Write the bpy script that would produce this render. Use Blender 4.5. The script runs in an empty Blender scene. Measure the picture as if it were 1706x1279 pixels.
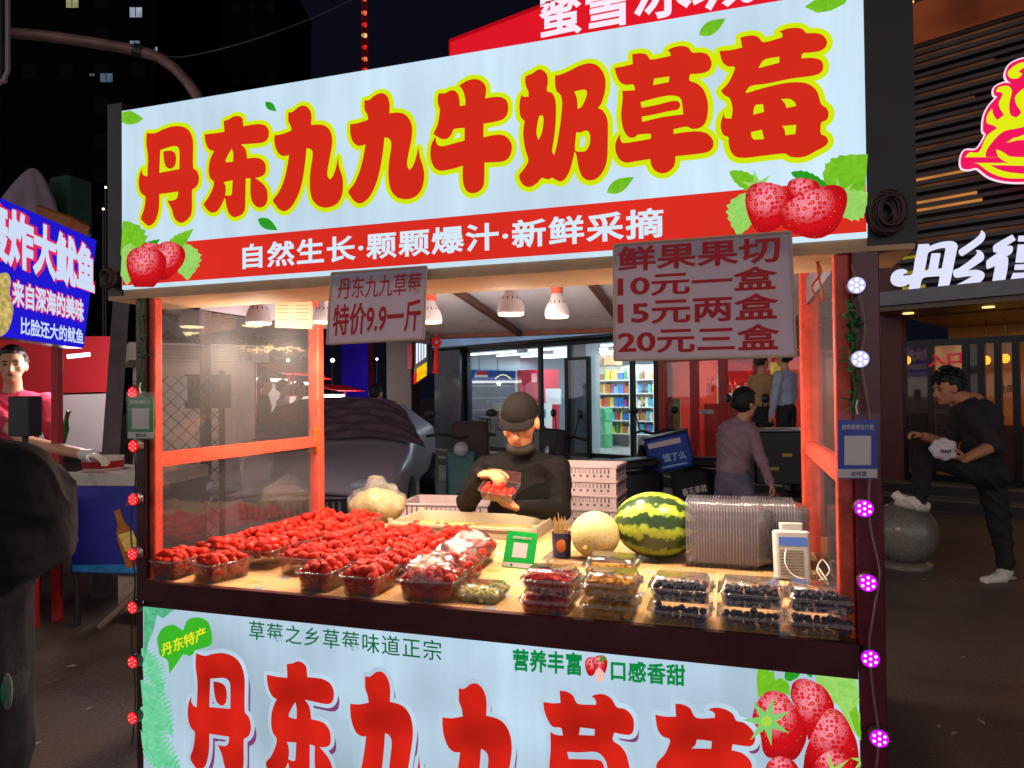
import bpy, math, random
import numpy as np
from mathutils import Vector, Matrix, Quaternion
random.seed(7); RNG = np.random.default_rng(7)
S = bpy.context.scene
COL = S.collection
# ---------------------------------------------------------------- camera
F, YAW, PIT, ROL = 1178.0, -.309, .0148, -.0104
CAM = np.array([0, -1.855, 1.38])
_cy, _sy, _cp, _sp = math.cos(YAW), math.sin(YAW), math.cos(PIT), math.sin(PIT)
FW = np.array([_sy*_cp, _cy*_cp, _sp]); _r = np.array([_cy, -_sy, 0.]); _u = np.cross(_r, FW)
RT = math.cos(ROL)*_r + math.sin(ROL)*_u; UP = -math.sin(ROL)*_r + math.cos(ROL)*_u
cd = bpy.data.cameras.new('camera'); cam = bpy.data.objects.new('camera', cd); COL.objects.link(cam)
cd.sensor_width = 36; cd.lens = F/1706*36; cd.clip_end = 500; cd.clip_start = .05
cam.matrix_world = Matrix(((RT[0], UP[0], -FW[0], CAM[0]), (RT[1], UP[1], -FW[1], CAM[1]), (RT[2], UP[2], -FW[2], CAM[2]), (0, 0, 0, 1)))
S.camera = cam
# ---------------------------------------------------------------- world: night sky with the glow of the lit street behind the viewer
W = bpy.data.worlds.new('World'); S.world = W; W.use_nodes = True
nt = W.node_tree; nt.nodes.clear()
wo = nt.nodes.new('ShaderNodeOutputWorld'); bg = nt.nodes.new('ShaderNodeBackground')
tc = nt.nodes.new('ShaderNodeTexCoord'); sep = nt.nodes.new('ShaderNodeSeparateXYZ')
sky = nt.nodes.new('ShaderNodeTexSky'); sky.sky_type = 'NISHITA'; sky.sun_disc = False
sky.sun_elevation = math.radians(-4); sky.sun_rotation = math.radians(200)
def wmath(op, a, b=None, c=None):
    n = nt.nodes.new('ShaderNodeMath'); n.operation = op
    for i, v in enumerate((a, b, c)):
        if v is None: continue
        if isinstance(v, (int, float)): n.inputs[i].default_value = v
        else: nt.links.new(v, n.inputs[i])
    return n.outputs[0]
def wmap(v, a, b, c, d):
    n = nt.nodes.new('ShaderNodeMapRange'); n.interpolation_type = 'SMOOTHSTEP'
    for i, x in enumerate((a, b, c, d)): n.inputs[i+1].default_value = x
    nt.links.new(v, n.inputs[0]); return n.outputs[0]
nt.links.new(tc.outputs['Generated'], sep.inputs[0])
glow_back = wmap(sep.outputs['Y'], .05, -.5, 0, 1)
glow_low = wmap(sep.outputs['Z'], .75, .0, 0, 1)
g = wmath('MULTIPLY', glow_back, glow_low)
SKY_GLOW = .95
mixg = nt.nodes.new('ShaderNodeMix'); mixg.data_type = 'RGBA'
mixg.inputs['A'].default_value = (.0032, .0036, .0075, 1); mixg.inputs['B'].default_value = (SKY_GLOW*1.05, SKY_GLOW*.95, SKY_GLOW*.95, 1)
nt.links.new(g, mixg.inputs['Factor'])
addc = nt.nodes.new('ShaderNodeMix'); addc.data_type = 'RGBA'; addc.blend_type = 'ADD'; addc.inputs['Factor'].default_value = .002
nt.links.new(mixg.outputs['Result'], addc.inputs['A']); nt.links.new(sky.outputs[0], addc.inputs['B'])
nt.links.new(addc.outputs['Result'], bg.inputs[0]); bg.inputs[1].default_value = 1.0
nt.links.new(bg.outputs[0], wo.inputs[0])
# ---------------------------------------------------------------- render settings
S.view_settings.view_transform = 'Standard'; S.view_settings.look = 'None'; S.view_settings.exposure = 0; S.view_settings.gamma = 1
cy = S.cycles
cy.max_bounces = 7; cy.diffuse_bounces = 3; cy.glossy_bounces = 3; cy.transmission_bounces = 3; cy.transparent_max_bounces = 40
cy.caustics_reflective = False; cy.caustics_refractive = False; cy.sample_clamp_indirect = 4; cy.blur_glossy = .6
cy.use_denoising = True; cy.use_light_tree = True
# ---------------------------------------------------------------- pixel of the photograph (1706 x 1279) -> point at a known depth
def ray(px, py): return FW + RT*(px-853)/F + UP*(639.5-py)/F
BO = np.array([1.537, 7.531, 0.]); BU = np.array([.897, -.442, 0.]); BN = np.array([.442, .897, 0.])   # shop row: along, back
def at(px, py, X=None, Y=None, Z=None, T=None, D=None):
    d = ray(px, py)
    if X is not None: t = (X-CAM[0])/d[0]
    elif Y is not None: t = (Y-CAM[1])/d[1]
    elif Z is not None: t = (Z-CAM[2])/d[2]
    elif T is not None: t = (T-(CAM-BO)@BN)/(d@BN)
    else: t = D
    return CAM + d*t
def bp(s, t, z): return BO + BU*s + BN*t + np.array([0, 0, z])
def atN(px, py, P0, N):
    d = ray(px, py); return CAM + d*(((np.asarray(P0)-CAM)@N)/(d@N))
def bt(px, py, s):
    d = ray(px, py); p = CAM + d*((s-(CAM-BO)@BU)/(d@BU)) - BO; return float(p@BN), float(p[2])
def bs(px, py, T):
    p = at(px, py, T=T) - BO; return float(p@BU), float(p[2])
# ---------------------------------------------------------------- materials
def lin(c):
    c = np.array(c, float)/255; return tuple(np.where(c <= .04045, c/12.92, ((c+.055)/1.055)**2.4)) + (1.,)
MATS = {}
def newmat(name):
    m = bpy.data.materials.new(name); m.use_nodes = True; m.node_tree.nodes.clear(); return m, m.node_tree
def nd(t, typ, **kw):
    n = t.nodes.new('ShaderNode'+typ)
    for k, v in kw.items():
        if k in n.inputs: n.inputs[k].default_value = v
        else: setattr(n, k, v)
    return n
def pbr(name, col, rough=.5, metal=0., var=0., vs=8., bump=0., bs_=40., spec=.5, coat=0., trans=0., col2=None):
    if name in MATS: return MATS[name]
    m, t = newmat(name)
    out = nd(t, 'OutputMaterial'); p = nd(t, 'BsdfPrincipled'); base = lin(col)
    p.inputs['Base Color'].default_value = base; p.inputs['Roughness'].default_value = rough; p.inputs['Metallic'].default_value = metal
    p.inputs['Specular IOR Level'].default_value = spec; p.inputs['Coat Weight'].default_value = coat
    tcn = nd(t, 'TexCoord')
    if var:
        n = nd(t, 'TexNoise', Scale=vs, Detail=5., Roughness=.6); t.links.new(tcn.outputs['Object'], n.inputs['Vector'])
        mr = nd(t, 'MapRange'); mr.inputs[1].default_value = .3; mr.inputs[2].default_value = .7
        t.links.new(n.outputs[0], mr.inputs[0])
        mx = nd(t, 'Mix', data_type='RGBA'); mx.inputs['A'].default_value = tuple(max(0, b*(1-var)) for b in base[:3])+(1,)
        mx.inputs['B'].default_value = lin(col2) if col2 else tuple(min(1, b*(1+var)) for b in base[:3])+(1,)
        t.links.new(mr.outputs[0], mx.inputs['Factor']); t.links.new(mx.outputs['Result'], p.inputs['Base Color'])
        r2 = nd(t, 'MapRange'); r2.inputs[3].default_value = max(0, rough-.12); r2.inputs[4].default_value = min(1, rough+.12)
        t.links.new(n.outputs[0], r2.inputs[0]); t.links.new(r2.outputs[0], p.inputs['Roughness'])
    if bump:
        n2 = nd(t, 'TexNoise', Scale=bs_, Detail=6.); t.links.new(tcn.outputs['Object'], n2.inputs['Vector'])
        b = nd(t, 'Bump', Strength=bump, Distance=.01); t.links.new(n2.outputs[0], b.inputs['Height']); t.links.new(b.outputs[0], p.inputs['Normal'])
    sh = p.outputs[0]
    if trans:
        tr = nd(t, 'BsdfTranslucent'); tr.inputs[0].default_value = base
        mxs = nd(t, 'MixShader'); mxs.inputs[0].default_value = trans
        t.links.new(sh, mxs.inputs[1]); t.links.new(tr.outputs[0], mxs.inputs[2]); sh = mxs.outputs[0]
    t.links.new(sh, out.inputs[0]); MATS[name] = m; return m
def glow(name, col, k=1., var=0., vs=3.):
    if name in MATS: return MATS[name]
    m, t = newmat(name); out = nd(t, 'OutputMaterial'); e = nd(t, 'Emission'); e.inputs[0].default_value = lin(col); e.inputs[1].default_value = k
    if var:
        tcn = nd(t, 'TexCoord'); n = nd(t, 'TexNoise', Scale=vs, Detail=1.5); t.links.new(tcn.outputs['Object'], n.inputs['Vector'])
        mr = nd(t, 'MapRange'); mr.inputs[1].default_value = .3; mr.inputs[2].default_value = .7; mr.inputs[3].default_value = k*(1-var); mr.inputs[4].default_value = k*(1+var*.4)
        t.links.new(n.outputs[0], mr.inputs[0]); t.links.new(mr.outputs[0], e.inputs[1])
    t.links.new(e.outputs[0], out.inputs[0]); MATS[name] = m; return m
def film(name, col, k, dark=.3):
    """back-lit printed film: tubes and panel edges behind it glow unevenly, faint upright seams"""
    m, t = newmat(name); out = nd(t, 'OutputMaterial'); e = nd(t, 'Emission'); e.inputs[0].default_value = lin(col); tcn = nd(t, 'TexCoord')
    n1 = nd(t, 'TexNoise', Scale=1.5, Detail=2.); t.links.new(tcn.outputs['Object'], n1.inputs['Vector'])
    mp = nd(t, 'Mapping'); mp.inputs['Scale'].default_value = (9, 1, .5); t.links.new(tcn.outputs['Object'], mp.inputs[0]); n2 = nd(t, 'TexNoise', Scale=2., Detail=4.); t.links.new(mp.outputs[0], n2.inputs['Vector'])
    m1 = nd(t, 'MapRange'); m1.inputs[1].default_value = .34; m1.inputs[2].default_value = .6; m1.inputs[3].default_value = 1-dark; m1.inputs[4].default_value = 1.04; t.links.new(n1.outputs[0], m1.inputs[0])
    m2 = nd(t, 'MapRange'); m2.inputs[1].default_value = .3; m2.inputs[2].default_value = .7; m2.inputs[3].default_value = k*.93; m2.inputs[4].default_value = k*1.04; t.links.new(n2.outputs[0], m2.inputs[0])
    mu = nd(t, 'Math', operation='MULTIPLY'); t.links.new(m1.outputs[0], mu.inputs[0]); t.links.new(m2.outputs[0], mu.inputs[1]); t.links.new(mu.outputs[0], e.inputs[1]); t.links.new(e.outputs[0], out.inputs[0]); MATS[name] = m; return m
def clear(name, tint=(255, 255, 255), gloss=.12, haze=.04, rough=.06, bump=0., bs_=60., hcol=(200, 200, 205), streak=False, grow=True):
    """thin clear plastic or glass: see-through, reflecting more at a slant, a little milky"""
    if name in MATS: return MATS[name]
    m, t = newmat(name); out = nd(t, 'OutputMaterial')
    tr = nd(t, 'BsdfTransparent'); tr.inputs[0].default_value = lin(tint)
    gl = nd(t, 'BsdfGlossy', Roughness=rough); gl.inputs[0].default_value = (1, 1, 1, 1)
    df = nd(t, 'BsdfDiffuse'); df.inputs[0].default_value = lin(hcol)
    lw = nd(t, 'LayerWeight', Blend=.35); mr = nd(t, 'MapRange'); mr.inputs[3].default_value = gloss*.5; mr.inputs[4].default_value = min(.9, gloss*4)
    t.links.new(lw.outputs['Facing'], mr.inputs[0])
    a = nd(t, 'MixShader'); a.inputs[0].default_value = haze; t.links.new(tr.outputs[0], a.inputs[1]); t.links.new(df.outputs[0], a.inputs[2])
    b = nd(t, 'MixShader'); t.links.new(mr.outputs[0], b.inputs[0]); t.links.new(a.outputs[0], b.inputs[1]); t.links.new(gl.outputs[0], b.inputs[2])
    tcn = nd(t, 'TexCoord')
    if bump:
        n2 = nd(t, 'TexNoise', Scale=bs_, Detail=3.); t.links.new(tcn.outputs['Object'], n2.inputs['Vector'])
        bm = nd(t, 'Bump', Strength=bump, Distance=.02); t.links.new(n2.outputs[0], bm.inputs['Height'])
        t.links.new(bm.outputs[0], gl.inputs['Normal']); t.links.new(bm.outputs[0], lw.inputs['Normal'])
    if streak:
        mp = nd(t, 'Mapping'); mp.inputs['Scale'].default_value = (9, 9, 1.2); t.links.new(tcn.outputs['Object'], mp.inputs[0])
        n3 = nd(t, 'TexNoise', Scale=3., Detail=6.); t.links.new(mp.outputs[0], n3.inputs['Vector'])
        m3 = nd(t, 'MapRange'); m3.inputs[1].default_value = .4; m3.inputs[2].default_value = .75; m3.inputs[3].default_value = haze*.6; m3.inputs[4].default_value = haze*2.6
        t.links.new(n3.outputs[0], m3.inputs[0]); t.links.new(m3.outputs[0], a.inputs[0])
    t.links.new(b.outputs[0], out.inputs[0]); MATS[name] = m; return m
# ---------------------------------------------------------------- mesh builder
WLOC = {}
def tagit(o, label=None, cat=None, group=None, kind=None):
    if label: o['label'] = label
    if cat: o['category'] = cat
    if group: o['group'] = group
    if kind: o['kind'] = kind
    return o
def finish(name, me, mat, parent=None, label=None, cat=None, group=None, kind=None, smooth=False, origin=None):
    """link a mesh given in world coordinates, its origin moved to the middle of its base"""
    n = len(me.vertices); co = np.empty(n*3); me.vertices.foreach_get('co', co); co = co.reshape(-1, 3)
    if origin is None:
        mn, mx = co.min(0), co.max(0); origin = np.array([(mn[0]+mx[0])/2, (mn[1]+mx[1])/2, mn[2]])
    me.vertices.foreach_set('co', (co-origin).ravel()); me.update()
    mn, mx = (co-origin).min(0), (co-origin).max(0); me.use_auto_texspace = False; me.texspace_location = (mn+mx)/2; me.texspace_size = np.maximum((mx-mn)/2, 1e-4)
    for mm in (mat if isinstance(mat, (list, tuple)) else [mat]): me.materials.append(mm)
    if smooth: me.polygons.foreach_set('use_smooth', [True]*len(me.polygons))
    me.name = name
    o = bpy.data.objects.new(name, me); COL.objects.link(o); WLOC[o.name] = np.array(origin, float)
    if parent is not None: o.parent = parent; o.location = origin - WLOC[parent.name]
    else: o.location = origin
    return tagit(o, label, cat, group, kind)
def empty(name, loc, label=None, cat=None, group=None):
    o = bpy.data.objects.new(name, None); o.empty_display_size = .05; COL.objects.link(o); o.location = loc; WLOC[o.name] = np.array(loc, float)
    return tagit(o, label, cat, group)
def dup(root, loc, rz=0, label=None, group=None):
    """copy a thing, its parts and their sub-parts"""
    def cp(o, par):
        c = o.copy(); COL.objects.link(c)
        if par is not None: c.parent = par
        for k in list(o.children): cp(k, c)
        return c
    c = cp(root, None); c.location = loc; c.rotation_euler = (0, 0, rz)
    if label: c['label'] = label
    if group: c['group'] = group
    return c
def basis(d):
    d = np.asarray(d, float); d = d/np.linalg.norm(d); a = np.array([0, 0, 1.]) if abs(d[2]) < .9 else np.array([1., 0, 0])
    x = np.cross(a, d); x /= np.linalg.norm(x); return x, np.cross(d, x), d
def rotm(rx=0, ry=0, rz=0): return np.array(Matrix.Rotation(rz, 3, 'Z') @ Matrix.Rotation(ry, 3, 'Y') @ Matrix.Rotation(rx, 3, 'X'))
class MB:
    def __init__(s): s.v = []; s.f = []; s.mi = []; s.cur = 0
    def add(s, v, f):
        k = len(s.v); s.v += [tuple(map(float, p)) for p in v]; s.f += [tuple(i+k for i in q) for q in f]; s.mi += [s.cur]*len(f); return s
    def box(s, c, size, R=None):
        x, y, z = np.array(size, float)/2; v = np.array([(a*x, b*y, e*z) for a in (-1, 1) for b in (-1, 1) for e in (-1, 1)])
        if R is not None: v = v @ np.asarray(R).T
        return s.add(v+np.array(c), [(0, 1, 3, 2), (4, 6, 7, 5), (0, 4, 5, 1), (2, 3, 7, 6), (0, 2, 6, 4), (1, 5, 7, 3)])
    def bx(s, x0, x1, y0, y1, z0, z1): return s.box(((x0+x1)/2, (y0+y1)/2, (z0+z1)/2), (x1-x0, y1-y0, z1-z0))
    def rbox(s, c, size, r=.01, R=None, n=3):
        """box with rounded vertical edges and softened top"""
        x, y, z = np.array(size, float)/2; r = min(r, x*.98, y*.98)
        def ring(off, zz):
            o = []
            for cx, cy_, a0 in ((x-r, y-r, 0), (-x+r, y-r, 90), (-x+r, -y+r, 180), (x-r, -y+r, 270)):
                for i in range(n+1):
                    a = math.radians(a0+90*i/n); q = max(r-off, .0005); o.append((cx+q*math.cos(a), cy_+q*math.sin(a), zz))
            return o
        e = min(r*.4, z*.6); rs = [ring(e, -z), ring(0, -z+e), ring(0, z-e), ring(e, z)]; m = len(rs[0])
        v = np.array([p for q in rs for p in q]); f = [tuple(range(m))[::-1], tuple(range(3*m, 4*m))]
        for k in range(3): f += [(k*m+i, k*m+(i+1) % m, (k+1)*m+(i+1) % m, (k+1)*m+i) for i in range(m)]
        if R is not None: v = v @ np.asarray(R).T
        return s.add(v+np.array(c), f)
    def obox(s, p, u, v, w):
        """box from a corner and three edge vectors"""
        p, u, v, w = map(np.asarray, (p, u, v, w)); q = [p+a*u+b*v+e*w for a in (0, 1) for b in (0, 1) for e in (0, 1)]
        return s.add(q, [(0, 1, 3, 2), (4, 6, 7, 5), (0, 4, 5, 1), (2, 3, 7, 6), (0, 2, 6, 4), (1, 5, 7, 3)])
    def cyl(s, p0, p1, r0, r1=None, n=16, caps=True):
        r1 = r0 if r1 is None else r1; p0, p1 = np.asarray(p0, float), np.asarray(p1, float); x, y, _ = basis(p1-p0); v = []
        for p, r in ((p0, r0), (p1, r1)): v += [p+r*(math.cos(a)*x+math.sin(a)*y) for a in np.linspace(0, 2*math.pi, n, endpoint=False)]
        f = [(i, (i+1) % n, n+(i+1) % n, n+i) for i in range(n)]
        if caps: f += [tuple(range(n))[::-1], tuple(range(n, 2*n))]
        return s.add(v, f)
    def tube(s, pts, r, n=8, closed=False):
        pts = [np.asarray(p, float) for p in pts]; m = len(pts); rr = r if hasattr(r, '__len__') else [r]*m; v = []
        up = None
        for i in range(m):
            a = pts[(i-1) % m] if (i > 0 or closed) else pts[i]; b = pts[(i+1) % m] if (i < m-1 or closed) else pts[i]
            d = b-a; d = d/(np.linalg.norm(d)+1e-9)
            if up is None: x, y, _ = basis(d)
            else:
                x = up-d*(up@d); x /= np.linalg.norm(x)+1e-9; y = np.cross(d, x)
            up = x
            v += [pts[i]+rr[i]*(math.cos(t)*x+math.sin(t)*y) for t in np.linspace(0, 2*math.pi, n, endpoint=False)]
        f = []
        for i in range(m if closed else m-1):
            j = (i+1) % m; f += [(i*n+k, i*n+(k+1) % n, j*n+(k+1) % n, j*n+k) for k in range(n)]
        if not closed: f += [tuple(range(n))[::-1], tuple(range((m-1)*n, m*n))]
        return s.add(v, f)
    def lathe(s, prof, c, n=20, axis=(0, 0, 1)):
        x, y, d = basis(axis); c = np.asarray(c, float); v = []
        for r, h in prof: v += [c+d*h+max(r, 1e-4)*(math.cos(t)*x+math.sin(t)*y) for t in np.linspace(0, 2*math.pi, n, endpoint=False)]
        f = []
        for i in range(len(prof)-1): f += [(i*n+k, i*n+(k+1) % n, (i+1)*n+(k+1) % n, (i+1)*n+k) for k in range(n)]
        f += [tuple(range(n))[::-1], tuple(range((len(prof)-1)*n, len(prof)*n))]
        return s.add(v, f)
    def ell(s, c, r, R=None, nu=16, nv=10):
        r = np.array(r if hasattr(r, '__len__') else (r, r, r), float); v = [(0, 0, 1)]
        for i in range(1, nv):
            a = math.pi*i/nv; v += [(math.sin(a)*math.cos(b), math.sin(a)*math.sin(b), math.cos(a)) for b in np.linspace(0, 2*math.pi, nu, endpoint=False)]
        v.append((0, 0, -1)); v = np.array(v)*r
        f = [(0, 1+k, 1+(k+1) % nu) for k in range(nu)]
        for i in range(nv-2): f += [(1+i*nu+k, 1+(i+1)*nu+k, 1+(i+1)*nu+(k+1) % nu, 1+i*nu+(k+1) % nu) for k in range(nu)]
        L = len(v)-1; f += [(L, 1+(nv-2)*nu+(k+1) % nu, 1+(nv-2)*nu+k) for k in range(nu)]
        if R is not None: v = v @ np.asarray(R).T
        return s.add(v+np.array(c), f)
    def poly(s, pts): return s.add(pts, [tuple(range(len(pts)))])
    def slab(s, pts, off):
        """closed prism: outline pts in space, pushed by vector off"""
        n = len(pts); q = [np.asarray(p, float)+np.asarray(off) for p in pts]
        return s.add(list(pts)+q, [tuple(range(n))[::-1], tuple(range(n, 2*n))]+[(i, (i+1) % n, n+(i+1) % n, n+i) for i in range(n)])
    def mesh(s, name='m'):
        me = bpy.data.meshes.new(name); me.from_pydata(s.v, [], s.f)
        if any(s.mi): me.polygons.foreach_set('material_index', s.mi)
        me.update(); return me
    def build(s, name, mat, parent=None, **kw): return finish(name, s.mesh(name), mat, parent, **kw)
def fixn(o):
    import bmesh
    b = bmesh.new(); b.from_mesh(o.data); bmesh.ops.recalc_face_normals(b, faces=b.faces); b.to_mesh(o.data); b.free(); return o
def catmull(p, k=4):
    p = np.asarray(p, float); n = len(p); o = []
    for i in range(n):
        a, b, c, d = p[i-1], p[i], p[(i+1) % n], p[(i+2) % n]
        e0 = (b-a); e1 = (c-b); e2 = (d-c)
        def sharp(u, v): return (u@v)/((np.linalg.norm(u)*np.linalg.norm(v))+1e-9) < .25
        m0 = e1*.6 if sharp(e0, e1) else (c-a)/2; m1 = e1*.6 if sharp(e1, e2) else (d-b)/2
        L = np.linalg.norm(e1)
        for m in (0, 1):
            pass
        m0 = m0*min(1, L/(np.linalg.norm(m0)+1e-9)); m1 = m1*min(1, L/(np.linalg.norm(m1)+1e-9))
        for j in range(k):
            t = j/k; o.append((2*t**3-3*t*t+1)*b+(t**3-2*t*t+t)*m0+(-2*t**3+3*t*t)*c+(t**3-t*t)*m1)
    return np.array(o)
def curve_mesh(loops, ring=0.):
    """2-D outlines -> filled flat mesh, or a round bead of radius ring along the outlines; returns mesh in the xy plane"""
    c = bpy.data.curves.new('outline', 'CURVE'); c.dimensions = '3D' if ring else '2D'
    if ring: c.bevel_depth = ring; c.bevel_resolution = 2
    else: c.fill_mode = 'BOTH'
    for L in loops:
        sp = c.splines.new('POLY'); sp.points.add(len(L)-1); sp.use_cyclic_u = True
        sp.points.foreach_set('co', np.hstack([np.asarray(L)[:, :2], np.zeros((len(L), 1)), np.ones((len(L), 1))]).ravel())
    o = bpy.data.objects.new('outline', c); COL.objects.link(o)
    me = bpy.data.meshes.new_from_object(o.evaluated_get(bpy.context.evaluated_depsgraph_get()))
    bpy.data.objects.remove(o); bpy.data.curves.remove(c); return me
def remap(me, fn):
    n = len(me.vertices); co = np.empty(n*3); me.vertices.foreach_get('co', co); co = fn(co.reshape(-1, 3)); me.vertices.foreach_set('co', np.ascontiguousarray(co).ravel()); me.update(); return me
def merge_meshes(ms):
    b = MB()
    for m in ms:
        b.add([tuple(v.co) for v in m.vertices], [tuple(p.vertices) for p in m.polygons])
    return b.mesh()
def cliprect(p, x0, x1, y0, y1):
    for ax, lim, sg in ((0, x0, 1), (0, x1, -1), (1, y0, 1), (1, y1, -1)):
        o = []
        for i in range(len(p)):
            a, b = np.array(p[i-1]), np.array(p[i]); ia, ib = sg*(a[ax]-lim) >= 0, sg*(b[ax]-lim) >= 0
            if ia != ib: t = (lim-a[ax])/(b[ax]-a[ax]); o.append(a+(b-a)*t)
            if ib: o.append(b)
        p = o
        if not p: break
    return np.array(p)
def plate(name, loops, P, mat, parent, lift=.002, thick=0., ring=0., smooth=True, k=4, clip=None, **kw):
    """outlines given as points of the photograph, laid on the plane that P(px,py) names; lift along its normal towards the viewer"""
    L3 = [np.array([P(x, y) for x, y in L]) for L in loops]
    o3 = L3[0].mean(0); a = P(loops[0][0][0], loops[0][0][1]); b = P(loops[0][0][0]+50, loops[0][0][1]); c = P(loops[0][0][0], loops[0][0][1]-50)
    e1 = (b-a)/np.linalg.norm(b-a); nn = np.cross(e1, c-a); nn /= np.linalg.norm(nn); e2 = np.cross(nn, e1)
    if nn@(CAM-o3) < 0: nn = -nn
    L2 = [np.stack([(q-o3)@e1, (q-o3)@e2], -1) for q in L3]
    if smooth: L2 = [catmull(q, k) for q in L2]
    if clip: L2 = [cliprect(q, clip[0]-o3[0], clip[1]-o3[0], clip[2]-o3[2], clip[3]-o3[2]) for q in L2]
    return plate2(name, L2, o3, e1, e2, nn, mat, parent, lift, thick, ring, **kw)
def plate2(name, L2, o3, e1, e2, nn, mat, parent, lift=.002, thick=0., ring=0., **kw):
    me = curve_mesh(L2, ring)
    if ring: remap(me, lambda v: v*np.array([1, 1, .0006/ring]))
    if thick:
        b = MB(); vs = [tuple(v.co) for v in me.vertices]; b.add(vs, [tuple(p.vertices) for p in me.polygons])
        for L in L2:
            n = len(L); b.add([(x, y, 0) for x, y in L]+[(x, y, -thick) for x, y in L], [(i, (i+1) % n, n+(i+1) % n, n+i) for i in range(n)])
        me = b.mesh()
    remap(me, lambda v: o3+v[:, :1]*e1+v[:, 1:2]*e2+(v[:, 2:3]+lift)*nn)
    return finish(name, me, mat, parent, **kw)
def text_mesh(s, bold=.02, spacing=1.):
    c = bpy.data.curves.new('t', 'FONT'); c.body = s; c.resolution_u = 3; c.space_character = spacing
    c.bevel_depth = bold*1.1; c.bevel_resolution = 1   # the round bead thickens each stroke; it is flattened below
    o = bpy.data.objects.new('t', c); COL.objects.link(o)
    me = bpy.data.meshes.new_from_object(o.evaluated_get(bpy.context.evaluated_depsgraph_get()))
    bpy.data.objects.remove(o); bpy.data.curves.remove(c); return me
def text(s, A, B, C, mat, parent, name='lettering', bold=.02, lift=.002, thick=0., spacing=1., **kw):
    """lettering stretched over the parallelogram A lower left, B lower right, C upper left (world points)"""
    A, B, C = map(lambda p: np.asarray(p, float), (A, B, C)); me = text_mesh(s, bold, spacing)
    n = len(me.vertices); co = np.empty(n*3); me.vertices.foreach_get('co', co); co = co.reshape(-1, 3); mn, mx = co.min(0), co.max(0)
    nn = np.cross(B-A, C-A); nn /= np.linalg.norm(nn)
    if nn@(CAM-A) < 0: nn = -nn
    def fn(v):
        u = (v-mn)/np.maximum(mx-mn, 1e-6); return A+u[:, :1]*(B-A)+u[:, 1:2]*(C-A)+nn*(lift+(v[:, 2:3]/bold*.0005 if bold > 0 else 0))
    if thick:
        import bmesh
        b = bmesh.new(); b.from_mesh(me); r = bmesh.ops.extrude_face_region(b, geom=b.faces[:]); vv = [e for e in r['geom'] if isinstance(e, bmesh.types.BMVert)]
        for q in vv: q.co.z += 1.
        b.to_mesh(me); b.free()
        remap(me, lambda v: fn(v*np.array([1, 1, 0]))+nn*thick*v[:, 2:3])
    else: remap(me, fn)
    return finish(name, me, mat, parent, **kw)
# ================================================================ common materials
M_RED = pbr('red_paint', (208, 74, 54), .42, var=.28, vs=26, bump=.18, bs_=90)
M_MAROON = pbr('maroon_board', (74, 26, 34), .32, var=.3, vs=6, bump=.08, bs_=30)
M_BLACK = pbr('black_plastic', (30, 29, 33), .45, var=.25, vs=9)
M_DARKMETAL = pbr('dark_metal', (62, 58, 62), .4, .6, var=.25)
M_STEEL = pbr('steel', (150, 150, 155), .3, .9, var=.2)
M_WHITEP = pbr('white_plastic', (226, 222, 212), .4, var=.06)
M_WHITE_GLOW = film('lightbox_film', (206, 232, 249), 1., .16)
M_PANEL_GLOW = film('panel_film', (194, 221, 240), 1., .38)
M_SIGN_RED = glow('printed_red', (216, 44, 28), .98, .1, 3)
M_PANEL_RED = glow('printed_panel_red', (224, 38, 26), .95, .42, 5)
M_SIGN_YEL = glow('printed_yellow', (217, 240, 12), .95, .06)
M_WHITE_PRINT = glow('printed_white', (214, 234, 248), 1.)
M_PURPLE = glow('printed_purple', (130, 60, 110), 1.)
M_GREEN_PRINT = glow('printed_green', (14, 134, 66), 1.)
M_DKGREEN_PRINT = glow('printed_dark_green', (14, 104, 62), 1.)
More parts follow.
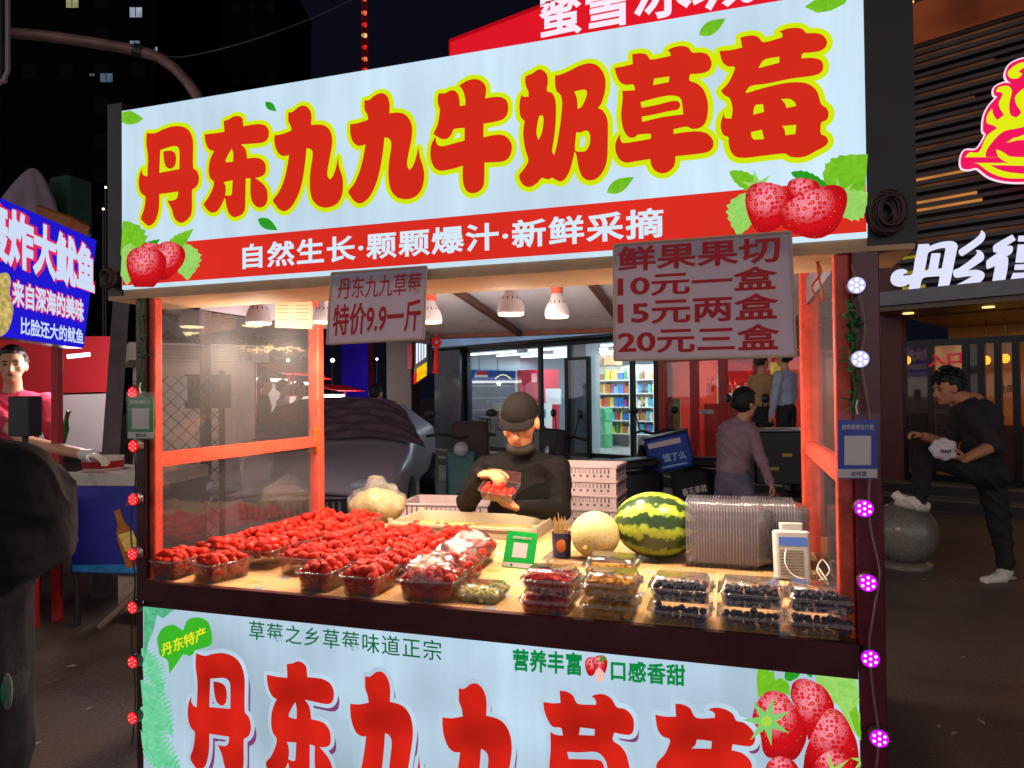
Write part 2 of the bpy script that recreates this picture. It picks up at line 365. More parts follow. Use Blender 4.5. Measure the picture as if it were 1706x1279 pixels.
def berry_print():
    """artwork of a strawberry as printed: red flesh, yellow seeds in pale rims, a pale bloom towards one shoulder"""
    m, t = newmat('printed_strawberry'); out = nd(t, 'OutputMaterial'); e = nd(t, 'Emission'); tcn = nd(t, 'TexCoord')
    mp = nd(t, 'Mapping'); mp.inputs['Scale'].default_value = (1, .02, 1); t.links.new(tcn.outputs['Object'], mp.inputs[0])
    v = nd(t, 'TexVoronoi', Scale=84., Randomness=.5); t.links.new(mp.outputs[0], v.inputs['Vector'])
    def ramp(src, stops):
        r = nd(t, 'ValToRGB'); el = r.color_ramp.elements; el[0].position, el[0].color = stops[0][0], lin(stops[0][1]); el[1].position, el[1].color = stops[-1][0], lin(stops[-1][1])
        for p_, c in stops[1:-1]: q = el.new(p_); q.color = lin(c)
        t.links.new(src, r.inputs[0]); return r.outputs[0]
    pale = ramp(v.outputs['Distance'], [(0, (250, 215, 90)), (.10, (240, 170, 70)), (.16, (206, 30, 40)), (.40, (226, 60, 72)), (.55, (244, 160, 172)), (.75, (238, 110, 128))])
    deep = ramp(v.outputs['Distance'], [(0, (240, 190, 70)), (.11, (220, 110, 50)), (.17, (176, 14, 22)), (.5, (208, 20, 28)), (.8, (196, 16, 26))])
    gs = nd(t, 'SeparateXYZ'); t.links.new(tcn.outputs['Generated'], gs.inputs[0])
    def dist(cx, cz):
        a = nd(t, 'CombineXYZ'); t.links.new(gs.outputs['X'], a.inputs[0]); t.links.new(gs.outputs['Z'], a.inputs[1]); d = nd(t, 'VectorMath', operation='DISTANCE'); t.links.new(a.outputs[0], d.inputs[0]); d.inputs[1].default_value = (cx, cz, 0); return d.outputs['Value']
    m1 = nd(t, 'MapRange'); m1.inputs[1].default_value = .12; m1.inputs[2].default_value = .42; m1.inputs[3].default_value = .95; m1.inputs[4].default_value = 0.; t.links.new(dist(.42, .70), m1.inputs[0])
    mx = nd(t, 'Mix', data_type='RGBA'); t.links.new(m1.outputs[0], mx.inputs['Factor']); t.links.new(deep, mx.inputs['A']); t.links.new(pale, mx.inputs['B'])
    m2 = nd(t, 'MapRange'); m2.inputs[1].default_value = .36; m2.inputs[2].default_value = .62; m2.inputs[3].default_value = 1.05; m2.inputs[4].default_value = .62; t.links.new(dist(.47, .58), m2.inputs[0])
    t.links.new(m2.outputs[0], e.inputs[1]); t.links.new(mx.outputs['Result'], e.inputs[0]); t.links.new(e.outputs[0], out.inputs[0]); return m
M_BERRY = berry_print()
def leaf_print(name, a, b):
    m, t = newmat(name); out = nd(t, 'OutputMaterial'); e = nd(t, 'Emission'); tcn = nd(t, 'TexCoord')
    w = nd(t, 'TexNoise', Scale=38., Detail=3., Distortion=1.5); t.links.new(tcn.outputs['Object'], w.inputs['Vector'])
    mx = nd(t, 'Mix', data_type='RGBA'); mx.inputs['A'].default_value = lin(a); mx.inputs['B'].default_value = lin(b)
    t.links.new(w.outputs[0], mx.inputs['Factor']); t.links.new(mx.outputs['Result'], e.inputs[0]); t.links.new(e.outputs[0], out.inputs[0]); return m
M_LEAF = leaf_print('printed_leaf', (70, 165, 20), (150, 215, 50)); M_LEAF2 = leaf_print('printed_pale_leaf', (110, 190, 60), (185, 232, 130)); M_LEAFD = leaf_print('printed_deep_leaf', (20, 130, 30), (60, 180, 40))
# ================================================================ outlines of the big lettering, traced in pixels of enlarged crops (x0, y0, scale)
def sc(pts, x0, y0, s): return [(x0+x/s, y0+y/s) for x, y in pts]
G = {}
G['dan'] = [sc(q, 220, 190, 6.395) for q in ([(165,205),(255,205),(330,170),(420,138),(500,130),(570,145),(620,185),(650,250),(660,320),(660,575),(700,610),(722,680),(712,745),(685,785),(650,812),(648,1000),(635,1075),(590,1135),(530,1160),(475,1130),(445,1070),(430,1010),(385,925),(450,920),(490,890),(500,828),(300,855),(298,970),(285,1060),(250,1150),(190,1192),(145,1165),(105,1110),(135,1020),(152,885),(110,850),(85,790),(80,700),(95,630),(120,580),(118,630),(140,658),(172,662),(178,450),(160,320)], [(310,385),(440,345),(490,350),(512,390),(512,588),(300,628)], [(340,400),(410,392),(460,410),(478,470),(470,540),(440,578),(405,583),(370,560),(350,500)])]
G['dong'] = [sc(q, 320, 170, 6.395) for q in ([(345,205),(400,185),(460,153),(515,155),(545,180),(555,260),(640,245),(720,237),(790,255),(825,310),(820,380),(790,420),(740,438),(640,447),(530,455),(575,500),(590,560),(595,602),(680,595),(735,605),(780,645),(793,700),(785,760),(745,795),(680,812),(760,870),(805,940),(812,1030),(790,1095),(740,1125),(685,1110),(645,1055),(628,970),(630,815),(580,815),(577,1000),(570,1150),(530,1205),(460,1228),(410,1200),(380,1130),(358,1020),(320,1100),(280,1160),(230,1180),(180,1160),(128,1090),(180,1020),(225,930),(240,855),(200,810),(185,740),(190,660),(210,590),(242,525),(200,512),(165,470),(145,400),(142,345),(250,335),(352,318)], [(432,500),(447,560),(443,638),(375,642),(365,625),(395,560)], [(345,855),(440,835),(430,980),(410,998),(360,995),(368,940),(362,890)])]
G['jiu'] = [sc(q, 440, 165, 6.395) for q in ([(265,145),(310,138),(370,90),(420,72),(465,85),(500,130),(512,190),(508,278),(600,275),(660,290),(710,340),(732,420),(730,500),(705,640),(683,760),(683,820),(705,858),(735,830),(770,740),(795,610),(805,720),(840,830),(848,930),(835,1030),(790,1110),(720,1150),(640,1158),(570,1130),(520,1070),(498,980),(493,850),(505,730),(522,620),(522,565),(500,535),(460,527),(445,680),(420,850),(380,1000),(320,1120),(265,1180),(220,1197),(165,1175),(130,1130),(102,1078),(160,1000),(215,880),(250,740),(273,600),(215,610),(165,585),(130,520),(117,450),(117,390),(200,375),(298,338),(290,290),(265,235)],)]
G['jiu2'] = [sc(q, 570, 145, 6.395) for q in ([(243,145),(295,140),(350,95),(410,68),(455,75),(495,115),(512,190),(510,282),(610,275),(680,300),(730,360),(752,440),(745,560),(718,690),(700,790),(702,850),(722,887),(755,850),(790,760),(818,640),(835,750),(870,860),(880,960),(860,1070),(810,1150),(740,1190),(665,1197),(590,1175),(530,1110),(505,1020),(498,890),(510,760),(528,640),(525,585),(500,550),(458,540),(440,700),(410,880),(365,1040),(300,1170),(240,1225),(195,1243),(140,1220),(100,1170),(72,1115),(130,1040),(185,920),(225,780),(255,615),(180,630),(125,590),(95,510),(90,400),(180,385),(283,352),(275,300),(245,245)],)]
G['niu'] = [sc(q, 700, 130, 6.395) for q in ([(205,165),(270,165),(330,135),(375,140),(410,180),(425,240),(428,302),(487,292),(485,230),(465,150),(440,105),(415,92),(480,45),(550,18),(615,18),(670,45),(705,100),(705,160),(697,220),(790,205),(870,208),(925,245),(943,310),(930,390),(890,440),(800,470),(680,490),(680,635),(780,612),(870,608),(935,640),(975,700),(980,770),(950,850),(890,890),(800,900),(690,903),(688,1080),(675,1160),(620,1215),(550,1230),(495,1200),(465,1130),(457,1040),(460,937),(350,970),(230,990),(165,965),(125,890),(113,800),(125,710),(165,632),(172,640),(178,690),(200,720),(250,728),(330,708),(477,668),(478,535),(365,548),(340,600),(300,645),(260,655),(215,645),(145,598),(190,500),(215,345),(195,280),(192,210)],)]
G['nai'] = [sc(q, 840, 95, 6.09) for q in ([(220,205),(290,170),(355,128),(405,145),(440,190),(447,260),(437,345),(490,370),(520,430),(530,520),(525,680),(510,820),(490,960),(512,997),(540,880),(565,730),(585,560),(590,460),(575,390),(535,350),(520,280),(518,190),(580,180),(680,135),(770,90),(860,68),(940,85),(1000,150),(1030,240),(1025,350),(990,470),(955,520),(1010,555),(1050,640),(1055,740),(1050,1000),(1030,1110),(980,1200),(920,1245),(850,1252),(790,1210),(755,1110),(735,1000),(718,960),(705,1020),(670,1150),(620,1240),(575,1265),(530,1250),(490,1228),(450,1245),(385,1230),(340,1279),(270,1320),(210,1310),(175,1270),(155,1205),(210,1130),(248,1050),(215,930),(197,800),(200,720),(207,655),(170,610),(157,520),(163,440),(185,375),(195,405),(248,405),(250,360),(222,290)], [(360,600),(395,600),(402,650),(385,770),(352,842),(332,780),(340,690)], [(715,355),(800,335),(835,345),(840,385),(810,470),(780,515),(748,530),(742,430)], [(735,765),(770,770),(840,750),(872,790),(870,880),(835,950),(780,962),(722,945)])]
G['cao'] = [sc(q, 1000, 60, 5.329) for q in ([(285,165),(360,157),(415,170),(450,212),(625,180),(620,150),(598,130),(650,105),(720,92),(780,105),(820,150),(900,150),(955,170),(988,230),(980,290),(940,325),(860,340),(800,342),(793,398),(860,425),(920,485),(955,590),(955,690),(930,780),(880,820),(820,828),(765,808),(650,832),(655,872),(760,855),(880,850),(950,870),(1000,925),(1003,980),(970,1025),(900,1045),(670,1070),(660,1150),(610,1205),(550,1222),(490,1200),(455,1150),(445,1095),(330,1112),(240,1127),(180,1105),(142,1040),(135,970),(150,920),(185,868),(180,920),(210,953),(450,915),(450,870),(340,878),(300,905),(255,900),(215,850),(195,780),(187,690),(200,560),(198,490),(310,485),(295,435),(235,438),(180,415),(145,350),(130,285),(210,272),(290,252)], [(480,382),(615,363),(610,412),(470,440)], [(360,590),(520,548),(620,532),(690,540),(722,575),(738,700),(680,705),(540,725),(375,765),(370,720),(480,700),(600,672),(690,655),(712,615),(690,582),(630,582),(500,615),(370,640)])]
G['mei'] = [sc(q, 1180, 35, 5.329) for q in ([(285,150),(380,132),(440,145),(490,192),(655,150),(655,115),(625,100),(700,72),(790,65),(840,80),(870,110),(960,112),(1020,135),(1052,185),(1040,235),(990,270),(900,285),(838,292),(825,335),(930,332),(1000,355),(1020,405),(1000,460),(930,490),(740,515),(520,560),(375,582),(330,637),(350,640),(430,615),(560,580),(700,552),(820,548),(900,570),(965,630),(1000,740),(1050,780),(1067,830),(1050,880),(1003,905),(997,1000),(1045,1030),(1062,1070),(1040,1110),(960,1155),(860,1205),(780,1215),(720,1205),(680,1180),(520,1195),(340,1217),(250,1210),(200,1160),(180,1080),(178,1035),(135,1015),(112,960),(115,890),(145,805),(145,860),(205,870),(215,780),(190,690),(140,660),(112,622),(180,550),(235,430),(230,410),(170,405),(125,365),(97,270),(200,262),(300,240)], [(497,348),(632,322),(628,375),(445,422)], [(415,755),(485,742),(495,810),(400,835)], [(645,698),(720,695),(765,725),(780,758),(693,775),(680,735)], [(380,990),(475,968),(495,1050),(410,1055),(385,1030)], [(655,935),(780,925),(772,1005),(685,1017),(675,965)])]
LOW = {}
LOW['cao'] = [sc(q, 890, 1080, 6.425) for q in ([(100,565),(200,580),(285,575),(275,445),(350,455),(420,500),(470,585),(665,595),(660,545),(615,503),(680,483),(750,485),(830,530),(885,620),(970,640),(1040,700),(1070,780),(1065,870),(1040,910),(990,918),(860,895),(845,975),(930,1040),(990,1130),(1025,1279),(1030,1400),(1000,1520),(930,1580),(850,1590),(800,1560),(650,1570),(655,1620),(900,1610),(1000,1640),(1060,1720),(1050,1790),(960,1830),(680,1840),(670,1950),(600,2020),(520,2010),(450,1950),(440,1830),(200,1860),(130,1800),(110,1700),(150,1600),(180,1680),(440,1640),(440,1590),(300,1600),(220,1560),(180,1450),(165,1279),(180,1050),(175,885),(230,915),(310,925),(290,845),(200,830),(145,750),(110,650)], [(495,838),(652,857),(648,925),(482,918)], [(355,1100),(500,1105),(640,1098),(720,1130),(780,1230),(785,1400),(380,1420),(375,1360),(700,1340),(752,1290),(745,1240),(715,1195),(640,1180),(375,1175)])]
LOW['mei'] = [sc(q, 1080, 1080, 6.425) for q in ([(75,700),(180,722),(298,722),(290,585),(370,592),(450,635),(515,735),(712,735),(705,680),(640,650),(690,630),(760,628),(850,655),(910,700),(942,765),(1020,785),(1100,850),(1143,930),(1135,1000),(1100,1035),(1040,1038),(905,1018),(890,1080),(1000,1110),(1075,1170),(1110,1250),(1080,1330),(900,1370),(400,1400),(350,1450),(700,1400),(900,1420),(1020,1500),(1060,1700),(1120,1760),(1060,1850),(1060,1950),(1120,2020),(1000,2100),(300,2110),(200,2050),(190,1900),(110,1850),(140,1700),(200,1720),(215,1600),(190,1400),(110,1350),(90,1230),(180,1120),(232,1000),(225,960),(150,930),(100,850)], [(525,970),(680,985),(675,1065),(465,1062),(510,1020)])]
# ================================================================ the strawberry stall
PX0, PX1 = -1.88, .276; CT = .786
stall = empty('market_stall', (-.8, .6, 0), 'red framed fruit stall with a big backlit white sign about strawberries above its counter', 'market stall')
ZS0, ZS1 = 1.745, 2.346; SX0, SX1 = -1.959, .299
YF = 0.0
def PS(px, py): return at(px, py, Y=YF)
# sign box
b = MB(); b.bx(SX0, SX1, .012, .24, ZS0+.004, ZS1); sign = b.build('signboard', pbr('sign_box', (60, 58, 62), .5, .3, var=.2), stall)
b = MB(); b.bx(SX0-.062, SX0-.001, .0, .26, ZS0-.02, ZS1+.03); b.build('end_panel', M_BLACK, sign)
b = MB(); b.bx(SX1+.001, SX1+.105, .0, .26, ZS0-.02, ZS1+.03); b.build('end_panel', M_BLACK, sign)
b = MB(); b.bx(SX0, SX1, .0, .011, ZS0, ZS1); b.build('light_face', M_WHITE_GLOW, sign)
b = MB(); b.bx(SX0-.06, SX1+.1, .0, .27, ZS0-.034, ZS0-.021); b.bx(SX0, SX1, .005, .26, ZS0-.02, ZS0-.001); b.build('soffit_board', pbr('soffit', (196, 158, 120), .55, var=.15, vs=10), sign)
for k, loops in G.items():
    plate('character', loops, PS, M_SIGN_RED, sign, .0035)
    plate('character_outline', [l for l in loops], PS, M_SIGN_YEL, sign, .0018, ring=.0135)
za, zb = PS(560, 379)[2], PS(560, 450)[2]
MB().poly([(SX0+.002, -.001, zb), (SX1-.002, -.001, zb), (SX1-.002, -.001, za), (SX0+.002, -.001, za)]).build('slogan_band', glow('printed_band', (220, 46, 34), 1., .08), sign)
A, Bq, C_ = PS(405, 449), PS(1107, 392), PS(405, 407); Bq[2] = A[2]; C_[0] = A[0]
text('自然生长·颗颗爆汁·新鲜采摘', A, Bq, C_, M_WHITE_PRINT, sign, 'slogan', bold=.024, lift=.003, spacing=1.1)
def fleaf(cx, cy_, L, ang, w=.42, serr=0, n=14):
    """leaf outline round its midrib, in photo pixels"""
    o = []
    for sgn in (1, -1):
        for i in range(n+1):
            t = i/n if sgn > 0 else 1-i/n
            h = w*math.sin(math.pi*t**.8)*(1+(serr*(.5 if i % 2 else -.5)))
            o.append((t-.5, sgn*h*.5))
    a = math.radians(ang); return [(cx+L*(x*math.cos(a)-y*math.sin(a)), cy_+L*(x*math.sin(a)+y*math.cos(a))) for x, y in o]
for cx, cy_, L, a, w in ((222, 196, 46, 15, .5), (452, 178, 24, 40, .5), (447, 374, 38, 30, .45), (1187, 45, 52, -32, .42), (1034, 308, 52, -30, .42), (1382, 8, 90, -12, .5)):
    if cx == 1382: L_ = [(1340, 12), (1360, -2), (1400, -20), (1420, -18), (1408, 6), (1385, 18), (1362, 22)]
    elif cx == 222: L_ = [(204, 187), (218, 184), (232, 192), (240, 198), (228, 206), (214, 208), (204, 204)]
    else: L_ = fleaf(cx, cy_, L, a, w)
    plate('printed_leaf', [L_], PS, M_LEAFD if L < 45 else M_LEAF, sign, .002, smooth=False)
def berry_group(P, sub, leaves, berries, l0=.0042, clip=None):
    for i, (L_, m) in enumerate(leaves): plate('printed_leaf', [L_], P, m, sub, l0+.0004*i, smooth=False, clip=clip)
    for i, (cx, cy_, rx, ry, a) in enumerate(berries):
        o = []
        for t in np.linspace(0, 2*math.pi, 26, endpoint=False):
            s1 = math.sin(t); x, y = rx*math.copysign(abs(math.cos(t))**.85, math.cos(t))*(1-.30*s1), ry*(s1*1.0+.12*max(0, s1)**3); q = math.radians(a); o.append((cx+x*math.cos(q)-y*math.sin(q), cy_+x*math.sin(q)+y*math.cos(q)))
        plate('printed_strawberry', [o], P, M_BERRY, sub, l0+.004+.0004*i, smooth=False, clip=clip)
def star(cx, cy_, r, n=7, a0=0, k=.32):
    return [(cx+r*(1 if i % 2 == 0 else k)*math.cos(a0+math.pi*i/n), cy_+r*(1 if i % 2 == 0 else k)*math.sin(a0+math.pi*i/n)) for i in range(2*n)]
CS = (SX0+.001, SX1-.001, ZS0+.001, ZS1-.001); CP = (PX0+.013, PX1-.015, .06, PZ1-.001) if 'PZ1' in globals() else (-1.868, .262, .06, .721)
berry_group(PS, sign, [(fleaf(219, 405, 78, 70, .75, .18), M_LEAF), (fleaf(216, 440, 70, 95, .6, .15), M_LEAF2), (fleaf(312, 436, 62, 85, .8, .2), M_LEAF2), (fleaf(300, 402, 64, -40, .35, .12), M_LEAF), (fleaf(250, 412, 46, -35, .4, .2), M_LEAFD)],
            [(254, 418, 16, 13, 10), (284, 434, 24, 31, 20), (246, 448, 32, 36, 8)], clip=CS)
berry_group(PS, sign, [(fleaf(1236, 358, 74, 100, .7, .2), M_LEAF2), (fleaf(1248, 305, 76, 30, .36, .14), M_LEAF), (fleaf(1412, 292, 96, -45, .8, .12), M_LEAF), (fleaf(1424, 340, 66, -30, .8, .2), M_LEAF2), (fleaf(1350, 300, 70, 20, .3, .2), M_LEAFD)],
            [(1338, 318, 26, 20, 5), (1280, 346, 40, 40, 15), (1358, 356, 58, 38, -24)], clip=CS)
for q in ((star(1262, 312, 30, 6, .3), M_LEAF2), (star(1398, 330, 34, 7, .1), M_LEAF2)): plate('printed_leaf', [q[0]], PS, q[1], sign, .0062, smooth=False)
# frame
def post(x0, x1, y0, y1, z0, z1, mat, name='post', par=stall): return MB().rbox(((x0+x1)/2, (y0+y1)/2, (z0+z1)/2), (x1-x0, y1-y0, z1-z0), .006).build(name, mat, par)
post(-1.905, -1.862, .0, .05, 0, ZS0-.035, M_MAROON)
post(-1.862, -1.838, .012, .05, CT, ZS0-.035, M_RED)
post(.262, .322, -.01, .05, 0, ZS0-.035, pbr('maroon_post', (96, 30, 42), .25, var=.25))
post(.226, .262, .01, .06, CT, ZS0-.035, M_RED)
st_ = MB(); st_.bx(-1.862, -1.855, .995, 1.0, 1.12, 1.235); st_.bx(-1.888, -1.856, .9945, .9985, 1.12, 1.235); st_.build('gold_sticker', pbr('gold_sticker', (214, 150, 40), .4, var=.5, vs=60, col2=(170, 30, 20)), stall)
post(-1.912, -1.856, 1.0, 1.05, 0, 1.93, M_RED)
post(.226, .30, .99, 1.05, 0, 1.93, M_RED)
rail = MB(); rail.bx(-1.896, -1.862, .051, .999, 1.148, 1.196); rail.build('side_rail', M_RED, stall)
rail = MB(); rail.bx(.236, .276, .061, .989, 1.148, 1.196); rail.build('side_rail', M_RED, stall)
b = MB(); b.bx(-1.855, .225, 1.0, 1.045, 1.865, 1.92); b.build('cross_beam', M_RED, stall)
b = MB(); b.bx(-1.91, .30, .245, .285, 1.80, 1.86); b.build('cross_beam', M_RED, stall)
M_PANE = clear('stall_pane', (246, 243, 242), .085, .036, .04, hcol=(205, 200, 204), bump=.04, bs_=9)
for x in (-1.879, .256):
    b = MB(); b.bx(x-.0012, x+.0012, .05, .995, CT+.005, 1.147); b.bx(x-.0012, x+.0012, .05, .995, 1.197, 1.70); b.build('side_pane', M_PANE, stall)
    b = MB(); b.bx(x-.008, x+.008, .262, 2.3, 1.705, 1.80 if x < 0 else 1.80); b.build('side_valance', pbr('pale_panel', (112, 104, 116), .45, var=.1, vs=4), stall)
# roof: front part flat, then falling to the back
M_ROOF = pbr('roof_panel', (214, 220, 238), .3, var=.12, vs=3, bump=.03, bs_=8)
b = MB(); b.slab([(-1.93, .262, 1.96), (.32, .262, 1.96), (.32, 1.05, 1.925), (-1.93, 1.05, 1.925)], (0, 0, .012))
b.slab([(-1.93, 1.052, 1.925), (.32, 1.052, 1.925), (.32, 2.36, 1.772), (-1.93, 2.36, 1.772)], (0, 0, .012)); b.build('roof', M_ROOF, stall)
for x in (-1.27, -.62, -.1):
    b = MB(); b.slab([(x-.012, 1.05, 1.885), (x+.012, 1.05, 1.885), (x+.012, 2.3, 1.735), (x-.012, 2.3, 1.735)], (0, 0, .035)); b.build('rafter', pbr('brown_metal', (96, 66, 60), .4, .3, var=.2), stall)
b = MB(); b.bx(-1.93, .32, 2.30, 2.36, 1.742, 1.768); b.build('eave_board', pbr('eave', (110, 70, 62), .4, var=.15), stall)
# counter and front
b = MB(); b.bx(-1.861, .261, -.03, 1.30, CT-.03, CT-.003); b.build('counter_top', pbr('counter_wood', (170, 130, 90), .5, var=.2), stall)
b = MB(); b.bx(-1.861, .261, -.034, -.012, .727, CT+.002); b.bx(-1.861, .261, -.012, .03, .70, CT-.031); b.build('front_board', M_MAROON, stall)
b = MB(); b.bx(-1.86, .26, .005, .03, .05, .70); panel = b.build('front_panel', M_BLACK, stall)
PZ1 = .722
b = MB(); b.bx(PX0+.012, PX1-.014, -.006, .004, .06, PZ1); b.build('light_face', M_PANEL_GLOW, panel)
YPAN = -.006
def PP(px, py): return at(px, py, Y=YPAN)
def low_char(loops):
    sh = [[(x+8, y+13) for x, y in l] for l in loops]
    plate('character_shadow', sh, PP, M_PURPLE, panel, .0012)
    plate('character_outline', loops, PP, M_PANEL_GLOW, panel, .0022, ring=.0125)
    plate('character', loops, PP, M_PANEL_RED, panel, .0042)
def refit(key, x0, x1, y0, y1):
    q = np.vstack([np.array([PS(x, y)[[0, 2]] for x, y in l]) for l in G[key]]); mn, mx = q.min(0), q.max(0)
    ref = [at(x, y, Y=YPAN)[[0, 2]] for x, y in ((x0, y0), (x1, y0), (x0, y1))]
    A0 = np.array([ref[0][0], ref[0][1]]); wx = ref[1][0]-A0[0]; hz = A0[1]-ref[2][1]; sl = (ref[1][1]-A0[1])
    out = []
    for l in G[key]:
        o = []
        for x, y in l:
            p = PS(x, y)[[0, 2]]; u = (p-mn)/(mx-mn); wpt = np.array([A0[0]+u[0]*wx, YPAN, A0[1]-(1-u[1])*hz])
            d = wpt-CAM; dd = d@FW; o.append((853+F*(d@RT)/dd, 639.5-F*(d@UP)/dd))
        out.append(o)
    return out
low_char(refit('dan', 314, 419, 1080, 1279)); low_char(refit('dong', 443, 557, 1094, 1305)); low_char(refit('jiu', 581, 707, 1111, 1351)); low_char(refit('jiu', 734, 873, 1130, 1385))
low_char(LOW['cao']); low_char(LOW['mei'])
def ptext(s, x0, x1, yb0, yb1, yt, mat, **kw):
    A, Bq, C_ = PP(x0, yb0), PP(x1, yb1), PP(x0, yt); C_[0] = A[0]; return text(s, A, Bq, C_, mat, panel, 'slogan', **kw)
ptext('草莓之乡草莓味道正宗', 416, 736, 1064, 1101, 1033, M_DKGREEN_PRINT, bold=.005, spacing=1.12)
ptext('营养丰富', 855, 970, 1117, 1126, 1079, M_GREEN_PRINT, bold=.03, spacing=1.06)
ptext('口感香甜', 1018, 1142, 1133, 1143, 1098, M_GREEN_PRINT, bold=.03, spacing=1.06)
berry_group(PP, panel, [], [(987, 1108, 12, 15, 10), (1001, 1106, 12, 16, -10)], .002)
plate('printed_leaf', [star(1004, 1096, 9, 5, .2)], PP, M_LEAFD, panel, .0075, smooth=False)
plate('printed_strawberry', [[(992, 1118), (999, 1109), (1008, 1120), (1006, 1132), (996, 1134)]], PP, glow('printed_cut_berry', (240, 190, 180), 1.), panel, .0082)
# green speech bubble with the place name
plate('printed_badge', [[(265, 1080), (263, 1062), (272, 1046), (288, 1040), (297, 1044), (306, 1050), (314, 1032), (332, 1028), (348, 1036), (354, 1058), (352, 1074), (330, 1082), (318, 1092), (306, 1090), (296, 1104), (283, 1122), (280, 1100), (268, 1092)]], PP, glow('printed_badge_green', (60, 180, 40), 1.), panel, .0024)
text('丹东特产', PP(272, 1094), PP(346, 1064), PP(270, 1072), glow('printed_badge_yellow', (232, 232, 40), 1.), panel, 'slogan', bold=.02, lift=.005)
plate('printed_leaf', [[(240, 998), (300, 1003), (290, 1016), (272, 1030), (262, 1024), (256, 1052), (248, 1070), (240, 1110)]], PP, leaf_print('printed_vine', (10, 120, 80), (120, 220, 170)), panel, .0016, smooth=False)
for i, (x, y, L, a) in enumerate(((256, 1120, 90, 65), (262, 1180, 110, 60), (254, 1225, 120, 80), (268, 1255, 110, 45))):
    plate('printed_leaf', [fleaf(x, y, L, a, .38, .9, 30)], PP, leaf_print('printed_palm', (40, 180, 110), (150, 228, 190)), panel, .0016+.0003*i, smooth=False, clip=CP)
# the strawberries at the right end of the front panel
def pr3(q): return sc(q, 1240, 1090, 6.767)
berry_group(PP, panel, [(pr3([(150,480),(140,280),(155,120),(185,95),(215,150),(255,100),(280,200),(330,180),(350,290),(400,260),(450,280),(500,320),(520,460),(350,420)]), M_LEAF), (pr3([(800,290),(840,100),(1080,110),(1340,150),(1310,260),(1290,400),(1310,470),(1280,560),(1260,620),(1370,720),(1380,1060),(1200,820),(1050,560),(1000,540),(900,380)]), M_LEAF2),
    (pr3([(450,250),(480,70),(680,85),(660,160),(600,260),(520,300),(470,290)]), M_LEAFD), (pr3([(680,160),(700,90),(760,130),(780,210),(750,260),(710,230)]), M_LEAFD), (pr3([(1180,650),(1260,570),(1330,630),(1380,760),(1390,1100),(1250,850)]), M_LEAF)],
    [], .0014, clip=CP)
for i, q in enumerate(([(520,460),(540,330),(600,275),(680,265),(780,300),(880,350),(960,450),(1010,600),(900,700),(800,900),(720,960),(660,760),(560,560)], [(90,690),(150,520),(240,420),(360,405),(470,450),(520,520),(600,620),(690,800),(700,930),(660,1050),(560,1180),(400,1150),(280,1160),(210,1080),(180,900),(110,760)], [(660,1279),(690,1080),(760,900),(850,720),(940,610),(1030,605),(1120,680),(1200,820),(1270,1000),(1300,1279)], [(240,1279),(280,1190),(380,1140),(480,1145),(560,1200),(610,1279),(600,1400),(260,1400)], [(760,1279),(850,1140),(980,1060),(1100,1065),(1210,1120),(1240,1279),(1230,1400),(780,1400)])):
    plate('printed_strawberry', [pr3(q)], PP, M_BERRY, panel, .0036+.0004*i, clip=CP)
for i, q in enumerate((pr3(star(255, 740, 285, 7, .5, .34)), pr3(star(1000, 1300, 230, 5, -1.9, .2)), pr3(star(1330, 1180, 150, 6, .2, .3)))):
    plate('printed_leaf', [q], PP, glow('printed_sepal', ((128, 204, 112), (150, 214, 130), (118, 190, 104))[i], 1.) if i == 0 else M_LEAF2, panel, .0062+.0004*i, smooth=False, clip=CP)
plate('printed_leaf', [pr3(star(250, 740, 70, 8, .1, .75))], PP, glow('printed_calyx', (176, 216, 70), 1.), panel, .0076, smooth=False)
# ================================================================ things on and round the stall
def V(*a): return np.array(a, float)
# ---- price boards hung from the sign's lower edge
M_BOARD = pbr('price_board', (206, 200, 214), .6, var=.05, vs=3, trans=.5)
M_BTXT = pbr('price_red', (196, 14, 34), .6)
def board(name, label, TL, TR, BR, BL, y, lines, txt):
    P = lambda q: at(q[0], q[1], Y=y)
    tl, tr, br, bl = map(P, (TL, TR, BR, BL))
    root = empty(name, (bl+br)/2, label, 'price board', 'price boards hung under the stall sign')
    b = MB(); b.slab([bl, br, tr, tl], (0, .006, 0)); b.build('sheet', M_BOARD, root)
    b = MB()
    for p, q in ((bl, br), (br, tr), (tr, tl), (tl, bl)): b.cyl(p+V(0, -.001, 0), q+V(0, -.001, 0), .0035, n=6)
    b.build('edge_strip', pbr('board_edge', (225, 205, 180), .5, trans=.3), root)
    for s, (u0, v0, u1, v1) in zip(lines, txt):     # u along, v up, in the board's own frame
        f = lambda u, v: bl*(1-u)*(1-v)+br*u*(1-v)+tl*(1-u)*v+tr*u*v
        text(s, f(u0, v0), f(u1, v0), f(u0, v1), M_BTXT, root, 'lettering', bold=.005 if '莓' in s else .022, lift=.0015)
    b = MB()
    for p in (tl*.85+tr*.15, tl*.15+tr*.85): b.bx(p[0]-.02, p[0]+.02, y+.0062, -.0012 if p[2] < 9 else 0, p[2]-.05, p[2]-.012)
    b.build('tape', M_WHITEP, root)
    return root
board('price_board', 'small white price board with dark red writing about 9.9 per jin, on the left', (553, 455), (711, 444), (706, 564), (545, 573), -.014,
      ['丹东九九草莓', '特价9.9一斤'], [(.08, .62, .95, .93), (.05, .1, .96, .55)])
board('price_board', 'large white price board listing boxes for 10, 15 and 20 yuan, on the right', (1023, 408), (1317, 386), (1326, 593), (1024, 600), -.03,
      ['鲜果果切', '10元一盒', '15元两盒', '20元三盒'], [(.02, .76, .94, .98), (.02, .54, .92, .74), (.02, .30, .92, .52), (.02, .05, .92, .27)])
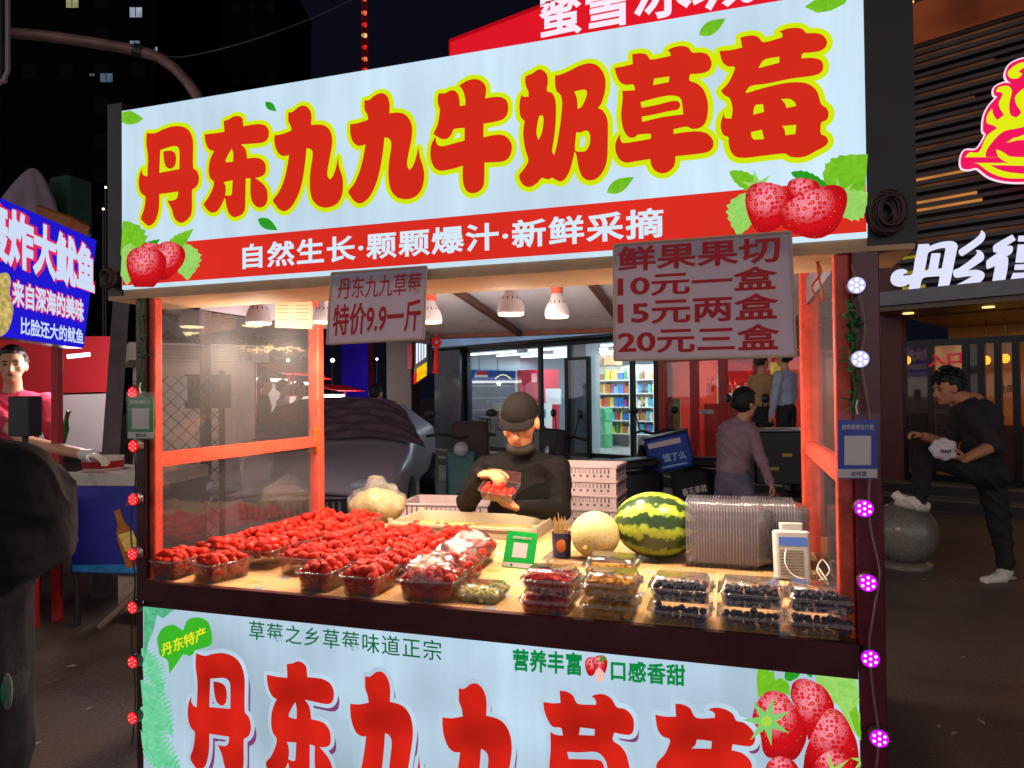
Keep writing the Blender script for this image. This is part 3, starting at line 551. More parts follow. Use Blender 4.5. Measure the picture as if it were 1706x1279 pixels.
# ---- hanging lamps
M_LENS = glow('lamp_lens', (255, 226, 170), 6.); M_BULB = pbr('bulb_body', (214, 212, 222), .35, trans=.25); M_SOCK_R = pbr('red_socket', (190, 84, 60), .4)
LAMP_W = 25.
def lamp(px, py, y, label, sock, top=1.9):
    p = at(px, py, Y=y); root = empty('hanging_lamp', p, label, 'lamp', 'lamps hanging inside the stall')
    MB().lathe([(.047, .004), (.049, .012), (.047, .03), (.040, .05), (.028, .072), (.022, .082), (.021, .1)], p, 24).build('bulb_body', M_BULB, root, smooth=True)
    b = MB()
    for k in range(12):
        a = 2*math.pi*k/12; d = V(math.cos(a), math.sin(a), 0); b.obox(p+d*.0355+V(0, 0, .052)-np.cross(d, V(0, 0, .002)), np.cross(d, V(0, 0, .004)), d*.003, V(0, 0, .014)-d*.006)
    b.build('vent', M_DARKMETAL, root)
    MB().lathe([(.044, 0), (.044, .0038)], p, 24).build('lens', M_LENS, root)
    MB().lathe([(.0235, .095), (.0245, .10), (.0245, .15), (.017, .158)], p, 20).build('socket', sock, root, smooth=False)
    MB().tube([p+V(0, 0, .155), p+V(.006, 0, .19), p+V(-.004, .003, (top-p[2])*.7+.05), V(p[0], p[1], top+.02)], .003, 6).build('cord', M_BLACK, root)
    ld = bpy.data.lights.new('lamp_light', 'SPOT'); ld.spot_size = math.radians(168); ld.spot_blend = .5; ld.energy = LAMP_W; ld.color = (1, .79, .57); ld.shadow_soft_size = .035
    lo = bpy.data.objects.new('lamp_light', ld); COL.objects.link(lo); lo.parent = root; lo.location = (0, 0, -.012)
    l2 = bpy.data.lights.new('lamp_spill', 'POINT'); l2.energy = LAMP_W*.4; l2.color = (1, .82, .66); l2.shadow_soft_size = .05; o2 = bpy.data.objects.new('lamp_spill', l2); COL.objects.link(o2); o2.parent = root; o2.location = (0, 0, -.06); o2.visible_glossy = False; return root
lamp(431, 540, .40, 'spot bulb with red socket hanging beside the clear side pane, leftmost lamp', M_SOCK_R)
lamp(540, 538, .80, 'spot bulb half hidden behind the left edge of the small price board', M_SOCK_R)
lamp(718, 538, .92, 'spot bulb peeping out at the right edge of the small price board', M_SOCK_R)
lamp(851, 525, .55, 'large spot bulb with white socket hanging in the middle of the stall', M_WHITEP)
lamp(928, 529, .86, 'spot bulb with red socket hanging right of the one with a white socket', M_SOCK_R)
lamp(1180, 522, .42, 'spot bulb hanging behind the large price board, rightmost lamp', M_SOCK_R)
# ---- LED pods down the front posts
M_DI_R = glow('diode_red', (255, 60, 60), 7.); M_DI_W = glow('diode_white', (240, 236, 255), 7.); M_DI_P = glow('diode_purple', (252, 150, 255), 5.)
M_PO_R = glow('pod_red', (225, 10, 22), 1.8); M_PO_W = glow('pod_white', (150, 150, 190), 1.9); M_PO_P = glow('pod_purple', (170, 8, 210), 2.)
def pod(px, py, r, label, md, ml, y=-.042, group='LED pods on the stall posts'):
    p = at(px, py, Y=y); root = empty('led_pod', p, label, 'LED light', group)
    MB().lathe([(r*.7, .03), (r, .022), (r, .004), (r*.93, 0)], p, 20, (0, 1, 0)).build('housing', pbr('pod_case', (84, 62, 66), .3), root, smooth=False)
    MB().lathe([(r*.9, -.0012), (r*.9, .0)], p+V(0, -.0004, 0), 20, (0, 1, 0)).build('lens', ml, root)
    for k in range(7):
        q = p+V(0, -.003, 0)+(V(0, 0, 0) if k == 6 else r*.58*V(math.cos(k*math.pi/3+.5), 0, math.sin(k*math.pi/3+.5))); MB().ell(q, (r*.15, r*.1, r*.15), nu=8, nv=6).build('diode', md, root)
    return root
ORD = ['topmost', 'second from the top', 'third from the top', 'fourth from the top', 'fifth from the top', 'sixth from the top', 'lowest']
for i, (x, y) in enumerate(((221, 654), (222, 743), (222, 832), (221, 923), (221, 1012), (221, 1103), (221, 1196))): pod(x, y, .021, 'red LED pod on the left post, %s red one' % ORD[i], M_DI_R, M_PO_R)
for i, (x, y) in enumerate(((1427, 475), (1433, 598))): pod(x, y, .0215, 'white LED pod on the right post, %s of two white' % ('upper', 'lower')[i], M_DI_W, M_PO_W)
for i, (x, y) in enumerate(((1440, 847), (1446, 971), (1450, 1097), (1465, 1230))): pod(x, y, .022, 'purple LED pod on the right post, %s purple one' % (ORD[:3]+['lowest'])[i], M_DI_P, M_PO_P)
def wire(pts, r, label, cat, mat, name='cable', smooth=6):
    q = [np.asarray(p, float) for p in pts]; o = []
    for i in range(len(q)-1):
        a, b, c, d = q[max(i-1, 0)], q[i], q[i+1], q[min(i+2, len(q)-1)]
        for j in range(smooth):
            t = j/smooth; o.append(.5*((2*b)+(c-a)*t+(2*a-5*b+4*c-d)*t*t+(3*b-a-3*c+d)*t**3))
    o.append(q[-1]); return MB().tube(o, r, 7).build(name, mat, None, smooth=True, label=label, cat=cat)
wire([at(x, y, Y=-.03) for x, y in ((224, 640), (219, 700), (226, 790), (218, 880), (225, 970), (219, 1060), (226, 1150), (220, 1240))], .0025, 'thin dark wire joining the red LED pods down the left post', 'cable', M_BLACK)
wire([at(x, y, Y=-.04) for x, y in ((1420, 440), (1442, 540), (1436, 600), (1452, 720), (1448, 850), (1462, 930), (1466, 960), (1456, 1020), (1448, 1080), (1456, 1160), (1464, 1225), (1460, 1279))], .0026, 'pale sleeved wire joining the white and purple LED pods down the right post', 'cable', pbr('pale_wire', (130, 100, 92), .4))
def coil(px, py, y, r, label, n=7):
    c = at(px, py, Y=y); b = MB()
    for k in range(n):
        rr = r*random.uniform(.7, 1.05); t0 = random.uniform(0, 6); off = V(random.uniform(-.3, .3)*r, random.uniform(-.015, .015), random.uniform(-.3, .3)*r)
        b.tube([c+off+rr*V(math.cos(t)*.8, .25*math.sin(2*t+t0)*.3, math.sin(t)*1.1) for t in np.linspace(0, 2*math.pi, 16, endpoint=False)], .0035, 5, closed=True)
    return b.build('wire_bundle', pbr('wire_brown', (66, 42, 40), .45, var=.3), None, smooth=True, label=label, cat='cable')
coil(181, 462, -.02, .03, 'coiled dark wire tied at the lower left corner of the stall sign', 9); coil(1479, 352, -.02, .04, 'tangled dark wire bundle at the lower right corner of the stall sign', 26)
wire([at(x, y, Y=.1) for x, y in ((1345, 420), (1368, 450), (1352, 480), (1372, 500), (1362, 440), (1390, 430), (1400, 470), (1386, 500))], .003, 'loose orange wires under the sign by the right posts', 'cable', pbr('orange_wire', (220, 120, 70), .4))
def leaf_garland(pts, label, n=70, r=.016):
    b = MB(); pts = [np.asarray(p) for p in pts]
    b.tube(pts, .004, 6)
    for k in range(n):
        t = random.random()*(len(pts)-1); i = int(t); c = pts[i]+(pts[min(i+1, len(pts)-1)]-pts[i])*(t-i)
        d = V(random.gauss(0, 1), random.gauss(-.4, .8), random.gauss(0, 1)); d /= np.linalg.norm(d); x, y_, _ = basis(d); L = r*random.uniform(1., 2.1); w = L*.35
        a = c+d*.006; b.add([a, a+d*L*.5+x*w, a+d*L, a+d*L*.5-x*w, a+d*L*.5+y_*w*.35], [(0, 1, 4), (1, 2, 4), (2, 3, 4), (3, 0, 4)])
    return b.build('leaf_garland', pbr('garland_leaf', (40, 110, 52), .4, var=.5, vs=30, trans=.25), None, label=label, cat='garland')
leaf_garland([at(x, y, Y=-.012) for x, y in ((238, 498), (234, 540), (240, 590), (233, 640), (240, 656))], 'artificial green leaf garland on the left front post', 46, .012)
leaf_garland([at(x, y, Y=-.02) for x, y in ((1412, 500), (1425, 560), (1415, 600), (1428, 650), (1418, 690))], 'artificial green leaf garland on the right front post', 44, .016)
# ---- payment cards (the codes themselves are left as plain white squares)
M_SLEEVE = clear('card_sleeve', (253, 252, 252), .03, .015, .12, hcol=(230, 210, 215))
def pay_card(px0, py0, px1, py1, y, col, label, head, foot, footcol, headcol=(240, 245, 240)):
    P = lambda u, v, yy=y: at(px0+(px1-px0)*u, py0+(py1-py0)*v, Y=yy); c = (P(0, 1)+P(1, 1))/2
    root = empty('payment_card', c, label, 'payment card')
    b = MB(); b.slab([P(.06, .98), P(.94, .98), P(.94, .1), P(.06, .1)], (0, .003, 0)); card = b.build('card', pbr('card_%d' % sum(col), col, .45), root)
    b = MB(); b.slab([P(.06, .97, y-.001), P(.94, .97, y-.001), P(.94, .84, y-.001), P(.06, .84, y-.001)], (0, .0008, 0)); b.build('foot_band', pbr('card_band', (226, 222, 220), .5), card)
    b = MB(); b.slab([P(.2, .78, y-.001), P(.8, .78, y-.001), P(.8, .34, y-.001), P(.2, .34, y-.001)], (0, .0008, 0)); b.build('blank_square', pbr('card_white', (232, 228, 226), .5), card)
    text(head, P(.14, .25), P(.86, .25), P(.14, .17), pbr('card_head', headcol, .5), card, bold=.012, lift=.001)
    text(foot, P(.34, .945, y-.001), P(.7, .945, y-.001), P(.34, .87, y-.001), pbr('card_foot_%d' % sum(footcol), footcol, .5), card, bold=.015, lift=.001)
    b = MB(); b.slab([P(0, 1, y-.004), P(1, 1, y-.004), P(1, 0, y-.004), P(0, 0, y-.004)], (0, .0006, 0)); b.build('sleeve', M_SLEEVE, root)
    MB().tube([P(.5, .02), P(.46, -.1), P(.5, -.2)], .002, 5).build('string', M_WHITEP, root)
pay_card(210, 653, 258, 732, -.05, (24, 150, 60), 'green payment card in a clear sleeve hung on the left front post', '推荐使用微信支付', '微信支付', (40, 150, 70))
pay_card(1392, 688, 1466, 799, -.075, (34, 72, 190), 'blue payment card in a clear sleeve hung on the right front post', '推荐使用支付宝', '支付宝', (30, 50, 130))
# ---- menu card and tassel
mc = at(488, 548, Y=.58); root = empty('menu_card', mc, 'cream menu sheet with small print hanging behind the left pane', 'menu card')
P = lambda u, v: at(458+62*u, 474+74*v, Y=.58)
MB().slab([P(0, .96), P(1, 1), P(1, 0), P(0, 0)], (0, .004, 0)).build('sheet', pbr('menu_sheet', (232, 196, 160), .5, trans=.4), root)
b = MB()
for k in range(9):
    for u0, u1 in ((.08, .34+.08*random.random()), (.56, .84+.08*random.random())):
        if k == 0: continue
        v = .14+.08*k; b.poly([P(u0, v+.012)+V(0, -.001, 0), P(u1, v+.012)+V(0, -.001, 0), P(u1, v)+V(0, -.001, 0), P(u0, v)+V(0, -.001, 0)])
MB().tube([P(.5, .02)+V(0, .002, 0), P(.5, -.4)+V(0, .002, 0), V(P(.5, 0)[0], .58, 1.955)], .002, 5).build('string', M_WHITEP, root)
b.build('print', pbr('menu_print', (110, 70, 56), .6), root)
tp = at(727, 622, Y=2.2); root = empty('hanging_tassel', tp, 'red knotted tassel hanging from the rear edge of the stall roof', 'tassel')
Pt = lambda x, y: at(x, y, Y=2.2)
b = MB(); c = Pt(727, 570)
for k in range(8): a = k*math.pi/4; b.ell(c+.022*V(math.cos(a), 0, math.sin(a)), .013, nu=8, nv=6)
b.build('knot', pbr('tassel_red', (190, 30, 34), .6), root, smooth=True)
MB().cyl(Pt(727, 578), Pt(726, 622), .012, .02, 10).build('fringe', pbr('tassel_red', (190, 30, 34), .6), root); MB().tube([Pt(727, 566), Pt(727, 548)], .003, 5).build('cord', M_RED, root)
# ---- tablecloth
def plaid():
    m, t = newmat('plaid_oilcloth'); out = nd(t, 'OutputMaterial'); p = nd(t, 'BsdfPrincipled', Roughness=.3); tcn = nd(t, 'TexCoord'); sp = nd(t, 'SeparateXYZ'); t.links.new(tcn.outputs['Object'], sp.inputs[0])
    def M_(op, a, b=None):
        n = nd(t, 'Math', operation=op)
        for i, v in enumerate((a, b)):
            if v is None: continue
            if isinstance(v, (int, float)): n.inputs[i].default_value = v
            else: t.links.new(v, n.inputs[i])
        return n.outputs[0]
    def band(ax, per, w, ph=0.): return M_('LESS_THAN', M_('FRACT', M_('ADD', M_('MULTIPLY', sp.outputs[ax], 1/per), ph)), w)
    col = lin((226, 178, 122)); cur = None
    def over(f, c, prev):
        mx = nd(t, 'Mix', data_type='RGBA'); t.links.new(f, mx.inputs['Factor']); mx.inputs['B'].default_value = lin(c)
        if prev is None: mx.inputs['A'].default_value = col
        else: t.links.new(prev, mx.inputs['A'])
        return mx.outputs['Result']
    cur = over(band(0, .016, .3), (205, 140, 84), None); cur = over(band(1, .016, .3), (236, 206, 150), cur)
    cur = over(M_('MULTIPLY', band(0, .19, .2, .3), band(1, .13, .22)), (150, 160, 175), cur); cur = over(M_('MULTIPLY', band(0, .23, .2), band(1, .17, .2, .5)), (225, 150, 70), cur)
    t.links.new(cur, p.inputs['Base Color']); t.links.new(p.outputs[0], out.inputs[0]); return m
b = MB(); b.bx(-1.855, .222, -.010, 1.285, CT-.002, CT+.0015); b.build('tablecloth', plaid(), None, label='orange plaid oilcloth covering the stall counter', cat='tablecloth')
ZT = CT+.0015
# ---- punnets of strawberries
M_PUN = clear('punnet_plastic', (252, 250, 250), .2, .05, .08, bump=.25, bs_=90)
M_FILM = clear('cling_film', (252, 249, 250), .17, .02, .09, bump=.7, bs_=40)
def berry_mat():
    m, t = newmat('strawberry_skin'); out = nd(t, 'OutputMaterial'); p = nd(t, 'BsdfPrincipled', Roughness=.34); p.inputs['Specular IOR Level'].default_value = .28; tcn = nd(t, 'TexCoord'); p.inputs['Subsurface Weight'].default_value = 0
    oi = nd(t, 'NewGeometry'); v = nd(t, 'TexVoronoi', Scale=210., Randomness=.5); t.links.new(tcn.outputs['Object'], v.inputs['Vector'])
    cr = nd(t, 'ValToRGB'); el = cr.color_ramp.elements; el[0].position = .0; el[0].color = lin((236, 150, 60)); el[1].position = .3; el[1].color = lin((212, 36, 20))
    q = el.new(.2); q.color = lin((170, 20, 16)); t.links.new(v.outputs['Distance'], cr.inputs[0])
    hs = nd(t, 'HueSaturation'); mr = nd(t, 'MapRange'); mr.inputs[3].default_value = .5; mr.inputs[4].default_value = 1.15; t.links.new(oi.outputs['Random Per Island'], mr.inputs[0]); t.links.new(mr.outputs[0], hs.inputs['Value'])
    t.links.new(cr.outputs[0], hs.inputs['Color']); t.links.new(hs.outputs[0], p.inputs['Base Color'])
    bm = nd(t, 'Bump', Strength=.8, Distance=.002); t.links.new(v.outputs['Distance'], bm.inputs['Height']); t.links.new(bm.outputs[0], p.inputs['Normal']); t.links.new(p.outputs[0], out.inputs[0]); return m
M_STRAW = berry_mat()
def straw_mesh(k):
    b = MB(); w = (.0172, .0185, .016, .019)[k]; h = (.042, .038, .040, .044)[k]
    prof = [(.001, 0), (w*.35, h*.03), (w*.66, h*.18), (w*.9, h*.42), (w, h*.66), (w*.88, h*.86), (w*.5, h*.97), (.001, h)]
    b.lathe([(r, z-h/2) for r, z in prof], (0, 0, 0), 12); me = b.mesh('strawberry')
    rng = np.random.default_rng(k); ph = rng.uniform(0, 6, 3)
    remap(me, lambda v: v*(1+.07*np.sin(np.arctan2(v[:, 1:2], v[:, 0:1])*2+ph[0])+.05*np.sin(v[:, 2:3]*150+ph[1])))
    me.polygons.foreach_set('use_smooth', [True]*len(me.polygons)); me.materials.append(M_STRAW); return me
STRAW = [straw_mesh(k) for k in range(4)]
BERRIES = []
def punnet_mesh(w, d, h, rim=.006, taper=.86):
    b = MB(); n = 5
    def ring(sx, sy, z, r):
        o = []
        for cx, cy_, a0 in ((sx-r, sy-r, 0), (-sx+r, sy-r, 90), (-sx+r, -sy+r, 180), (sx-r, -sy+r, 270)):
            o += [(cx+r*math.cos(math.radians(a0+90*i/n)), cy_+r*math.sin(math.radians(a0+90*i/n)), z) for i in range(n+1)]
        return o
    rs = [ring(w/2*taper, d/2*taper, 0, .014), ring(w/2*.97, d/2*.97, h*.9, .016), ring(w/2, d/2, h, .018), ring(w/2+rim, d/2+rim, h, .02), ring(w/2+rim, d/2+rim, h-.004, .02)]
    m = len(rs[0]); v = [p for q in rs for p in q]; f = [tuple(range(m))[::-1]]
    for k in range(len(rs)-1): f += [(k*m+i, k*m+(i+1) % m, (k+1)*m+(i+1) % m, (k+1)*m+i) for i in range(m)]
    b.add(v, f); return b.mesh('punnet')
def add_berries(c, w, d, h, rz, label, group, full, dome=.5):
    nx, ny = max(2, round(w/.036)), max(2, round(d/.038)); R = rotm(rz=rz)
    layers = [(.022, .84), (.045, .93), (.066, .98), (.080, .78)] if full else [(.052, 1.), (.068, 1.04), (.082, .8)]
    for z, k in layers:
        for i in range(nx):
            for j in range(ny):
                u, v = (i+.5)/nx-.5, (j+.5)/ny-.5
                if k < .82 and (abs(u) > .36 or abs(v) > .38): continue
                p = V(u*w*k+random.gauss(0, .003), v*d*k+random.gauss(0, .003), z*h/.07*.98+random.gauss(0, .003)); BERRIES.append((c+R@p, label, group))
TRAYS = [  # x, y, width, depth, turn, wrapped, label
 (-1.795, .075, .105, .16, .0, 0, 'leftmost in the front row'), (-1.625, .075, .12, .16, -.30, 0, 'second from the left in the front row, set askew'),
 (-1.235, .075, .115, .155, .0, 0, 'third from the left in the front row'), (-1.075, .07, .125, .155, .02, 0, 'fourth from the left in the front row'),
 (-.865, .075, .175, .15, .06, 1, 'wrapped in film at the right end of the front row'),
 (-1.765, .265, .155, .18, .0, 0, 'leftmost in the second row'), (-1.60, .275, .155, .18, .0, 0, 'second from the left in the second row'), (-1.40, .25, .155, .18, -.05, 0, 'third from the left in the second row'),
 (-1.235, .26, .155, .18, .03, 0, 'fourth from the left in the second row'), (-1.07, .26, .155, .18, 0, 0, 'fifth from the left in the second row'), (-.875, .27, .16, .16, .1, 1, 'wrapped in film at the right end of the second row'),
 (-1.75, .46, .155, .18, 0, 0, 'leftmost in the third row'), (-1.585, .46, .155, .18, 0, 0, 'second from the left in the third row'), (-1.42, .455, .155, .18, 0, 0, 'third from the left in the third row'), (-1.255, .46, .155, .18, 0, 0, 'fourth from the left in the third row'),
 (-1.09, .46, .155, .18, .04, 0, 'fifth from the left in the third row'), (-.90, .47, .15, .16, .06, 1, 'wrapped in film at the right end of the third row'),
 (-1.745, .65, .155, .18, 0, 0, 'leftmost in the fourth row'), (-1.575, .655, .16, .18, 0, 0, 'second from the left in the fourth row'), (-1.40, .65, .16, .18, 0, 0, 'third from the left in the fourth row'), (-1.22, .65, .16, .18, 0, 0, 'fourth from the left in the fourth row'), (-1.03, .66, .16, .18, 0, 0, 'rightmost in the fourth row'),
 (-1.74, .84, .16, .18, 0, 0, 'left one of the back row beside the pane'), (-1.57, .85, .16, .18, 0, 0, 'right one of the back row near the white crate')]
for i, (x, y, w, d, rz, wrapped, lab) in enumerate(TRAYS):
    c = V(x, y, ZT); h = .062 if i < 5 else .06
    if i in (5, 6, 11, 12, 17, 18, 22, 23): h *= 1.12
    root = empty('strawberry_punnet', c, 'clear punnet heaped with strawberries, '+lab, 'punnet', 'punnets of strawberries on the counter')
    me = punnet_mesh(w, d, h); R = rotm(rz=rz); remap(me, lambda v: v@R.T+c); finish('tray', me, M_PUN, root, smooth=True)
    if wrapped:
        b = MB(); b.ell(c+V(0, 0, h-.004), (w*.52, d*.53, .062), nu=36, nv=24); me = b.mesh()
        rng = np.random.default_rng(i)
        def crumple(v):
            q = v-c; a = np.arctan2(q[:, 1], q[:, 0]); s_ = .004*np.sin(a*11+q[:, 2]*90)+.003*np.sin(a*23+1)+.003*np.sin(q[:, 0]*130+q[:, 1]*90)
            n_ = q/np.linalg.norm(q, axis=1, keepdims=True); o = v+n_*s_[:, None]; o[:, 2] = np.maximum(o[:, 2], c[2]+h*.75); return o
        finish('film_wrap', remap(me, crumple), M_FILM, root, smooth=True)
    add_berries(c+V(0, 0, .0), w*.93, d*.93, h, rz, 'strawberry in the punnet '+lab.replace('wrapped in film at the right end of the', 'wrapped in film ending the'), 'strawberries in the punnet '+lab, i < 5, 0)
BERRIES.sort(key=lambda q: np.linalg.norm((q[0]-CAM)*np.array([1, 1.6, 1])) - (q[0][2]-.85)*3)
rest = MB()
for n, (p, lab, grp) in enumerate(BERRIES):
    q = Quaternion((random.gauss(0, 1), random.gauss(0, 1), random.gauss(0, 1), random.gauss(0, 1))).normalized(); s_ = random.uniform(.82, 1.14)
    if n < 296:
        o = bpy.data.objects.new('strawberry', STRAW[n % 4]); COL.objects.link(o); o.location = p; o.rotation_euler = q.to_euler(); o.scale = (s_,)*3; tagit(o, lab, 'strawberry', grp)
    else:
        me = STRAW[n % 4]; Rm = np.array(q.to_matrix()); rest.add(np.array([v.co for v in me.vertices])@Rm.T*s_+p, [tuple(f.vertices) for f in me.polygons])
rest.build('strawberry_heap', M_STRAW, None, smooth=True, label='many red strawberries heaped in the punnets of the rear rows', cat='strawberries', kind='stuff')
# ---- white fruit crate with four loose strawberries
CR = (-1.43, -.785, .885, 1.20); rz_ = .052
root = empty('fruit_crate', ((CR[0]+CR[1])/2, (CR[2]+CR[3])/2, ZT), 'shallow cream plastic crate with a few strawberries left in it', 'crate')
M_CREAM = pbr('cream_plastic', (232, 212, 180), .42, var=.06, trans=.15)
b = MB(); x0, x1, y0, y1 = CR; t_ = .006; z1 = ZT+rz_
b.bx(x0+.01, x1-.01, y0+.01, y1-.01, ZT, ZT+.006); b.build('floor', pbr('crate_floor', (226, 190, 110), .4, var=.1), root)
b = MB(); b.bx(x0, x1, y0, y0+t_, ZT+.001, z1); b.bx(x0, x1, y1-t_, y1, ZT+.001, z1); b.bx(x0, x0+t_, y0+t_+.0005, y1-t_-.0005, ZT+.001, z1); b.bx(x1-t_, x1, y0+t_+.0005, y1-t_-.0005, ZT+.001, z1)
b.build('wall', M_CREAM, root)
for xa, ya in ((x0, y0), (x1, y0), (x0, y1), (x1, y1)): MB().cyl((xa, ya, ZT+.002), (xa, ya, z1+.012), .011, n=10).build('corner_post', M_CREAM, root)
b = MB(); b.bx(x0-.004, x1+.004, y0-.008, y0-.0005, z1-.014, z1-.004); b.bx(x0-.008, x0-.0005, y0, y1, z1-.014, z1-.004); b.build('rim', M_CREAM, root)
for k, (x, y, lab) in enumerate(((-1.36, 1.0, 'single strawberry at the left end inside the cream crate'), (-1.25, .97, 'lying strawberry, left of the pair inside the cream crate'), (-1.22, .985, 'strawberry touching its neighbour, inside the cream crate left of middle'), (-1.10, .965, 'strawberry in the middle of the cream crate'), (-1.06, .96, 'rightmost strawberry lying in the cream crate'))):
    o = bpy.data.objects.new('strawberry', STRAW[k % 4]); COL.objects.link(o); o.location = (x, y, ZT+.024); o.rotation_euler = (1.4, .2*k, k*1.3); tagit(o, lab, 'strawberry', 'loose strawberries in the cream crate')
# ---- plastic bag of packing
c = at(628, 850, Y=1.14); c[2] = ZT
root = empty('plastic_bag', c, 'cloudy plastic bag stuffed with yellowish packing net beside the cream crate', 'bag')
b = MB(); b.ell(c+V(0, 0, .075), (.135, .09, .078), nu=40, nv=26); me = b.mesh()
def lump(v, a=.012, k=36):
    q = v-c; n_ = (q-V(0, 0, .07)); n_ = n_/np.linalg.norm(n_, axis=1, keepdims=True)
    return v+n_*(a*(np.sin(q[:, 0]*k+1)*np.sin(q[:, 1]*k*.8)*np.cos(q[:, 2]*k)+.5*np.sin(q[:, 0]*k*2.1)*np.cos(q[:, 2]*k*1.7)))[:, None]
finish('packing', remap(me, lump), pbr('packing_net', (222, 200, 130), .6, var=.2, vs=30, bump=.6, bs_=60, trans=.3), root, smooth=True)
b = MB(); b.ell(c+V(0, 0, .08), (.15, .1, .086), nu=56, nv=40)
def bagfn(v):
    o = lump(v, .008, 52); q = o-c; top = np.clip((q[:, 2]-.1)/.06, 0, 1)
    o[:, 2] += top*.05*np.exp(-((q[:, 0]+.0)/.022)**2)+top*.02*np.exp(-((q[:, 0]-.06)/.02)**2); o[:, 0] += top*.02*np.sin(q[:, 1]*60); return np.maximum(o, [-9, -9, ZT+.001])
finish('bag_film', remap(b.mesh(), bagfn), clear('bag_film', (246, 240, 232), .1, .16, .22, bump=.6, bs_=50, hcol=(226, 212, 196)), root, smooth=True)
b = MB(); p = at(560, 874, Y=1.06); b.rbox((p[0], 1.08, ZT+.008), (.1, .14, .014), .02); b.build('black_tray', M_BLACK, None, label='flat black plastic tray beside the bag at the rear left', cat='tray')
# ---- boxes of cut fruit and berries
M_CLAM = clear('clamshell_plastic', (254, 253, 254), .22, .045, .07, bump=.18, bs_=50)
def clam_mesh(w, d, h):
    b = MB(); lo = punnet_mesh(w, d, h*.62, .005, .88); b.add([tuple(v.co) for v in lo.vertices], [tuple(p.vertices) for p in lo.polygons])
    hi = punnet_mesh(w*.985, d*.985, h*.40, .005, .86); b.add([(v.co.x, v.co.y, h*1.04-v.co.z) for v in hi.vertices], [tuple(p.vertices)[::-1] for p in hi.polygons]); return b.mesh('clamshell')
CLAM = {}
def clam(c, w, d, h, rz, label, cat='fruit box', group='clear lidded fruit boxes on the counter'):
    me = clam_mesh(w, d, h); R = rotm(rz=rz); remap(me, lambda v: v@R.T+c); root = empty('fruit_box', c, label, cat, group); finish('shell', me, M_CLAM, root, smooth=True)
    b = MB(); b.box(c+R@V(w/2+.004, 0, h*.62), (.012, .03, .004), R); b.build('latch', M_CLAM, root); return root
def chunk_mesh(k, s, mat):
    rng = np.random.default_rng(k); b = MB(); b.rbox((0, 0, 0), (s*rng.uniform(.8, 1.3), s*rng.uniform(.7, 1.), s*rng.uniform(.55, .8)), s*.25); me = b.mesh('piece')
    remap(me, lambda v: v+rng.normal(0, s*.06, v.shape)); me.materials.append(mat); me.polygons.foreach_set('use_smooth', [True]*len(me.polygons)); return me
M_WM = pbr('melon_flesh', (228, 62, 56), .25, var=.2, vs=60, trans=.25); M_MG = pbr('mango_flesh', (250, 176, 60), .25, var=.2, vs=50, trans=.25); M_JF = pbr('pale_fruit', (246, 230, 140), .35, var=.2, vs=60, trans=.25, bump=.4)
CH = {'red': [chunk_mesh(k, .03, M_WM) for k in range(4)], 'orange': [chunk_mesh(k+9, .028, M_MG) for k in range(4)], 'pale': [chunk_mesh(k+20, .02, M_JF) for k in range(5)]}
PN = {'red': ('melon_piece', 'cube of red watermelon', 'melon piece'), 'orange': ('mango_piece', 'chunk of orange fruit', 'fruit piece'), 'pale': ('fruit_piece', 'shred of pale yellow fruit', 'fruit piece')}
def fruit(c, w, d, h, kind, where, n=(5, 4, 2)):
    for k in range(n[2]):
        for i in range(n[0]):
            for j in range(n[1]):
                o = bpy.data.objects.new(PN[kind][0], random.choice(CH[kind])); COL.objects.link(o)
                o.location = c+V(((i+.5)/n[0]-.5)*w*.8+random.gauss(0, .002), ((j+.5)/n[1]-.5)*d*.8+random.gauss(0, .002), h*(.2+.3*k)+random.gauss(0, .001)); o.rotation_euler = (random.gauss(0, .4), random.gauss(0, .4), random.uniform(0, 6))
                tagit(o, PN[kind][1].split(' of')[0]+' in the '+where, PN[kind][2], 'pieces in the '+where)
BXH = .052
def fbox(x, y, w, d, lvl, kind, where, n=(5, 4, 2), rz=0., h=BXH):
    c = V(x, y, ZT+lvl*(BXH+.004)); clam(c, w, d, h, rz, 'clear lidded box of '+where.split(' box', 1)[0]+where.split(' box', 1)[1]); fruit(c, w, d, h, kind, where, n)
fbox(-.715, .085, .135, .115, 0, 'pale', 'pale yellow fruit box, single low one beside the red boxes', (7, 5, 2), .05, .042)
fbox(-.505, .05, .145, .125, 0, 'red', 'red watermelon box at the bottom of the front stack'); fbox(-.50, .052, .145, .125, 1, 'red', 'red watermelon box on top of the front stack')
fbox(-.335, .055, .145, .125, 0, 'orange', 'orange mango box at the bottom of the front stack'); fbox(-.33, .057, .145, .125, 1, 'orange', 'orange mango box on top of the front stack')
fbox(-.53, .235, .145, .125, 0, 'red', 'red watermelon box in the row behind, below another'); fbox(-.37, .24, .15, .13, 0, 'orange', 'orange mango box in the row behind, at the bottom'); fbox(-.365, .242, .15, .13, 1, 'orange', 'orange mango box in the row behind, on top', (5, 3, 1))
b = MB(); b.ell((0, 0, 0), (.0088, .0088, .0079), nu=12, nv=8); b.lathe([(.0034, .0066), (.0038, .0084), (.0024, .0078)], (0, 0, 0), 8); BLUE = b.mesh('blueberry'); BLUE.polygons.foreach_set('use_smooth', [True]*len(BLUE.polygons))
BLUE.materials.append(pbr('blueberry_skin', (40, 42, 62), .42, var=.55, vs=160, col2=(96, 100, 128)))
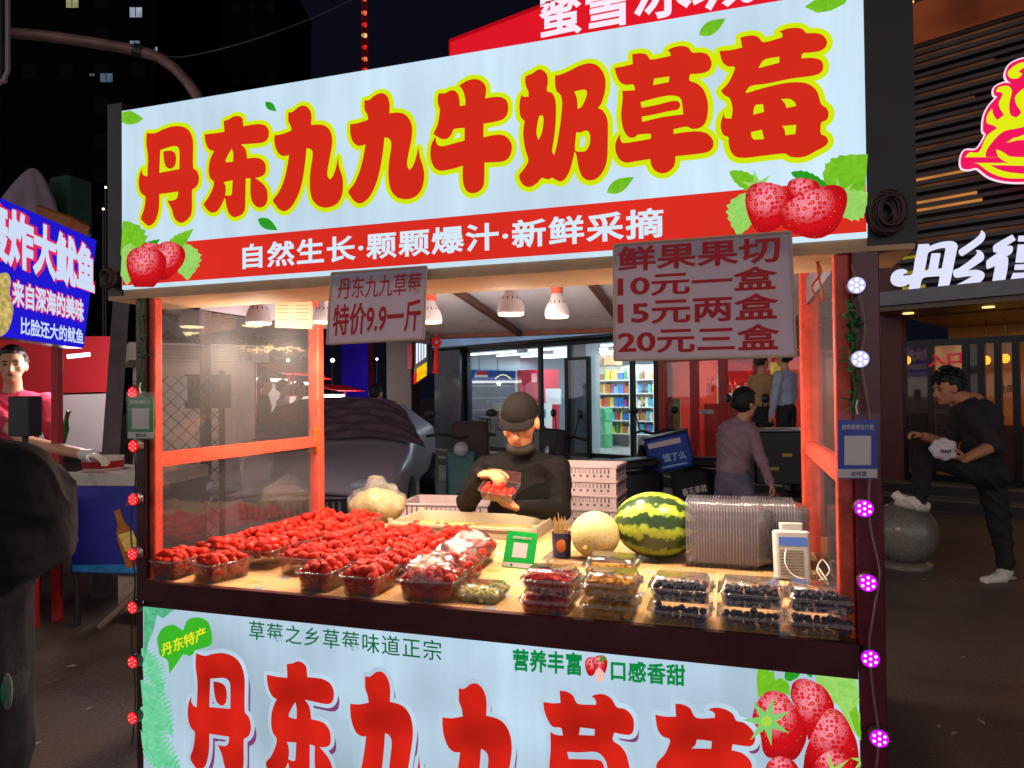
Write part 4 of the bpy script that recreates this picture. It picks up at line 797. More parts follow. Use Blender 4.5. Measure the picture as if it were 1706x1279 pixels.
for ci, (x, where) in enumerate(((-.152, 'left'), (.022, 'middle'), (.183, 'right'))):
    for lv in (0, 1):
        w = .155 if ci < 2 else .15; c = V(x+.003*lv, .055+.004*lv, ZT+lv*(BXH+.004)); pos = ('lower', 'upper')[lv]
        clam(c, w, .125, BXH, 0, 'clear lidded box of blueberries, %s one of the %s stack' % (pos, where))
        for k in range(3):
            for i in range(8):
                for j in range((4 if k == 2 else 2) if lv else (2 if k == 2 else 1)):
                    o = bpy.data.objects.new('blueberry', BLUE); COL.objects.link(o); o.location = c+V(((i+.5)/8-.5)*w*.84+random.gauss(0, .0026), -.045+j*.0165+random.gauss(0, .0022), 0.0095+k*.0128+random.gauss(0, .0022)); o.rotation_euler = (random.uniform(0, 6), random.uniform(0, 6), 0); s_ = random.uniform(.88, 1.12); o.scale = (s_,)*3
                    tagit(o, 'blueberry in the %s box of the %s blueberry stack' % (pos, where), 'blueberry', 'blueberries in the %s box of the %s stack' % (pos, where))
# ---- clear tray, skewer cup, melons
b = MB(); me = punnet_mesh(.30, .17, .02, .008, .95); remap(me, lambda v: v+V(-.50, .60, ZT)); finish('serving_tray', me, M_CLAM, None, smooth=True, label='shallow clear tray under the skewer cup and the pale melon', cat='tray')
cc = V(-.618, .655, ZT+.003); root = empty('skewer_cup', cc, 'dark blue paper cup with an orange picture, full of bamboo skewers', 'cup')
MB().lathe([(.030, 0), (.033, .003), (.036, .085), (.0375, .088), (.034, .088), (.032, .06)], cc, 24).build('cup', pbr('cup_blue', (38, 40, 84), .4, var=.1), root, smooth=False)
MB().ell(cc+V(.006, -.033, .045), (.018, .0045, .024)).build('picture', pbr('cup_orange', (220, 120, 50), .5), root, smooth=True)
sk = MB().cyl((0, 0, 0), (0, 0, .13), .0014, .0012, 6); sk.cyl((0, 0, .13), (0, 0, .137), .0012, .0002, 6); SK = sk.mesh('bamboo_skewer'); SK.materials.append(pbr('bamboo', (214, 176, 110), .6))
for k in range(34):
    o = bpy.data.objects.new('bamboo_skewer', SK); COL.objects.link(o); a, rr = random.uniform(0, 6.3), .026*math.sqrt(random.random()); o.location = cc+V(rr*math.cos(a), rr*math.sin(a), .006); o.rotation_euler = (random.gauss(0, .05), random.gauss(0, .05), 0); o.scale = (1, 1, random.uniform(.82, 1.02) if k else 1.12)
    tagit(o, 'thin bamboo skewer standing in the dark blue paper cup', 'skewer', 'bamboo skewers in the blue cup')
def melon_mat():
    m, t = newmat('watermelon_rind'); out = nd(t, 'OutputMaterial'); p = nd(t, 'BsdfPrincipled', Roughness=.28); tcn = nd(t, 'TexCoord'); mp = nd(t, 'Mapping'); t.links.new(tcn.outputs['Object'], mp.inputs[0])
    sp = nd(t, 'SeparateXYZ'); t.links.new(mp.outputs[0], sp.inputs[0])
    at2 = nd(t, 'Math', operation='ARCTAN2'); mp.inputs['Location'].default_value = (0, 0, -.115); t.links.new(sp.outputs['Y'], at2.inputs[0]); t.links.new(sp.outputs['Z'], at2.inputs[1])
    n = nd(t, 'TexNoise', Scale=20., Detail=5., Roughness=.65); t.links.new(mp.outputs[0], n.inputs['Vector'])
    ns = nd(t, 'Math', operation='MULTIPLY'); ns.inputs[1].default_value = .75; t.links.new(n.outputs[0], ns.inputs[0])
    ad = nd(t, 'Math', operation='ADD'); t.links.new(at2.outputs[0], ad.inputs[0]); t.links.new(ns.outputs[0], ad.inputs[1])
    mu = nd(t, 'Math', operation='MULTIPLY'); mu.inputs[1].default_value = 9.; t.links.new(ad.outputs[0], mu.inputs[0]); si = nd(t, 'Math', operation='SINE'); t.links.new(mu.outputs[0], si.inputs[0])
    v = nd(t, 'TexVoronoi', Scale=46.); t.links.new(mp.outputs[0], v.inputs['Vector']); vm = nd(t, 'Math', operation='MULTIPLY_ADD'); vm.inputs[1].default_value = -1.5; t.links.new(v.outputs['Distance'], vm.inputs[0]); t.links.new(si.outputs[0], vm.inputs[2])
    cr = nd(t, 'ValToRGB'); el = cr.color_ramp.elements; el[0].position = .26; el[0].color = lin((44, 70, 34)); el[1].position = .75; el[1].color = lin((192, 204, 70)); q = el.new(.33); q.color = lin((84, 112, 46)); q = el.new(.40); q.color = lin((146, 176, 56))
    mr = nd(t, 'MapRange'); mr.inputs[1].default_value = -1.6; mr.inputs[2].default_value = .9; t.links.new(vm.outputs[0], mr.inputs[0]); t.links.new(mr.outputs[0], cr.inputs[0]); t.links.new(cr.outputs[0], p.inputs['Base Color']); t.links.new(p.outputs[0], out.inputs[0]); return m
wc = V(-.285, .73, ZT); b = MB(); b.ell(wc+V(0, 0, .118), (.152, .122, .118), rotm(ry=.06), nu=48, nv=32); b.build('watermelon', melon_mat(), None, smooth=True, label='whole striped green watermelon lying on the counter', cat='watermelon')
def net_mat():
    m, t = newmat('netted_rind'); out = nd(t, 'OutputMaterial'); p = nd(t, 'BsdfPrincipled', Roughness=.55); tcn = nd(t, 'TexCoord'); v = nd(t, 'TexVoronoi', Scale=75., feature='DISTANCE_TO_EDGE'); t.links.new(tcn.outputs['Object'], v.inputs['Vector'])
    cr = nd(t, 'ValToRGB'); el = cr.color_ramp.elements; el[0].position = .02; el[0].color = lin((236, 216, 158)); el[1].position = .16; el[1].color = lin((224, 200, 124)); t.links.new(v.outputs['Distance'], cr.inputs[0]); t.links.new(cr.outputs[0], p.inputs['Base Color'])
    bm = nd(t, 'Bump', Strength=.35, Distance=.002); bm.invert = True; t.links.new(v.outputs['Distance'], bm.inputs['Height']); t.links.new(bm.outputs[0], p.inputs['Normal']); t.links.new(p.outputs[0], out.inputs[0]); return m
pc = V(-.495, .66, ZT+.003); root = empty('melon', pc, 'round pale yellow netted melon between the skewer cup and the watermelon', 'melon')
b = MB(); b.ell(pc+V(0, 0, .083), (.088, .086, .083), nu=32, nv=20); b.build('rind', net_mat(), root, smooth=True)
MB().lathe([(.009, 0), (.007, .006), (.003, .012)], pc+V(-.02, -.08, .052), 10, (-.15, -.95, -.25)).build('stem_scar', pbr('scar', (190, 160, 90), .7), root)
# ---- green standing card
TLc, TRc, BLc, BRc = at(846, 884, Y=.50), at(896, 889, Y=.49), at(836, 957, Y=.455), at(888, 958, Y=.445)
for q in (BLc, BRc): q[2] = ZT
root = empty('payment_stand', (BLc+BRc)/2, 'bright green acrylic payment stand with a white square on the counter', 'payment stand')
b = MB(); b.slab([BLc, BRc, TRc, TLc], (0, .006, 0)); st = b.build('plate', pbr('stand_green', (20, 190, 70), .2, coat=.5), root)
fS = lambda u, v, l=.001: BLc*(1-u)*(1-v)+BRc*u*(1-v)+TLc*(1-u)*v+TRc*u*v+V(0, -l, 0)
MB().slab([fS(.27, .3), fS(.73, .3), fS(.73, .7), fS(.27, .7)], (0, .0006, 0)).build('blank_square', pbr('stand_white', (238, 234, 230), .3), st)
MB().slab([fS(.03, .03), fS(.97, .03), fS(.97, .15), fS(.03, .15)], (0, .0006, 0)).build('foot_band', pbr('stand_white', (238, 234, 230), .3), st)
text('推荐使用微信支付', fS(.22, .8), fS(.84, .8), fS(.22, .88), pbr('stand_text', (235, 245, 235), .4), st, bold=.01, lift=.001); MB().cyl(fS(.3, .09), fS(.3, .09, .003), .0045, n=12).build('round_mark', pbr('stand_green', (20, 190, 70), .2), st)
MB().slab([BLc+V(0, .006, 0), BRc+V(0, .006, 0), BRc+V(0, .05, 0), BLc+V(0, .05, 0)], (0, 0, .004)).build('foot', M_SLEEVE, root)
# ---- nested clear containers standing on edge
M_NEST = clear('nested_plastic', (250, 247, 250), .34, .17, .2, bump=.3, bs_=40, hcol=(240, 230, 236))
nm = punnet_mesh(.21, .16, .05, .008, .84); Rn = rotm(ry=-math.pi/2); remap(nm, lambda v: v@Rn.T); nm.materials.append(M_NEST); nm.polygons.foreach_set('use_smooth', [True]*len(nm.polygons)); zmin = min(v.co.z for v in nm.vertices)
for sx, n, y, h_, lab in ((-.125, 25, .70, 1., 'left nested row beside the watermelon'), (.148, 18, .76, .97, 'right nested row behind the white speaker')):
    for k in range(n):
        o = bpy.data.objects.new('clear_container', nm); COL.objects.link(o); o.location = (sx+k*.0095 if sx < 0 else .06+k*.0095, y+random.gauss(0, .0012), ZT-zmin*h_); o.scale = (1, 1, h_); tagit(o, 'empty clear plastic container standing on edge in the '+lab, 'container', 'containers of the '+lab)
# ---- small white speaker with its cable
sp_ = V(.155, .56, ZT); root = empty('payment_speaker', sp_, 'small white payment speaker with a blue screen and slotted grille', 'speaker')
Rs = rotm(rx=-.12, rz=.12)
b = MB(); b.rbox(sp_+V(0, 0, .075), (.108, .055, .15), .012, Rs); b.build('case', M_WHITEP, root, smooth=False)
b = MB(); b.rbox(sp_+V(0, .02, .157), (.07, .03, .03), .008, Rs); b.build('top_block', M_WHITEP, root)
fr = lambda x, z, l=0.: sp_+V(0, 0, .075)+Rs@V(x, -.0276-l, z)
MB().slab([fr(-.042, .03), fr(.042, .03), fr(.042, .056), fr(-.042, .056)], Rs@V(0, -.001, 0)).build('screen', glow('speaker_screen', (96, 120, 180), .9), root)
b = MB()
for k in range(9): b.slab([fr(-.04, -.06+k*.009), fr(.03, -.06+k*.009), fr(.03, -.0565+k*.009), fr(-.04, -.0565+k*.009)], Rs@V(0, -.0012, 0))
b.build('grille', pbr('grille', (150, 142, 130), .6), root)
wire([fr(-.02, .02), fr(-.03, -.02, .03), fr(-.01, -.055, .05), sp_+V(.06, -.1, .02), sp_+V(.1, -.09, .05), sp_+V(.085, -.05, .075), sp_+V(.066, -.09, .05), sp_+V(.09, -.12, .02), sp_+V(.085, -.16, .04), sp_+V(.07, -.1, .06)], .0022, 'white looped cable plugged into the small payment speaker', 'cable', M_WHITEP)
# ================================================================ people: one continuous remeshed body each
def remesh(me, vox, it=4, fac=.5):
    o = bpy.data.objects.new('tmp', me); COL.objects.link(o)
    m = o.modifiers.new('r', 'REMESH'); m.mode = 'VOXEL'; m.voxel_size = vox
    s = o.modifiers.new('s', 'SMOOTH'); s.iterations = it; s.factor = fac
    r = bpy.data.meshes.new_from_object(o.evaluated_get(bpy.context.evaluated_depsgraph_get()))
    bpy.data.objects.remove(o); return r
SKIN = pbr('skin', (206, 150, 118), .5, var=.06, vs=30); SKIN2 = pbr('skin_tan', (186, 126, 96), .5, var=.06, vs=30)
HAIR = pbr('black_hair', (22, 20, 22), .45, var=.4, vs=90, bump=.6, bs_=120)
class Body:
    """limbs as tapered capsules and ellipsoids, each with a material key; fused by a voxel remesh"""
    def __init__(s): s.caps = []; s.ells = []
    def cap(s, a, ra, b, rb, key): s.caps.append((np.asarray(a, float), ra, np.asarray(b, float), rb, key)); return s
    def chain(s, pts, rs, key):
        for i in range(len(pts)-1): s.cap(pts[i], rs[i], pts[i+1], rs[i+1], key)
        return s
    def ell(s, c, r, key, R=None): s.ells.append((np.asarray(c, float), np.asarray(r if hasattr(r, '__len__') else (r, r, r), float), key, np.eye(3) if R is None else np.asarray(R))); return s
    def build(s, name, mats, parent, vox=.008, it=4, folds=0., foldk=1.3):
        b = MB()
        for a, ra, c, rb, k in s.caps:
            b.ell(a, ra, nu=16, nv=10); b.ell(c, rb, nu=16, nv=10)
            if np.linalg.norm(c-a) > 1e-4: b.cyl(a, c, ra, rb, 16)
        for c, r, k, R in s.ells: b.ell(c, r, R, nu=24, nv=16)
        o0 = bpy.data.objects.new('tmp', b.mesh()); fixn(o0); me0 = o0.data; bpy.data.objects.remove(o0)
        me = remesh(me0, vox, it)
        n = len(me.vertices); co = np.empty(n*3); me.vertices.foreach_get('co', co); co = co.reshape(-1, 3)
        keys = list(mats); D = np.full((len(keys), n), 9.)
        for a, ra, c, rb, k in s.caps:
            d = c-a; L = max(d@d, 1e-9); t = np.clip(((co-a)@d)/L, 0, 1); q = np.linalg.norm(co-a-t[:, None]*d, axis=1)-(ra+(rb-ra)*t); D[keys.index(k)] = np.minimum(D[keys.index(k)], q)
        for c, r, k, R in s.ells:
            q = (co-c)@R; l = np.linalg.norm(q/r, axis=1); D[keys.index(k)] = np.minimum(D[keys.index(k)], (l-1)*r.min())
        w = D.argmin(0)
        if folds:
            nr = np.empty(n*3); me.vertices.foreach_get('normal', nr); nr = nr.reshape(-1, 3)
            skinlike = np.array([k.startswith('skin') for k in keys])[w]
            cz = foldk; f = (1-np.abs(np.sin(co[:, 2]*17*cz+co[:, 0]*11*cz+1.9*np.sin(co[:, 0]*9*cz+co[:, 2]*6*cz))))**2*1.5+(1-np.abs(np.sin(co[:, 2]*10*cz-co[:, 0]*16*cz+co[:, 1]*9+2*np.sin(co[:, 1]*13+co[:, 2]*7*cz))))**3-.55
            co = co+nr*(f*folds*(~skinlike))[:, None]; me.vertices.foreach_set('co', co.ravel())
        me.materials.clear(); lp = np.empty(len(me.polygons), int); me.polygons.foreach_get('loop_start', lp); vi = np.empty(len(me.loops), int); me.loops.foreach_get('vertex_index', vi)
        me.polygons.foreach_set('material_index', w[vi[lp]].astype(np.int32))
        return finish(name, me, [mats[k] for k in keys], parent, smooth=True)
def frame_head(fwd, up=(0, 0, 1)):
    f = np.asarray(fwd, float); f = f/np.linalg.norm(f); r = np.cross(f, up); r /= np.linalg.norm(r); u = np.cross(r, f); return np.stack([r, f, u], 1)   # columns: right, forward, up
def add_head(B, c, fwd, up=(0, 0, 1), s=1., key='skin'):
    """skull, jaw, nose, brow, cheeks and ears about the middle of the head"""
    H = frame_head(fwd, up); P = lambda x, y, z: np.asarray(c)+H@(np.array([x, y, z])*s)
    B.ell(P(0, -.012, .022), np.array([.073, .092, .098])*s, key, H); B.ell(P(0, .028, -.045), np.array([.056, .058, .066])*s, key, H); B.ell(P(0, .056, -.085), np.array([.028, .026, .02])*s, key, H)
    B.cap(P(0, .082, .012), .009*s, P(0, .1, -.026), .0145*s, key); B.cap(P(-.011, .09, -.03), .009*s, P(.011, .09, -.03), .009*s, key)
    B.cap(P(-.042, .068, .03), .0125*s, P(.042, .068, .03), .0125*s, key)
    for q in (-1, 1): B.ell(P(q*.042, .05, -.018), np.array([.024, .026, .022])*s, key, H); B.ell(P(q*.075, -.008, -.002), np.array([.011, .02, .032])*s, key, H)
    return H, P
M_EYE = pbr('eye_dark', (26, 20, 20), .2); M_LIP = pbr('lip', (150, 78, 70), .45)
def face_bits(par, P, H, s=1.):
    for q in (-1, 1):
        MB().ell(P(q*.031, .077, .008), np.array([.0125, .006, .0052])*s, H, 12, 8).build('eye', M_EYE, par, smooth=True)
        MB().tube([P(q*.048, .076, .026), P(q*.03, .084, .031), P(q*.014, .084, .027)], [.002*s, .0034*s, .0025*s], 6).build('eyebrow', HAIR, par, smooth=True)
    MB().ell(P(0, .083, -.056), np.array([.022, .008, .0065])*s, H, 14, 8).build('mouth', M_LIP, par, smooth=True)
def hair_cap(par, P, H, s=1., mat=HAIR, back=.0, vol=1., fringe=.0, seed=1, knob=False, name='hair'):
    b = MB(); b.ell((0, 0, 0), 1., nu=40, nv=28); rng = np.random.default_rng(seed)
    def fn(v):
        x, y, z = v.T; o = np.stack([x*.083*vol, y*.103*vol, z*.108*vol], 1)
        o[:, 2] += .032; o[:, 1] -= .018
        low = z < -.05-.55*(y < -.1)*1.-back
        front = (y > .35)&(z < .45-fringe)
        cut = low|front; o = np.where(cut[:, None], o*np.array([.86, .8, .9])+np.array([0, -.008, .004]), o)
        o += (np.sin(x*17+y*9+seed)*np.cos(y*21+z*7)*.004+rng.normal(0, .0014, len(v)))[:, None]*v
        return np.asarray(P(0, 0, 0))+(o*s)@H.T
    me = remap(b.mesh(), fn); h = finish(name, me, mat, par, smooth=True)
    return h
def hand(B, wrist, palm_dir, normal, s=1., curl=.5, key='skin', side=1, spread=.12):
    """palm with four unequal curled fingers and a thumb from the side of the palm; normal points out of the back of the hand"""
    d = np.asarray(palm_dir, float); d /= np.linalg.norm(d); n = np.asarray(normal, float); n = n-d*(n@d); n /= np.linalg.norm(n); r = np.cross(d, n)*side
    w = np.asarray(wrist, float); Rm = np.stack([r, d, n], 1)
    B.ell(w+d*.045*s, np.array([.038, .052, .016])*s, key, Rm)
    for i, (o, L) in enumerate(((.028, .066), (.0095, .075), (-.0095, .07), (-.027, .054))):
        p = w+d*.086*s+r*o*s; a = spread*(1.5-i)*.35; dd = d*math.cos(a)+r*math.sin(a); pts = [p]; ang = .25*curl
        for k, f in enumerate((.45, .31, .24)):
            ang += curl*(.55, .75, .5)[k]; v = dd*math.cos(ang)-n*math.sin(ang); pts.append(pts[-1]+v*L*f*s)
        B.chain(pts, [.0095*s, .0086*s, .008*s, .0068*s], key)
    t0 = w+d*.025*s+r*.03*s; t1 = t0+(r*.75+d*.65-n*.25)*.034*s; t2 = t1+(r*.2+d*.85-n*.5*curl)*.03*s; t3 = t2+(d*.8-n*.6*curl-r*.1)*.024*s
    B.chain([t0, t1, t2, t3], [.0125*s, .0115*s, .0098*s, .0078*s], key)
# ---------------------------------------------------------------- the vendor behind the counter
YV = 1.27
vp = lambda x, y, dy=0.: at(x, y, Y=YV+dy)
base = vp(868, 800); base[2] = 0
vendor = empty('person', base, 'person in black cap, lowered black mask and black top filling a clear box with strawberries', 'person')
B = Body(); sh = vp(868, 772); sh[1] += .03
SHL, SHR = vp(809, 783, .02), vp(928, 783, .02); ELL, ELR = vp(778, 838, -.02), vp(934, 850, -.04)
WRL, WRR = vp(801, 793, -.22), vp(868, 845, -.235)
hips = V(base[0], YV+.05, .72)
B.ell(sh+V(0, .0, -.03), (.175, .095, .075), 'shirt'); B.ell((sh+hips)/2+V(0, 0, .05), (.172, .115, .2), 'shirt'); B.ell(hips, (.165, .12, .14), 'trousers')
for q in (-1, 1): B.chain([hips+V(.085*q, 0, -.05), V(base[0]+.09*q, YV+.03, .4), V(base[0]+.1*q, YV+.06, .07)], [.085, .062, .045], 'trousers'); B.chain([V(base[0]+.1*q, YV+.06, .045), V(base[0]+.11*q, YV-.08, .035)], [.045, .035], 'shoe')
B.chain([sh, SHL, ELL, WRL], [.075, .066, .05, .036], 'shirt'); B.chain([sh, SHR, ELR, WRR], [.075, .066, .05, .036], 'shirt')
hc = vp(867, 706, -.05); B.chain([sh+V(0, .0, .02), hc+V(0, .03, -.06)], [.058, .052], 'shirt')
HF = V(.05, -1, -.36); Hh, HP = add_head(B, hc, HF, s=1.03)
BXc = (vp(832, 815, -.30))
hand(B, WRR, BXc+V(-.02, -.01, -.05)-WRR, V(0, .2, -1), 1.0, .45, side=-1); hand(B, WRL+V(.012, -.01, .012), V(.85, -.5, .05), V(.1, -.35, 1), 1.0, .95, side=-1)
vb = B.build('body', {'shirt': pbr('black_knit', (19, 17, 17), .8, var=.3, vs=40, bump=.25, bs_=160, spec=.2), 'trousers': pbr('black_trousers', (26, 26, 30), .8), 'shoe': M_BLACK, 'skin': pbr('skin_warm', (224, 148, 100), .5, var=.06, vs=30)}, vendor, .0052, 3, .0045)
face_bits(vendor, HP, Hh, .98)
# cap with brim, and mask under the chin
b = MB(); b.ell((0, 0, 0), 1., nu=36, nv=24)
def capfn(v):
    o = v*np.array([.088, .108, .102]); o[:, 2] = np.where(v[:, 2] < -.02, -.002, o[:, 2]); o = o+np.array([0, -.012, .046]); return hc+(o*.98)@Hh.T
cap_o = finish('cap', remap(b.mesh(), capfn), pbr('cap_cloth', (22, 18, 17), .85, var=.2, vs=60, bump=.2, bs_=200, spec=.2), vendor, smooth=True)
b = MB(); n = 18; top = [HP(.082*math.sin(t), .068+.058*math.cos(t)*1., .048-.026*math.cos(t)-.012*abs(math.sin(t))**2) for t in np.linspace(-1.5, 1.5, n)]; inn = [HP(.078*math.sin(t), .05+.02*math.cos(t), .052-.004*abs(math.sin(t))) for t in np.linspace(-1.5, 1.5, n)]
v = top+inn+[p-Hh@V(0, 0, .005) for p in top]+[p-Hh@V(0, 0, .005) for p in inn]; f = []
for i in range(n-1): f += [(i, i+1, n+i+1, n+i), (2*n+i, 3*n+i, 3*n+i+1, 2*n+i+1), (i, 2*n+i, 2*n+i+1, i+1)]
b.add(v, f); b.build('brim', pbr('cap_cloth', (40, 34, 32), .8), cap_o, smooth=True)
b = MB(); b.ell(HP(0, .034, -.094), (.069, .064, .034), Hh, 24, 16); mk = b.build('mask', pbr('mask_black', (36, 30, 30), .7, bump=.4, bs_=60), vendor, smooth=True)
b = MB()
for q in (-1, 1): b.tube([HP(q*.06, .05, -.075), HP(q*.076, .01, -.03), HP(q*.082, -.01, .015)], .0015, 5)
b.build('ear_loop', M_BLACK, mk)
# the box in the vendor's hands
c = BXc+V(0, 0, -.028); me = clam_mesh(.15, .11, .04); Rb = rotm(rx=.35, ry=.12); remap(me, lambda v: v@Rb.T+c)
hb = empty('held_box', c, 'clear box of strawberries held in the hands of the person in black', 'box'); lo = punnet_mesh(.15, .11, .045, .006, .88); remap(lo, lambda v: v@Rb.T+c); finish('tray', lo, M_CLAM, hb, smooth=True)
b = MB(); b.rbox(c+Rb@V(0, .06, .066), (.15, .003, .05), .001, Rb@rotm(rx=-.2)); b.build('open_lid', M_CLAM, hb)
for k in range(13):
    o = bpy.data.objects.new('strawberry', STRAW[k % 4]); COL.objects.link(o); o.location = c+Rb@V(((k % 5)-2)*.027, (k//5-1)*.03, .032); o.rotation_euler = (random.uniform(0, 6), random.uniform(0, 6), 0); o.scale = (.82,)*3; tagit(o, 'strawberry in the clear box held by the person in black', 'strawberry', 'strawberries in the held box')
M_BLKCLOTH = pbr('black_cloth', (28, 27, 31), .8, var=.3, vs=30, bump=.3, bs_=90)
# man in black, one foot on the stone ball, eating from a bag
YM = 4.08; mp_ = lambda x, y, dy=0.: at(x, y, Y=YM+dy)
foot = mp_(1662, 962); foot[2] = 0
man = empty('person', foot, 'person in black with one white shoe up on the stone ball, eating a snack', 'person')
B = Body(); hip = mp_(1648, 782); chest = mp_(1630, 700); neck = mp_(1604, 664); hd = mp_(1578, 648)
B.ell(chest, (.15, .13, .2), 'shirt', rotm(ry=-.45)); B.ell((hip+chest)/2, (.145, .12, .16), 'shirt', rotm(ry=-.35)); B.ell(hip+V(0, 0, -.02), (.14, .125, .13), 'trousers')
KN, AN = mp_(1540, 758, -.1), mp_(1533, 832, -.1); B.chain([hip+V(-.03, -.05, -.02), KN, AN], [.1, .078, .05], 'trousers')
B.chain([AN+V(.01, 0, -.025), AN+V(-.05, -.02, -.02), AN+V(-.16, -.03, .02)], [.04, .045, .035], 'shoe'); B.cap(AN+V(.035, 0, -.04), .035, AN+V(-.02, -.01, -.045), .035, 'shoe')
B.chain([hip+V(.02, .06, -.04), mp_(1664, 868, .05), mp_(1676, 940, .05)], [.11, .078, .056], 'trousers')
B.chain([mp_(1677, 952, .05), mp_(1668, 962, .0), mp_(1640, 968, -.06)], [.047, .045, .034], 'shoe')
SR = mp_(1618, 690, -.14); B.chain([chest+V(-.02, 0, .08), SR, mp_(1660, 744, -.17)], [.1, .075, .06], 'shirt'); B.chain([mp_(1655, 742, -.17), mp_(1608, 764, -.26)], [.045, .032], 'skin'); hand(B, mp_(1608, 764, -.26), V(-1, -.2, .15), V(0, -.5, -1), .95, .8, side=1)
SL2 = mp_(1600, 690, .12); B.chain([chest, SL2, mp_(1580, 740, .1)], [.09, .07, .058], 'shirt'); B.chain([mp_(1580, 740, .1), mp_(1540, 727, -.05)], [.043, .032], 'skin'); hand(B, mp_(1540, 727, -.05), V(-1, -.1, .4), V(-.3, 0, 1), .95, 1.1, side=-1)
B.chain([chest+V(-.03, 0, .12), neck, hd+V(.02, 0, -.04)], [.085, .056, .052], 'skin'); HH, PPh = add_head(B, hd, V(-1, -.35, -.22), s=1.02)
B.build('body', {'shirt': pbr('dark_shirt', (40, 36, 42), .8, var=.2, vs=20, bump=.3, bs_=80), 'trousers': M_BLKCLOTH, 'shoe': pbr('white_shoe', (220, 214, 205), .5, var=.08, vs=30), 'skin': SKIN2}, man, .0075, 3, .008)
for k, (a_, b_) in enumerate(((mp_(1688, 964, .05), mp_(1636, 974, -.06)), (AN+V(.05, 0, -.066), AN+V(-.17, -.03, -.012)))):
    d_ = b_-a_; n_ = V(0, 0, 1) if k == 0 else V(.2, 0, 1); b = MB(); b.tube([a_+n_*.0, a_+d_*.3, a_+d_*.65, b_], [.03, .036, .038, .03], 10); me = b.mesh(); c_ = (a_+b_)/2
    if k == 0: remap(me, lambda v: np.stack([v[:, 0], v[:, 1], np.maximum((v[:, 2]-c_[2])*.4+.016, .001)], 1))
    finish('shoe_sole', me, pbr('shoe_sole', (196, 186, 176), .6), man, smooth=True)
for k in range(4):
    c_ = mp_(1656-4*k, 957+1.6*k, -.02); MB().tube([c_+V(-.02, -.04, 0), c_+V(0, -.045, .018), c_+V(.02, .03, .02)], .004, 5).build('shoelace', M_WHITEP, man, smooth=True)
face_bits(man, PPh, HH, 1.02); hair_cap(man, PPh, HH, 1.02, vol=1.02, fringe=.15, seed=4)
b = MB(); rng = np.random.default_rng(3)
for k in range(150):
    v = rng.normal(0, 1, 3); v /= np.linalg.norm(v)
    if v[2] < .12 and v[1] > -.3: continue
    b.ell(PPh(v[0]*.09, -.02+v[1]*.112, .04+max(v[2], -.2)*.118), rng.uniform(.009, .02), nu=8, nv=6)
b.build('curl', HAIR, man, smooth=True)
bc = mp_(1572, 748, -.28); b = MB(); b.ell(bc, (.085, .05, .075), rotm(ry=.3), 24, 16)
remap_me = remap(b.mesh(), lambda v: v+((np.sin((v-bc)[:, 0]*60+1)*np.cos((v-bc)[:, 2]*70))*.012)[:, None]*(v-bc)/.07); root = empty('paper_bag', bc-V(0, 0, .07), 'small crumpled white snack bag held by the person in black', 'bag')
bagm = finish('bag', remap_me, pbr('bag_white', (214, 205, 215), .5, var=.1, vs=20), root, smooth=True)
b = MB()
for k in range(5): b.box(bc+V(-.03+.014*k, -.056, -.01), (.007, .004, .022), rotm(ry=.3))
b.build('print', pbr('bag_print', (60, 50, 70), .6), root)
# woman in mauve walking past behind the stall
YW = 4.45; wp = lambda x, y, dy=0.: at(x, y, Y=YW+dy)
hip = wp(1222, 800); base = hip.copy(); base[2] = 0
wom = empty('person', base, 'person in mauve sweatshirt and grey trousers walking past with a thin plastic bag', 'person')
B = Body(); chest = wp(1226, 740); hd = wp(1242, 674)
B.ell(chest, (.15, .12, .21), 'shirt'); B.ell(wp(1228, 712), (.155, .1, .07), 'shirt'); B.ell(hip, (.15, .13, .15), 'trousers'); B.ell(wp(1222, 775), (.14, .12, .12), 'shirt')
B.chain([hip+V(-.06, 0, -.05), base+V(-.1, .1, .42), base+V(-.16, .22, .08)], [.1, .075, .055], 'trousers'); B.chain([hip+V(.07, 0, -.05), base+V(.1, -.1, .42), base+V(.12, -.14, .08)], [.1, .075, .055], 'trousers')
for q in (base+V(-.16, .2, .05), base+V(.12, -.16, .05)): B.chain([q, q+V(.12, -.05, -.01)], [.045, .035], 'shoe')
B.chain([wp(1230, 708), wp(1254, 722, -.06), wp(1268, 766, -.1), wp(1284, 804, -.13)], [.08, .06, .048, .036], 'shirt'); hand(B, wp(1284, 804, -.13), V(.35, -.1, -1), V(1, -.2, .2), .9, .9, side=1)
B.chain([wp(1222, 710), wp(1204, 728, .1), wp(1202, 780, .12)], [.08, .058, .045], 'shirt'); B.chain([wp(1202, 780, .12), wp(1208, 815, .05)], [.042, .03], 'skin')
B.chain([wp(1234, 706), hd+V(0, 0, -.05)], [.055, .05], 'skin'); HH, PPw = add_head(B, hd, V(.75, .65, -.1))
B.build('body', {'shirt': pbr('mauve_sweat', (146, 116, 128), .85, var=.12, vs=20, bump=.3, bs_=90), 'trousers': pbr('grey_sweat', (104, 98, 118), .85, var=.15, vs=20), 'shoe': M_WHITEP, 'skin': SKIN}, wom, .008, 4, .007)
face_bits(wom, PPw, HH); hair_cap(wom, PPw, HH, vol=1.12, back=.1, seed=6); b = MB(); b.ell(PPw(0, -.115, -.0), (.04, .045, .045), nu=16, nv=10); b.build('hair_bun', HAIR, wom, smooth=True)
bg_c = wp(1296, 850, -.14); b = MB(); b.lathe([(.07, -.1), (.085, -.05), (.06, .03), (.02, .08), (.012, .13)], bg_c, 14); b.build('plastic_bag', M_FILM, None, smooth=True, label='thin see-through plastic bag carried by the person in mauve', cat='bag')
